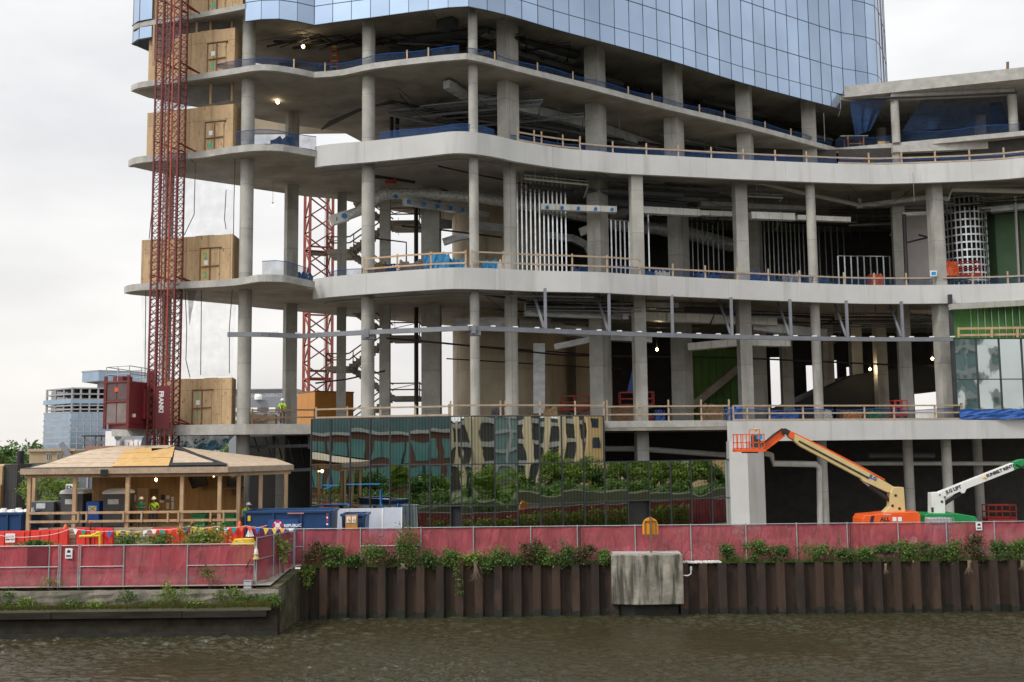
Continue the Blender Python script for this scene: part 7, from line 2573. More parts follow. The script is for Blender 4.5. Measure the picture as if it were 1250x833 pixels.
for q, s_ in (((1147, 612.2), .08), ((1144.5, 604), .05), ((1151, 606.6), .05)):
    p = P(*q, YL2)
    MB().tube([(p.x, YL2 - .38, p.z), (p.x, YL2 - .2, p.z)], s_, 10).build('pivot_pin', M['black'], b2_)
MB().box(P(1138.3, 622.5, YL2 - .36), (.14, .03, .3)).build('slot', M['black'], b2_)
plate([XZ(*q, YL2) for q in ((1140, 603), (1146, 600.2), (1235, 565.2), (1237.5, 573.5), (1230, 576.5), (1178, 597), (1176, 601.5), (1173, 602.5), (1170, 600), (1152, 608.5), (1147, 612))], YL2 - .24, YL2 + .24, M['white'], 'boom', b2_, .02)
sx_, sz_ = P(1230, 569, YL2).x - P(1152, 600, YL2).x, P(1230, 569, YL2).z - P(1152, 600, YL2).z
dxz = Vector((sx_, 0, sz_)).normalized()
upz = Vector((-dxz.z, 0, dxz.x))
def boomtext(body, px, py, size):
    p = P(px, py, YL2 - .26)
    return text(body, (p.x, YL2 - .255, p.z), dxz, upz, size, M['ink_b'], b2_, 'lettering', .01, 'LEFT', .012)
boomtext('JLG LIFT', 1155.5, 603.2, .3)
boomtext('SUNBELT RENTALS', 1205, 583, .27)
p = P(1202, 582, YL2 - .26)
MB().lathe([(.12, 0), (.01, .2)], (p.x, YL2 - .26, p.z - .06), 6).build('logo', M['yellow'], b2_)
MB().tube([P(1153, 615, YL2), P(1172, 602.5, YL2)], .12, 10).build('ram', M['black'], b2_, smooth=True)
plate([XZ(*q, YL2) for q in ((1235, 573.5), (1236.5, 564), (1243, 561.5), (1249, 560.5), (1262, 563), (1262, 566.5), (1250, 565.5), (1243, 571.5))], YL2 - .28, YL2 + .28, M['green_p'], 'boom_head', b2_, .02)
MB().bar(P(1246, 569, YL2), P(1285, 580, YL2), .22, .22).build('jib_arm', M['green_p'], b2_)
MB().tube([P(1240, 567, YL2 - .3), P(1247, 570.5, YL2 - .35), P(1262, 571, YL2 - .3)], .05, 6).build('hose', M['black'], b2_)
tk = thing('wire_tank', 'white caged water tank in front of the green boom lift', 'tank', (P(1144, 640, YL2 - 1.8).x, YL2 - 1.8, ZG))
a_, b_ = P(1131.5, 640, YL2 - 1.8), P(1158.5, 631, YL2 - 1.8)
MB().box2((a_.x + .05, YL2 - 2.4, ZG + .15), (b_.x - .05, YL2 - 1.3, b_.z - .05)).build('tank', M['grey_l'], tk, bevel=.06)
mb = MB()
for k_ in range(8):
    x = a_.x + (b_.x - a_.x) * k_ / 7
    mb.bar((x, YL2 - 2.45, ZG), (x, YL2 - 2.45, b_.z), .03, .03)
for k_ in range(6):
    z = ZG + .1 + (b_.z - ZG - .1) * k_ / 5
    mb.bar((a_.x, YL2 - 2.45, z), (b_.x, YL2 - 2.45, z), .03, .03)
mb.build('cage', M['post'], tk)

# ================================================================== PEOPLE
def skin_mesh(name, verts, edges, radii, m, par, root=0, sub=1):
    me = bpy.data.meshes.new(name)
    o = WL[par.name]
    me.from_pydata([(v[0] - o[0], v[1] - o[1], v[2] - o[2]) for v in verts], edges, [])
    ob = bpy.data.objects.new(name, me)
    COL.objects.link(ob)
    WL[ob.name] = tuple(o)
    ob.parent = par
    me.materials.append(m)
    md = ob.modifiers.new('skin', 'SKIN')
    md.use_smooth_shade = True
    if not me.skin_vertices: me.skin_vertices.new()
    for i, r_ in enumerate(radii):
        sv_ = me.skin_vertices[0].data[i]
        sv_.radius = r_ if isinstance(r_, tuple) else (r_, r_)
        sv_.use_root = (i == root)
    sd_ = ob.modifiers.new('sub', 'SUBSURF')
    sd_.levels = sd_.render_levels = sub
    return ob
def person(loc, rz, label, shirt, pose, trousers='jeans', hat='hard_w', lean=0.0):
    """1.78 m figure; pose gives the joints of both arms (elbow, wrist) in body space, x right, -y forward"""
    x0, y0, z0 = loc
    t_ = thing('person', label, 'person', loc)
    co, si = math.cos(rz), math.sin(rz)
    hip = .93
    cl_, sl_ = math.cos(lean), math.sin(lean)
    def W_(v, upper=True):
        x, y, z = v
        if upper and z > hip:
            dz = z - hip
            y, z = y * 1.0 - dz * sl_, hip + dz * cl_
        return (x0 + x * co - y * si, y0 + x * si + y * co, z0 + z)
    V, E, RR = [], [], []
    def add(v, r_, link=None):
        V.append(W_(v))
        RR.append(r_)
        if link is not None: E.append((link, len(V) - 1))
        return len(V) - 1
    pel = add((0, 0, .95), (.15, .11))
    wai = add((0, 0, 1.12), (.135, .1), pel)
    che = add((0, .01, 1.33), (.165, .115), wai)
    nb = add((0, .01, 1.47), (.075, .07), che)
    ne = add((0, -.005, 1.54), (.058, .06), nb)
    he = add((0, -.02, 1.63), (.078, .09), ne)
    ht = add((0, -.015, 1.74), (.07, .085), he)
    no = add((0, -.125, 1.63), .018, he)
    arms = []
    for s_ in (-1, 1):
        sh = add((s_ * .19, .01, 1.42), .062, che)
        el = add(pose[s_][0], .045, sh)
        wr = add(pose[s_][1], .032, el)
        arms.append((s_, sh, el, wr))
        e_, w_ = Vector(pose[s_][0]), Vector(pose[s_][1])
        d = (w_ - e_).normalized()
        side = d.cross(Vector((0, 0, 1)))
        side = side.normalized() if side.length > .1 else Vector((1, 0, 0))
        pa = add(tuple(w_ + d * .06), (.036, .02), wr)
        for k_ in range(4):
            off_ = side * (.03 - .02 * k_)
            ln = (.075, .085, .08, .062)[k_]
            k1 = add(tuple(w_ + d * (.1 + ln * .35) + off_ + Vector((0, 0, -.008))), .0095, pa)
            add(tuple(w_ + d * (.1 + ln * .85) + off_ * 1.05 + Vector((0, 0, -.03))), .0085, k1)
        th = add(tuple(w_ + d * .055 + side * .05), .011, wr)
        add(tuple(w_ + d * .1 + side * .06), .0095, th)
    feet = []
    for s_ in (-1, 1):
        hp = add((s_ * .09, 0, .88), .085, pel)
        kn = add((s_ * .105, -.02, .5), .06, hp)
        an_ = add((s_ * .115, .02, .09), .042, kn)
        add((s_ * .13, -.15, .035), .035, an_)
        feet.append((s_ * .115, s_ * .13))
    skin_mesh('body', V, E, RR, M['skin'], t_, pel, 1)
    # shirt
    V, E, RR = [], [], []
    a = add((0, 0, .93), (.168, .125))
    b_ = add((0, 0, 1.12), (.16, .12), a)
    c_ = add((0, .01, 1.33), (.187, .135), b_)
    d_ = add((0, .01, 1.455), (.1, .085), c_)
    for s_ in (-1, 1):
        sh = add((s_ * .195, .01, 1.415), .078, c_)
        e_ = Vector(pose[s_][0])
        s0 = Vector((s_ * .195, .01, 1.415))
        add(tuple(s0 + (e_ - s0) * .75), .066, sh)
    skin_mesh('shirt', V, E, RR, M[shirt], t_, 0, 1)
    V, E, RR = [], [], []
    a = add((0, 0, .95), (.158, .118))
    for s_ in (-1, 1):
        h_ = add((s_ * .09, 0, .84), .1, a)
        k_ = add((s_ * .105, -.02, .5), .078, h_)
        add((s_ * .115, .015, .1), .068, k_)
    skin_mesh('trousers', V, E, RR, M[trousers], t_, 0, 1)
    for fx, tx_ in feet:
        mb = MB().bar(W_((fx, .06, .055), False), W_((tx_, -.2, .05), False), .1, .1)
        mb.build('boot', M['lumber_dk'], t_, bevel=.03)
    hc = Vector(W_((0, -.015, 1.70)))
    MB().lathe([(.15, -.01), (.135, .01), (.13, .06), (.1, .12), (.05, .15), (.01, .155)], hc, 14).build('hard_hat', M[hat], t_, smooth=True)
    hb_ = t_.children[-1]
    br = Vector(W_((0, -.15, 1.695)))
    MB().box(br, (.2, .12, .02), rz).build('brim', M[hat], hb_, bevel=.006)
    for s_ in (-1, 1):
        MB().lathe([(.002, -.01), (.011, 0), (.002, .01)], W_((s_ * .034, -.108, 1.645)), 8).build('eye', M['ink_b'], t_)
    return t_
YP = 64.6
relax = {-1: ((-.27, .02, 1.15), (-.28, -.06, .92)), 1: ((.27, .02, 1.15), (.28, -.06, .92))}
phone = {-1: ((-.27, -.04, 1.17), (-.07, -.3, 1.2)), 1: ((.27, -.04, 1.17), (.06, -.3, 1.2))}
hip_ = {-1: ((-.32, .06, 1.18), (-.2, -.12, 1.0)), 1: ((.33, .08, 1.17), (.2, -.1, 1.02))}
fwd = {-1: ((-.22, -.3, 1.22), (-.12, -.55, 1.1)), 1: ((.22, -.3, 1.22), (.12, -.55, 1.1))}
p = P(171.5, 643, YP)
g_ = person((p.x, YP, ZD), R(6), 'person in a green shirt and white hard hat looking at his hands in the shelter', 'shirt_g', phone)
hd = Vector((p.x, YP - .36, ZD + 1.22))
tag(MB().box(hd, (.08, .02, .15)).build('mobile_phone', M['screen_k']), 'dark phone held by the person in the green shirt', 'phone')
p = P(188, 643, YP)
n_ = person((p.x, YP - .1, ZD), R(-8), 'person in a lime shirt with a dark chest strap standing in the shelter', 'vest', hip_)
MB().bar((p.x - .16, YP - .26, ZD + 1.38), (p.x + .14, YP - .25, ZD + 1.05), .05, .03, (0, 1, 0)).build('chest_strap', M['ink_b'], n_)
p = P(296.5, 640, 63.4)
person((p.x, 63.4, ZD - .25), R(70), 'person in a lime shirt bending forward behind the blue dumpster', 'vest', fwd, lean=R(28))
p = P(348.5, 512, 71.2)
w_ = person((p.x, 70.2, zL2), R(180), 'person in a lime vest seen from behind on the left slab', 'vest', relax)
MB().bar((p.x - .1, 70.04, zL2 + 1.42), (p.x + .09, 70.04, zL2 + 1.05), .05, .03, (0, 1, 0)).build('harness_strap', M['ink_b'], w_)
MB().bar((p.x + .1, 70.04, zL2 + 1.42), (p.x - .09, 70.04, zL2 + 1.05), .05, .03, (0, 1, 0)).build('harness_strap', M['ink_b'], w_)

# ================================================================== PLANTS
def leafmat(name, c1, c2, c3=None):
    m, t, b = new_mat(name)
    N = t.nodes.new
    ge = N('ShaderNodeNewGeometry')
    rp = N('ShaderNodeValToRGB')
    rp.color_ramp.elements[0].color = rgba(c2)
    rp.color_ramp.elements[1].color = rgba(c1)
    if c3:
        e = rp.color_ramp.elements.new(.93)
        e.color = rgba(c3)
    t.links.new(ge.outputs['Random Per Island'], rp.inputs['Fac'])
    t.links.new(rp.outputs['Color'], b.inputs['Base Color'])
    b.inputs['Roughness'].default_value = .55
    b.inputs['Specular IOR Level'].default_value = .3
    tr = N('ShaderNodeBsdfTranslucent')
    t.links.new(rp.outputs['Color'], tr.inputs['Color'])
    mx = N('ShaderNodeMixShader')
    mx.inputs[0].default_value = .25
    out = t.nodes['Material Output']
    t.links.new(b.outputs[0], mx.inputs[1])
    t.links.new(tr.outputs[0], mx.inputs[2])
    t.links.new(mx.outputs[0], out.inputs['Surface'])
    return m
LF = [leafmat('dark leaves', (.10, .18, .045), (.045, .085, .024)), leafmat('mid leaves', (.16, .25, .055), (.06, .12, .028)),
      leafmat('light leaves', (.24, .33, .055), (.11, .18, .034)), leafmat('reddish leaves', (.10, .14, .04), (.04, .065, .02), (.15, .09, .05)),
      leafmat('tree leaves', (.11, .2, .04), (.035, .085, .018))]
TWIG = mat('twig bark', (.13, .095, .065), (.08, .06, .04), scale=6, rough=.9)
DRY = mat('dry roots', (.2, .145, .1), (.13, .095, .065), scale=6, rough=.9)
def leaves(mb, c, rad, n, size, rr, hang=0.0, clump=5):
    """leaf quads in uneven clumps through an ellipsoid"""
    c = Vector(c)
    cl = []
    for _ in range(clump):
        while True:
            q = Vector((rr.uniform(-1, 1), rr.uniform(-1, 1), rr.uniform(-1, 1)))
            if q.length < 1: break
        cl.append((Vector((q.x * rad[0] * .75, q.y * rad[1] * .75, q.z * rad[2] * .75)), rr.uniform(.3, .62)))
    for _ in range(n):
        k, s_ = rr.choice(cl)
        q = Vector((rr.gauss(0, .5) * rad[0] * s_, rr.gauss(0, .5) * rad[1] * s_, rr.gauss(0, .5) * rad[2] * s_))
        p = c + k + q
        if hang and p.z < c.z: p.y -= 0
        l_ = size * rr.uniform(.6, 1.35)
        a = Vector((rr.gauss(0, 1), rr.gauss(0, 1), rr.gauss(-.2, .7))).normalized()
        b_ = a.cross(Vector((rr.gauss(0, 1), rr.gauss(0, 1), rr.gauss(0, 1)))).normalized()
        w_ = l_ * rr.uniform(.35, .55)
        m_ = p + a * l_ * .5
        mb.poly([p, m_ + b_ * w_ * .5, p + a * l_, m_ - b_ * w_ * .5])
def bush(c, rad, n, size, kind, label, name='bush', cat='bush', seed=0, group=None, clump=6, twigs=4, z0=None):
    rr = random.Random(seed * 77 + 5)
    base = (c[0], c[1], z0 if z0 is not None else c[2] - rad[2])
    t_ = thing(name, label, cat, base, group)
    mb = MB()
    leaves(mb, c, rad, n, size, rr, clump=clump)
    mb.build('foliage', LF[kind], t_)
    tw = MB()
    for _ in range(twigs):
        e = (c[0] + rr.uniform(-.6, .6) * rad[0], c[1] + rr.uniform(-.5, .5) * rad[1], c[2] + rr.uniform(-.1, .7) * rad[2])
        tw.tube([(base[0] + rr.uniform(-.1, .1), base[1], base[2] - .05), ((base[0] + e[0]) / 2 + rr.uniform(-.1, .1), (base[1] + e[1]) / 2, (base[2] + e[2]) / 2), e], [.02, .014, .007], 5)
    tw.build('stems', TWIG, t_)
    return t_
YF = YW + .15
# along the sheet piling: (px, top y, bottom y, half width px, kind, label)
row = [(389, 662, 690, 14, 3, 'reddish straggly bush at the left end of the long fence, climbing to its rail'),
       (377, 688, 708, 8, 2, 'small pale plant hanging in the corner where quay and sheet piles meet'),
       (408, 668, 692, 15, 1, 'green bush on the sheet piles, second from the quay corner'),
       (436, 674, 690, 13, 0, 'low dark bush below the second fence post of the long fence'),
       (457, 666, 690, 14, 1, 'green bush with reddish tips left of the tall bush on the sheet piles'),
       (479, 672, 690, 13, 3, 'reddish dry-tipped bush just left of the tall bush'),
       (500, 643, 690, 13, 1, 'tall bush that rises above the top of the long red fence'),
       (523, 668, 692, 12, 0, 'dark bush just right of the tall bush, drooping over the piles'),
       (548, 670, 688, 13, 1, 'green bush above the long hanging vine'),
       (574, 674, 690, 13, 2, 'pale green bush above the dangling dry root clump'),
       (597, 664, 694, 15, 1, 'wide green bush right of the dangling roots'),
       (623, 672, 690, 13, 0, 'low dark bush in the middle of the left sheet pile wall'),
       (649, 662, 688, 14, 3, 'reddish bush two posts left of the black stake'),
       (668, 668, 690, 12, 1, 'green bush by the bare twig on the long fence'),
       (691, 668, 694, 13, 0, 'dark bush hanging down beside the black and yellow stake'),
       (714, 666, 686, 13, 3, 'mixed red and green bush right of the black stake'),
       (737, 672, 690, 9, 1, 'thin trailing bush at the left edge of the concrete block'),
       (889, 664, 681, 11, 0, 'round dark bush right of the gravel beside the concrete block'),
       (921, 661, 680, 13, 1, 'green bush in front of the fence post right of the pale wall'),
       (948, 667, 681, 13, 0, 'low dark bush with yellow ribbon between two fence posts'),
       (996, 662, 680, 13, 1, 'green bush below the basket end of the orange boom'),
       (1030, 670, 680, 14, 0, 'flat dark bush left of the rusty stake'),
       (1058, 668, 680, 13, 1, 'low green bush right of the rusty stake, under the orange boom'),
       (1084, 666, 680, 14, 0, 'dark bush below the orange boom lift body'),
       (1110, 660, 680, 14, 1, 'taller green bush between the orange and green boom lifts'),
       (1138, 664, 680, 14, 0, 'dark bush below the white caged tank'),
       (1164, 660, 682, 14, 1, 'green bush at the fence post below the white boom'),
       (1194, 655, 682, 15, 3, 'tall olive bush below the white notice on the long fence'),
       (1222, 664, 682, 13, 0, 'dark bush second from the right edge on the sheet piles'),
       (1246, 660, 684, 13, 1, 'green bush cut by the right edge of the photo')]
for i, (px, yt, yb, hw_, kd, lab) in enumerate(row):
    a_, b_ = P(px, yt, YF), P(px, yb, YF)
    k_ = YF / F
    cz = (a_.z + b_.z) / 2
    hz = (a_.z - b_.z) / 2 * 1.1
    bush((a_.x, YF + .05, cz), (hw_ * k_ * 1.25, .45, hz * 1.15), int(900 + 70 * hw_ * hz), .135, kd, lab, seed=i + 1, group='bushes along the sheet pile wall', z0=ZG - .02, clump=8)
# hanging vine, roots, twigs
vt = thing('hanging_vine', 'green vine hanging down the face of the left sheet piles', 'vine', P(557, 690, YW - .1))
rr = random.Random(5)
mb = MB()
pts_ = [P(556, 688, YW - .15), P(557, 700, YW - .2), P(560, 712, YW - .2), P(559, 726, YW - .2)]
for p_ in SM([tuple(q) for q in pts_], 6): leaves(mb, p_, (.25, .12, .18), 14, .12, rr, clump=2)
mb.build('foliage', LF[1], vt)
MB().tube(pts_, .018, 5).build('stem', TWIG, vt)
for i, (px, py, w_, h_, lab) in enumerate(((581, 685, 10, 26, 'dry brown root clump dangling over the left sheet piles'), (492, 688, 7, 8, 'small dry twig tangle under the tall bush'), (1183, 684, 6, 18, 'dry root clump dangling over the right sheet piles'),
                                           (1081, 688, 4, 14, 'small dry root tuft on the right sheet piles below the orange lift'), (1248, 684, 6, 14, 'dry root clump at the right edge of the sheet piles'))):
    t_ = thing('dry_roots', lab, 'roots', P(px, py, YW - .15))
    mb = MB()
    rr = random.Random(i + 60)
    for _ in range(22):
        a_ = P(px + rr.uniform(-w_ * .4, w_ * .4), py, YW - .1)
        m_ = P(px + rr.uniform(-w_ * .3, w_ * .3), py + h_ * .45, YW - .25)
        e_ = P(px + rr.uniform(-w_, w_), py + h_ * rr.uniform(.7, 1), YW - .2 - rr.uniform(0, .3))
        mb.tube([a_, m_, e_], [.011, .008, .004], 4)
    mb.build('root_strands', DRY, t_)
def twig(px, py0, py1, Y, label, m=DRY, n=9, spread=10):
    t_ = thing('bare_twig', label, 'twig', P(px, py0, Y))
    mb = MB()
    rr = random.Random(int(px))
    a_ = P(px, py0, Y)
    for _ in range(n):
        e_ = P(px + rr.uniform(-spread, spread), py1 + rr.uniform(0, (py0 - py1) * .5), Y + rr.uniform(-.2, .2))
        m_ = (a_ + e_) / 2 + Vector((rr.uniform(-.06, .06), 0, .1))
        mb.tube([a_, m_, e_], [.02, .014, .006], 4)
    mb.build('branches', m, t_)
twig(686, 668, 645, YF + .1, 'bare pale twig standing against the long red fence')
twig(908, 674, 655, YF + .1, 'thin dead weed against the long fence, right of the amber sign', n=7, spread=6)
twig(1025, 668, 648, YF + .1, 'small leafy dead weed left of the rusty stake on the long fence', n=7, spread=6)
# corner sapling and quay plants
bush(P(346, 672, 57.0), (.5, .3, 1.15), 90, .34, 2, 'tall bright sapling with long leaves against the short side fence', 'sapling', 'sapling', 101, z0=2.6, clump=6, twigs=3)
bush(P(213, 724, QY + .0), (.85, .45, .75), 620, .13, 2, 'bright yellow-green shrub spilling over the quay edge', 'shrub', 'shrub', 102, z0=1.45, clump=9, twigs=9)
bush(P(8, 730, QY - .05), (.75, .35, .5), 420, .13, 1, 'dense green shrub at the left edge of the quay', 'shrub', 'shrub', 103, z0=1.45)
bush(P(310, 731, QY - .08), (1.25, .3, .42), 900, .15, 1, 'dark ivy mat hanging over the right end of the quay', 'ivy', 'ivy', 104, z0=1.5, clump=14)
bush(P(277, 725, QY - .02), (.8, .3, .35), 300, .15, 2, 'pale ivy patch on the quay between the yellow-green shrub and the dark ivy', 'ivy', 'ivy', 105, z0=1.5)
bush(P(155, 727, QY - .02), (.8, .25, .3), 240, .13, 1, 'small ivy patch on the quay face left of the yellow-green shrub', 'ivy', 'ivy', 106, z0=1.5)
bush(P(255, 703, QY + .45), (.75, .2, .75), 330, .12, 1, 'weedy bush growing in front of the quay fence right bay', 'bush', 'bush', 107, z0=zq)
bush(P(62, 714, QY + .4), (.7, .2, .4), 160, .12, 2, 'flowering weed at the foot of the gate post on the quay', 'weed', 'weed', 108, z0=zq)
bush(P(330, 712, 55.5), (.45, .3, .3), 160, .12, 2, 'weed on the slope beside the short side fence', 'weed', 'weed', 109, z0=2.35)
bush(P(375, 706, YW - .2), (.3, .25, .5), 120, .13, 2, 'leafy sprig in the corner of the quay wall and the sheet piles', 'weed', 'weed', 110, z0=1.9)
for i, (px, py, Y, r_, lab) in enumerate(((200, 660, 57.5, (1.3, .5, .5), 'low weeds behind the quay fence, in front of the plank stack'), (236, 655, 57.5, (1.4, .6, .75), 'tall weeds behind the quay fence in the middle of the bunting'), (265, 654, 57.6, (1.4, .6, .8), 'tallest weeds behind the quay fence, near the yellow hose'),
                                          (160, 660, 58.2, (1.1, .4, .5), 'sparse weeds by the low red barrier'), (40, 664, 58.0, (1.2, .3, .25), 'thin weeds at the foot of the left red barriers'))):
    bush(P(px, py, Y), r_, int(620 * r_[0]), .17, 2 if i in (1, 2) else 1, lab, 'weeds', 'weeds', 120 + i, z0=ZG, clump=11)
for i, (px, py, rx, rz_, kd, lab) in enumerate(((28, 737, .7, .28, 2, 'pale weed clump on the ledge right of the left edge shrub'), (85, 738, .8, .26, 1, 'weed clump on the ledge below the narrow fence bay'), (118, 740, .7, .22, 2, 'low moss mound on the ledge left of the small ivy patch'),
        (186, 737, .6, .3, 1, 'weed clump on the ledge just left of the yellow-green shrub'), (243, 738, .7, .28, 2, 'weed clump on the ledge just right of the yellow-green shrub'), (335, 733, .45, .45, 1, 'ivy rounding the corner at the right end of the quay'))):
    bush(P(px, py, QY - .18), (rx, .22, rz_), 330, .13, kd, lab, 'weeds', 'weeds', 140 + i, z0=1.5, clump=8)
# moss and grass strip on the quay ledge
rr = random.Random(31)
mb = MB()
for _ in range(14000):
    x = rr.uniform(P(-15, 740, QY).x, XPIER - .3)
    y = QY - .36 + rr.random() * .34
    h = rr.uniform(.08, .36) * (1.2 if math.sin(x * 1.3) + math.sin(x * .37) > .2 else .7)
    dx_, dy_ = rr.gauss(0, .07), rr.gauss(-.06, .06)
    w_ = rr.uniform(.008, .02)
    mb.poly([(x - w_, y, 1.45), (x + w_, y, 1.45), (x + dx_, y + dy_, 1.5 + h)])
tag(mb.build('ledge_grass', leafmat('mossy blades', (.2, .2, .05), (.07, .08, .025))), 'mossy yellow-green grass strip on the ledge of the old quay', 'grass', kind='stuff')
rr = random.Random(32)
mb = MB()
for _ in range(12000):
    x = rr.uniform(XPB, 45)
    if XD0 - .2 < x < XD1 + 2.2 and rr.random() < .97: continue
    y = rr.uniform(YW + .1, YW + .6)
    h = rr.uniform(.1, .35) * (1.6 if math.sin(x * 1.7) + math.sin(x * .61 + 1) > .5 else .8)
    w_ = rr.uniform(.008, .018)
    mb.poly([(x - w_, y, ZG - .02), (x + w_, y, ZG - .02), (x + rr.gauss(0, .1), y + rr.gauss(-.05, .08), ZG + h)])
tag(mb.build('bank_grass', LF[1]), 'thin grass along the top of the sheet pile wall', 'grass', kind='stuff')
mb = MB()
for _ in range(2600):
    x = rr.uniform(-9, 22)
    h = rr.uniform(.2, 1.7)
    leaves(mb, (x, YW + 1.15 + rr.uniform(-.1, .2), ZG + h), (.3, .15, .25), 4, .2, rr, clump=1)
tag(mb.build('added_weeds', LF[2]), 'weeds added unseen behind the long red fence, to show green in the mirrored glass', 'weeds', kind='stuff')  # unseen row added so the glass mirrors green instead of the red fence
mb = MB()
for _ in range(900):
    x = rr.uniform(XPB, 45)
    if XD0 - .1 < x < XD1 + 2.2 or math.sin(x * 2.3) + math.sin(x * .9) < -.2: continue
    y, h = rr.uniform(YW + .1, YW + .6), rr.uniform(.3, 1.15)
    tx_ = x + rr.gauss(0, .16)
    mb.bar((x, y, ZG - .02), (tx_, y + rr.gauss(-.05, .1), ZG + h), .014, .014)
    for _j in range(3): leaves(mb, (tx_, y, ZG + h * rr.uniform(.7, 1)), (.06, .05, .06), 2, .07, rr, clump=1)
tag(mb.build('dead_stalks', leafmat('dry stalks', (.3, .24, .12), (.14, .12, .05))), 'thin dry weed stalks among the bushes on the sheet pile wall', 'weeds', kind='stuff')
mb = MB()
for _ in range(160):
    x = rr.uniform(XD1 + .1, XD1 + 2.3)
    s_ = rr.uniform(.04, .1)
    mb.box((x, YW + rr.uniform(.05, .6), ZSP + s_ * .4), (s_ * 1.6, s_ * 1.3, s_), rr.uniform(0, 3))
tag(mb.build('white_stones', M['white']), 'pale stones strewn on the wall top beside the concrete block', 'stones', kind='stuff')

# ================================================================== TREES
def tree(loc, h, r_, label, seed, kind=4, trunk=.22, n=2600, leaf=.34, group=None, name='tree', crown0=.35):
    rr = random.Random(seed)
    t_ = thing(name, label, 'tree', loc, group)
    x, y, z = loc
    tb = MB()
    tb.tube([(x, y, z - .2), (x + rr.uniform(-.2, .2), y, z + h * .3), (x + rr.uniform(-.3, .3), y + rr.uniform(-.3, .3), z + h * .75)], [trunk, trunk * .75, trunk * .2], 8)
    mb = MB()
    for k_ in range(9):
        a = rr.uniform(0, 6.28)
        hh = rr.uniform(crown0 + .1, .95)
        rad = r_ * (1 - abs(hh - .6) * 1.2) * rr.uniform(.55, 1.0)
        e = Vector((x + math.cos(a) * rad, y + math.sin(a) * rad, z + h * hh))
        tb.tube([(x, y, z + h * max(.15, hh - .35)), ((x + e.x) / 2, (y + e.y) / 2, z + h * (hh - .1)), e], [trunk * .4, trunk * .25, .03], 6)
        s_ = rr.uniform(.3, .5) * r_
        leaves(mb, e, (s_ * 1.2, s_ * 1.2, s_), n // 10, leaf, rr, clump=6)
    leaves(mb, (x, y, z + h * .68), (r_ * .6, r_ * .6, h * .25), n // 10, leaf, rr, clump=8)
    tb.build('trunk', TWIG, t_, smooth=True)
    mb.build('crown', LF[kind], t_)
    return t_
# behind the shelter, seen through its posts
for i, (px, py, Y, h, r_, lab) in enumerate(((47, 640, 84, 5.0, 1.6, 'small bright tree seen between the left shelter posts'), (61, 640, 86, 5.4, 1.5, 'small bright tree behind the grey cabinet in the shelter'), (75, 640, 85, 4.6, 1.3, 'small bright tree just left of the white letter board'))):
    p = P(px, py, Y)
    tree((p.x, Y, ZG), h, r_, lab, 200 + i, 2, .1, 900, .3, 'small trees behind the shelter')
for i, (px, Y, h, r_, lab) in enumerate(((2, 190, 6.8, 3.0, 'tree cut by the left edge behind the chimney stack'), (26, 200, 5.6, 3.2, 'round tree in the distance right of the dark chimney stack'), (44, 205, 6.0, 3.2, 'round tree in the distance left of the tan brick building'))):
    p = P(px, 560, Y)
    tree((p.x, Y, ZG), h, r_, lab, 220 + i, 4, .35, 1500, .8, 'distant trees at the left')

# ================================================================== BACKGROUND BUILDINGS
def bldg_box(t_, x0, x1, y0, y1, z0, z1, m, name='wall'):
    return MB().box2((x0, y0, z0), (x1, y1, z1)).build(name, m, t_)
brick = seams(mat('tan brick', (.4, .3, .18), (.33, .25, .15), scale=.4, rough=.9, fine=.06), 'xz', .6, .2, .2, .02, .5)
gls = mat('window glass', (.06, .08, .1), (.035, .05, .065), scale=.6, rough=.12)
# far unfinished glass tower
YT = 420
ft = thing('glass_office_block', 'distant blue glass building with open unfinished floors behind the hoist cab', 'office building', P(100, 560, YT))
def fx(px, Y=YT): return P(px, 500, Y).x
def fz(py, Y=YT, px=100): return P(px, py, Y).z
blueg = glass_mat('hazy blue glass', (.3, .39, .5), .12, .01, .1)
pale = mat('pale frame', (.3, .305, .32), (.26, .265, .28), scale=.2, rough=.7)
x0, x1, x2 = fx(54, YT + 14), fx(87), fx(152)
def wing(z0, z1, xl, xc, xr, m, name, ins=0.0):
    mb = MB().prism([(xl, YT + 14), (xc, YT), (xr, YT + 8), (xr, YT + 40), (xl + 6, YT + 40)], z0, z1)
    return mb.build(name, m, ft)
lvls = [560, 541.5, 533, 525.5, 519, 511.5, 503.5]
wing(fz(565), fz(503.5), x0, x1, x2, blueg, 'glass_wall')
mb = MB()
for py in (503.5, 512.5, 519.5, 527, 534, 541.5, 549):
    a_ = fz(py)
    mb.bar((x0, YT + 13.8, a_), (x1, YT - .3, a_), .5, .7)
    mb.bar((x1, YT - .3, a_), (x2, YT + 7.7, a_), .5, .35)
for k_ in range(1, 9):
    u = k_ / 9
    mb.bar((x1 + (x2 - x1) * u, YT - .3 + 8 * u, fz(565)), (x1 + (x2 - x1) * u, YT - .3 + 8 * u, fz(503.5)), .35, .35)
mb.build('mullions', pale, ft)
for py in (473, 480, 486.5, 494, 498.8):
    wing(fz(py) - .55, fz(py), x0 + 1, x1, x2, pale, 'floor_slab')
wing(fz(492.5), fz(487), x0 - .5, x1 - .2, x2, blueg, 'glass_wall')
for k_ in range(12):
    u = k_ / 7 if k_ < 8 else (k_ - 8) / 3
    cx_, cy_ = (x1 + (x2 - x1) * u, YT + .5 + 8 * u) if k_ < 8 else (x0 + 1 + (x1 - x0) * u * .95, YT + 14 - 13 * u)
    MB().bar((cx_, cy_, fz(503)), (cx_, cy_, fz(473)), .7, .7).build('column', pale, ft)
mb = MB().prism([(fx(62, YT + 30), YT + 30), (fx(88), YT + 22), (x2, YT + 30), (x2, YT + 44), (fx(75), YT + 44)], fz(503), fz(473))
mb.build('core', mat('floor shade', (.27, .27, .28), rough=.9), ft)
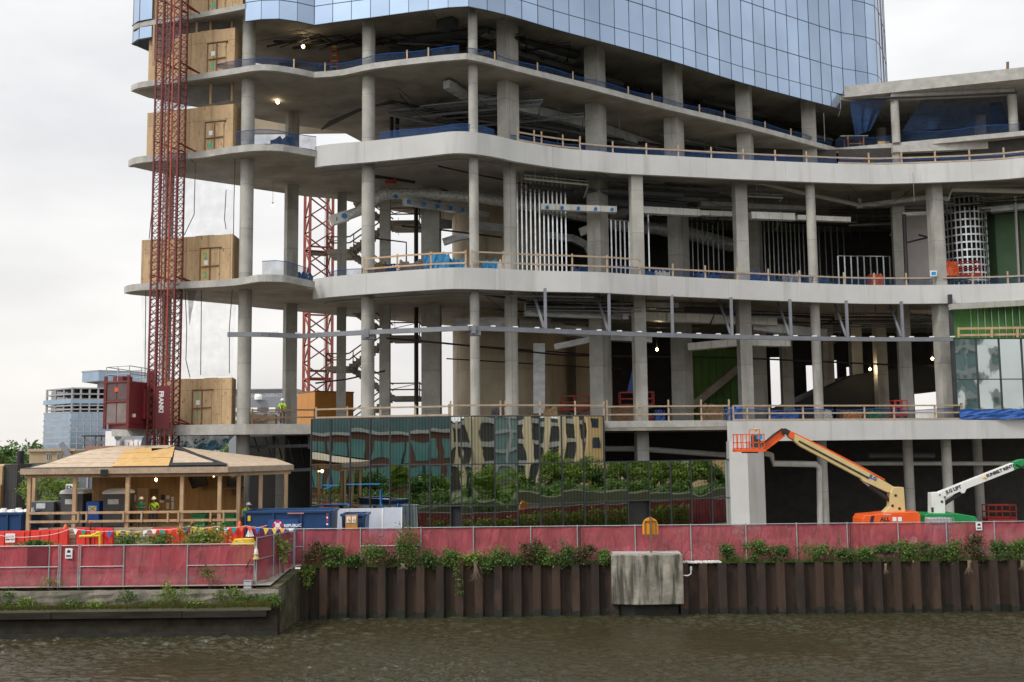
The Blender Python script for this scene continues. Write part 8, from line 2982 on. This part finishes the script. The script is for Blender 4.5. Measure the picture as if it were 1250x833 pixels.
mb = MB().prism([(fx(84), YT + 12), (fx(112), YT + 6), (x2, YT + 16), (x2, YT + 40), (fx(84), YT + 40)], fz(463), fz(452.5))
mb.build('penthouse', blueg, ft)
mb = MB()
mb.prism([(fx(83.5), YT + 11.5), (fx(112), YT + 5.5), (x2, YT + 15.5), (x2, YT + 40), (fx(84), YT + 40)], fz(452.5), fz(450.8))
mb.prism([(fx(84), YT + 12), (fx(112), YT + 6), (x2, YT + 16), (x2, YT + 40), (fx(84), YT + 40)], fz(464.5), fz(463))
mb.build('roof', pale, ft)
mb = MB().prism([(fx(101), YT + 14), (fx(113), YT + 10), (x2, YT + 18), (x2, YT + 38), (fx(101), YT + 38)], fz(474), fz(464))
mb.build('penthouse_wall', pale, ft)
# low buildings in front of it
YB2 = 170
tb_ = thing('brick_building', 'low tan brick building with a stepped parapet behind the shelter roof', 'building', P(80, 565, YB2))
def qx_(px, Y=YB2): return P(px, 550, Y).x
def qz(py, Y=YB2): return P(80, py, Y).z
bldg_box(tb_, qx_(36), qx_(92), YB2, YB2 + 20, ZG, qz(550), brick)
MB().box2((qx_(35), YB2 - .4, qz(551)), (qx_(93), YB2, qz(547.8))).build('cornice', M['lumber_g'], tb_)
for px in (57.5, 60.5, 70.5, 74):
    w_ = MB().box2((qx_(px), YB2 - .12, qz(562)), (qx_(px + 2.2), YB2 - .02, qz(553))).build('window', M['hard_w'], tb_)
    MB().box2((qx_(px + .3), YB2 - .16, qz(561.5)), (qx_(px + 1.9), YB2 - .121, qz(553.5))).build('pane', gls, w_)
bldg_box(tb_, qx_(92), qx_(162), YB2 + 4, YB2 + 22, ZG, qz(545), mat('red brick band', (.3, .17, .12), rough=.9), 'rear_wall')
mb = MB()
for k_ in range(9):
    mb.bar((qx_(79 + k_ * 1.2), YB2 - .6, qz(545.5 + k_ * 1.8)), (qx_(79 + k_ * 1.2), YB2 - .6, qz(542 + k_ * 1.8)), .15, .15)
mb.bar((qx_(76), YB2 - .6, qz(541)), (qx_(90), YB2 - .6, qz(562)), .25, .9)
mb.build('roof_stair', M['steel'], tb_)
pg = thing('roof_pergola', 'dark flat pergola on the roof beside the white plant box', 'pergola', P(98, 545, YB2 + 8))
MB().box2((qx_(81), YB2 + 6, qz(533)), (qx_(115), YB2 + 14, qz(531.3))).build('roof', M['black'], pg)
for px in (83, 97, 104, 112):
    MB().box2((qx_(px), YB2 + 6.2, qz(546)), (qx_(px + .8), YB2 + 6.5, qz(533))).build('post', M['grey_p'], pg)
MB().box2((qx_(82), YB2 + 6.1, qz(543)), (qx_(113), YB2 + 6.2, qz(538.5))).build('railing', net_mat('railing bars', (.2, .2, .2), .5), pg)
wb = thing('plant_box', 'white mechanical box on the roof right of the dark pergola', 'plant box', P(124, 545, YB2 + 5))
MB().box2((qx_(113.5), YB2 + 5, qz(547)), (qx_(127), YB2 + 12, qz(526.5))).build('body', M['hard_w'], wb)
MB().box2((qx_(127), YB2 + 5.05, qz(547)), (qx_(131.5), YB2 + 12, qz(528))).build('side', M['grey_l'], wb)
MB().tube([(qx_(129), YB2 + 4.95, qz(534)), (qx_(129), YB2 + 5.2, qz(534))], .55, 10).build('fan', M['grey_p'], wb)
lw = thing('low_white_units', 'low white rooftop units right of the white plant box', 'plant box', P(140, 546, YB2 + 6))
for k_ in range(4):
    MB().box2((qx_(135 + k_ * 6), YB2 + 6, qz(548)), (qx_(139.5 + k_ * 6), YB2 + 8, qz(537.5 + (k_ % 2) * 2))).build('unit', M['hard_w'], lw)
# dark sided building, chimney and pale facade at the left edge
YD2 = 92
dk_ = thing('dark_building', 'dark corrugated building with a chimney stack at the left edge', 'building', P(14, 600, YD2))
def ex(px, Y=YD2): return P(px, 600, Y).x
def ez(py, Y=YD2): return P(14, py, Y).z
sid = seams(mat('dark siding', (.055, .053, .052), (.04, .038, .037), scale=.6, rough=.8), 'xz', .3, 40, .35, .03)
bldg_box(dk_, ex(4), ex(20), YD2, YD2 + 10, ZG, ez(567), sid)
MB().lathe([(.33, 0), (.33, ez(551) - ez(568))], (ex(10.3), YD2 + 2, ez(568)), 12).build('chimney', M['felt'], dk_, smooth=True)
bldg_box(dk_, ex(-60), ex(4), YD2 - .5, YD2 + 9, ZG, ez(592), M['ply_in'], 'lower_wall')
bldg_box(dk_, ex(-60), ex(4), YD2 - .3, YD2 + 9, ez(592) + .002, ez(568.5), M['lumber'], 'upper_wall')
pf = thing('pale_building', 'pale grey building with a tall window between the dark building and the shelter', 'building', P(33, 600, YD2 + 3))
YD3 = YD2 + 3
def gx(px): return P(px, 600, YD3).x
def gz_(py): return P(30, py, YD3).z
bldg_box(pf, gx(19), gx(60), YD3, YD3 + 10, ZG, gz_(568), M['grey_l'])
MB().box2((gx(18), YD3 - .3, gz_(569)), (gx(62), YD3, gz_(567))).build('cornice', M['steel'], pf)
w_ = MB().box2((gx(21), YD3 - .12, gz_(609)), (gx(25.5), YD3 - .02, gz_(578))).build('window', M['hard_w'], pf)
MB().box2((gx(21.6), YD3 - .16, gz_(608)), (gx(25), YD3 - .121, gz_(579))).build('pane', gls, w_)
# long grey wall hiding the ground behind the shelter
hw_ = thing('grey_hoarding', 'dark grey hoarding wall standing behind the shelter', 'hoarding', P(100, 600, 88))
MB().box2((P(45, 600, 98).x, 98, ZG), (P(300, 600, 98).x, 98.2, P(100, 568, 98).z)).build('panel', M['steel'], hw_)
for k_ in range(14):
    x = P(50, 600, 98).x + k_ * 1.45
    MB().box2((x, 97.88, ZG), (x + .12, 97.99, P(100, 567.5, 98).z)).build('post', M['grey_l'] if k_ % 3 == 0 else M['steel'], hw_)
# grey office block with lettering seen between the left columns
YG2 = 300
gb = thing('grey_office_block', 'grey office building with pale roof lettering seen between the two left columns', 'office building', P(330, 530, YG2))
def hx2(px): return P(px, 500, YG2).x
def hz2(py): return P(330, py, YG2).z
bldg_box(gb, hx2(280), hx2(362), YG2, YG2 + 30, ZG, hz2(488), mat('grey cladding', (.2, .215, .24), (.17, .18, .2), scale=.1, rough=.6))
bldg_box(gb, hx2(284), hx2(358), YG2 + 3, YG2 + 26, hz2(488), hz2(474), mat('grey louvres', (.24, .25, .265), (.2, .21, .22), scale=.2, rough=.6), 'penthouse')
for r_, (ya, yb_) in enumerate(((481, 478), (476.8, 475))):
    MB().box2((hx2(284), YG2 + 2.8, hz2(ya)), (hx2(358), YG2 + 3, hz2(yb_))).build('louvre', M['grey_p'], gb)
for ya, yb_ in ((503, 497), (513.5, 508)):
    for k_ in range(7):
        w_ = MB().box2((hx2(284 + k_ * 11), YG2 - .2, hz2(ya)), (hx2(293 + k_ * 11), YG2 - .02, hz2(yb_))).build('window', M['steel'], gb)
        MB().box2((hx2(284.6 + k_ * 11), YG2 - .3, hz2(ya - .6)), (hx2(292.4 + k_ * 11), YG2 - .201, hz2(yb_ + .6))).build('pane', M['hard_w'] if k_ % 2 == 0 else gls, w_)
MB().lathe([(1.1, 0), (1.2, .8), (.9, 1.6)], (hx2(316), YG2 - .8, hz2(488)), 12).build('dish', M['hard_w'], gb)
text('DEONGREENSTREET.COM', (hx2(306.5), YG2 - .3, hz2(484.2)), (1, 0, 0), (0, 0, 1), 1.25, M['grey_l'], gb, 'lettering', .1, 'LEFT', .02)
# far treeline closing the horizon
rr = random.Random(91)
mb = MB()
for k_ in range(260):
    x = rr.uniform(-420, 500)
    leaves(mb, (x, 640 + rr.uniform(-30, 30), ZG + rr.uniform(2, 7)), (9, 5, 6), 46, 3.2, rr, clump=4)
tag(mb.build('far_wood', LF[0]), 'far line of trees along the horizon', 'trees', kind='stuff')

# ================================================================== NEAR BANK, seen only as reflections in the mirror glass
def bank_tree(i, x, y, h, r_, side):
    tree((x, y, 1.5), h * .92, r_ * 1.3, 'leafy bank tree mirrored in the ' + side, 300 + i, 2 if i % 3 else 4, .2, 4200, .5, 'trees on the near bank mirrored in the ' + side, crown0=-.05)
rr = random.Random(14)
for k_ in range(13):
    s_ = -30 + k_ * 4.6
    bank_tree(k_, 82 + .69 * s_ + rr.uniform(-2, 2), -11 + .72 * s_ + rr.uniform(-2, 2), rr.uniform(3.6, 6.6), rr.uniform(2.4, 3.4), 'right part of the mirrored glass wall')
for k_ in range(11):
    s_ = -24 + k_ * 4.6
    bank_tree(20 + k_, -58 + .72 * s_ + rr.uniform(-1, 1), 6 - .69 * s_ + rr.uniform(-1, 1), rr.uniform(3.4, 5.0), rr.uniform(2.3, 3.2), 'left part of the mirrored glass wall')
beige = mat('beige limestone pier', (.8, .66, .45), (.7, .56, .37), scale=.3, rough=.85, fine=.04)
whitep = mat('white spandrel', (.55, .55, .54), (.5, .5, .49), scale=.3, rough=.8)
def turned(mb, ox, oy, an_):
    c_, s_ = math.cos(an_), math.sin(an_)
    mb.v = [(ox + x * c_ - y * s_, oy + x * s_ + y * c_, z) for x, y, z in mb.v]
    return mb
pbld = thing('pier_building', 'beige building with tall stone piers, mirrored in the right panes of the glass wall', 'building', (85, -35, 3))
for k_ in range(11):
    bank_tree(40 + k_, -34 + k_ * 8 + rr.uniform(-2, 2), -16 + rr.uniform(-3, 3), rr.uniform(4, 6.5), rr.uniform(2.6, 3.4), 'middle of the mirrored glass wall')
mid_b = thing('stone_building', 'long stone building with brown bays mirrored in the middle of the glass wall', 'building', (5, -44, 1.5))
MB().box2((-48, -60, 1.5), (52, -44, 14)).build('wall', mat('grey brown bays', (.1, .09, .085), (.07, .065, .06), scale=.3, rough=.5), mid_b)
for k_ in range(26):
    MB().box2((-47 + k_ * 3.9, -44, 1.5), (-45.6 + k_ * 3.9, -43.1, 14.3)).build('pier', beige, mid_b)
for k_ in range(3):
    MB().box2((-48, -44, 5.5 + k_ * 3.6), (52, -43.6, 6.4 + k_ * 3.6)).build('spandrel', whitep, mid_b)
mb = MB()
for k_ in range(420):
    s_ = rr.uniform(-30, 34)
    leaves(mb, (76 + .69 * s_ + rr.uniform(-2, 2), -8 + .72 * s_ + rr.uniform(-2, 2), 1.2 + rr.uniform(-1.2, 1.2)), (1.8, 1.8, 1.2), 42, .5, rr, clump=3)
    s_ = rr.uniform(-28, 30)
    leaves(mb, (-52 + .72 * s_ + rr.uniform(-1, 1), 10 - .69 * s_ + rr.uniform(-1, 1), 1.5 + rr.uniform(-1.2, 1.4)), (1.6, 1.6, 1.1), 30, .5, rr, clump=3)
    leaves(mb, (rr.uniform(-34, 66), -8.5 + rr.uniform(-1, 1.5), 1.2 + rr.uniform(-1.2, 1.2)), (1.6, 1.2, 1.1), 22, .5, rr, clump=3)
tag(mb.build('bank_shrubs', LF[1]), 'shrubs along the near bank edge, mirrored in the glass wall', 'shrubs', kind='stuff')
gt_ = thing('gridded_tower', 'tall teal glass tower with white frames, mirrored in the upper right glass', 'tower', (80, -80, 1.5))
MB().box2((34, -100, 1.5), (135, -80, 46)).build('glass_wall', mat('pale teal glazing', (.3, .42, .4), (.2, .32, .31), scale=.15, rough=.25), gt_)
for k_ in range(26):
    MB().box2((34 + k_ * 4, -80, 1.5), (34.5 + k_ * 4, -79.6, 46)).build('frame', whitep, gt_)
for k_ in range(12):
    MB().box2((34, -79.9, 4 + k_ * 3.6), (135, -79.65, 4.7 + k_ * 3.6)).build('spandrel', whitep, gt_)
AN = R(46)           # its face looks back across the river at the glass
def T(mb): return turned(mb, 97, -22, AN)
T(MB().box2((-36, -12, 1.5), (36, 0, 14.6))).build('wall', M['grey_p'], pbld)
for k_ in range(26):
    T(MB().box2((-35.5 + k_ * 2.75, 0, 1.5), (-34.4 + k_ * 2.75, .9, 15))).build('pier', beige, pbld)
for k_ in range(3):
    T(MB().box2((-36, .0, 5.5 + k_ * 3.7), (36, .4, 6.3 + k_ * 3.7))).build('spandrel', whitep, pbld)
tbld = thing('tan_building', 'plain tan stone building mirrored at the right of the glass wall', 'building', (108, -52, 3))
def T(mb): return turned(mb, 103, -13, AN)
T(MB().box2((-2.5, -4, 1.5), (3.5, 3, 17))).build('wall', mat('sunny tan stone', (.74, .5, .26), (.64, .42, .2), scale=.3, rough=.85), tbld)
for j in range(2):
    T(MB().box2((-1.5, 3, 8 + j * 4), (.2, 3.05, 10 + j * 4))).build('window', gls, tbld)
teal = thing('teal_building', 'brown building with teal windows mirrored in the left panes of the glass wall', 'building', (-78, -2, 3))
def T(mb): return turned(mb, -74, 0, R(-44))
T(MB().box2((-40, -14, 1.5), (40, 0, 11.2))).build('wall', mat('brown brick', (.2, .1, .075), (.16, .08, .06), scale=.3, rough=.9), teal)
tg_ = mat('teal glazing', (.17, .36, .35), (.12, .28, .28), scale=.2, rough=.15)
for z0_, z1_ in ((3.2, 6.2), (7.1, 10.1)):
    for k_ in range(14):
        w_ = T(MB().box2((-39 + k_ * 5.6, .0, z0_), (-34.4 + k_ * 5.6, .12, z1_))).build('window', tg_, teal)
        T(MB().box2((-36.8 + k_ * 5.6, .121, z0_), (-36.6 + k_ * 5.6, .16, z1_))).build('mullion', M['mull'], w_)
T(MB().box2((-40.4, -14, 11.2), (40.4, .5, 11.7))).build('parapet', whitep, teal)
T(MB().box2((-36, -13, 11.7), (36, -5, 17))).build('upper_storey', mat('grey green glazing', (.12, .2, .2), (.08, .14, .15), scale=.2, rough=.2), teal)
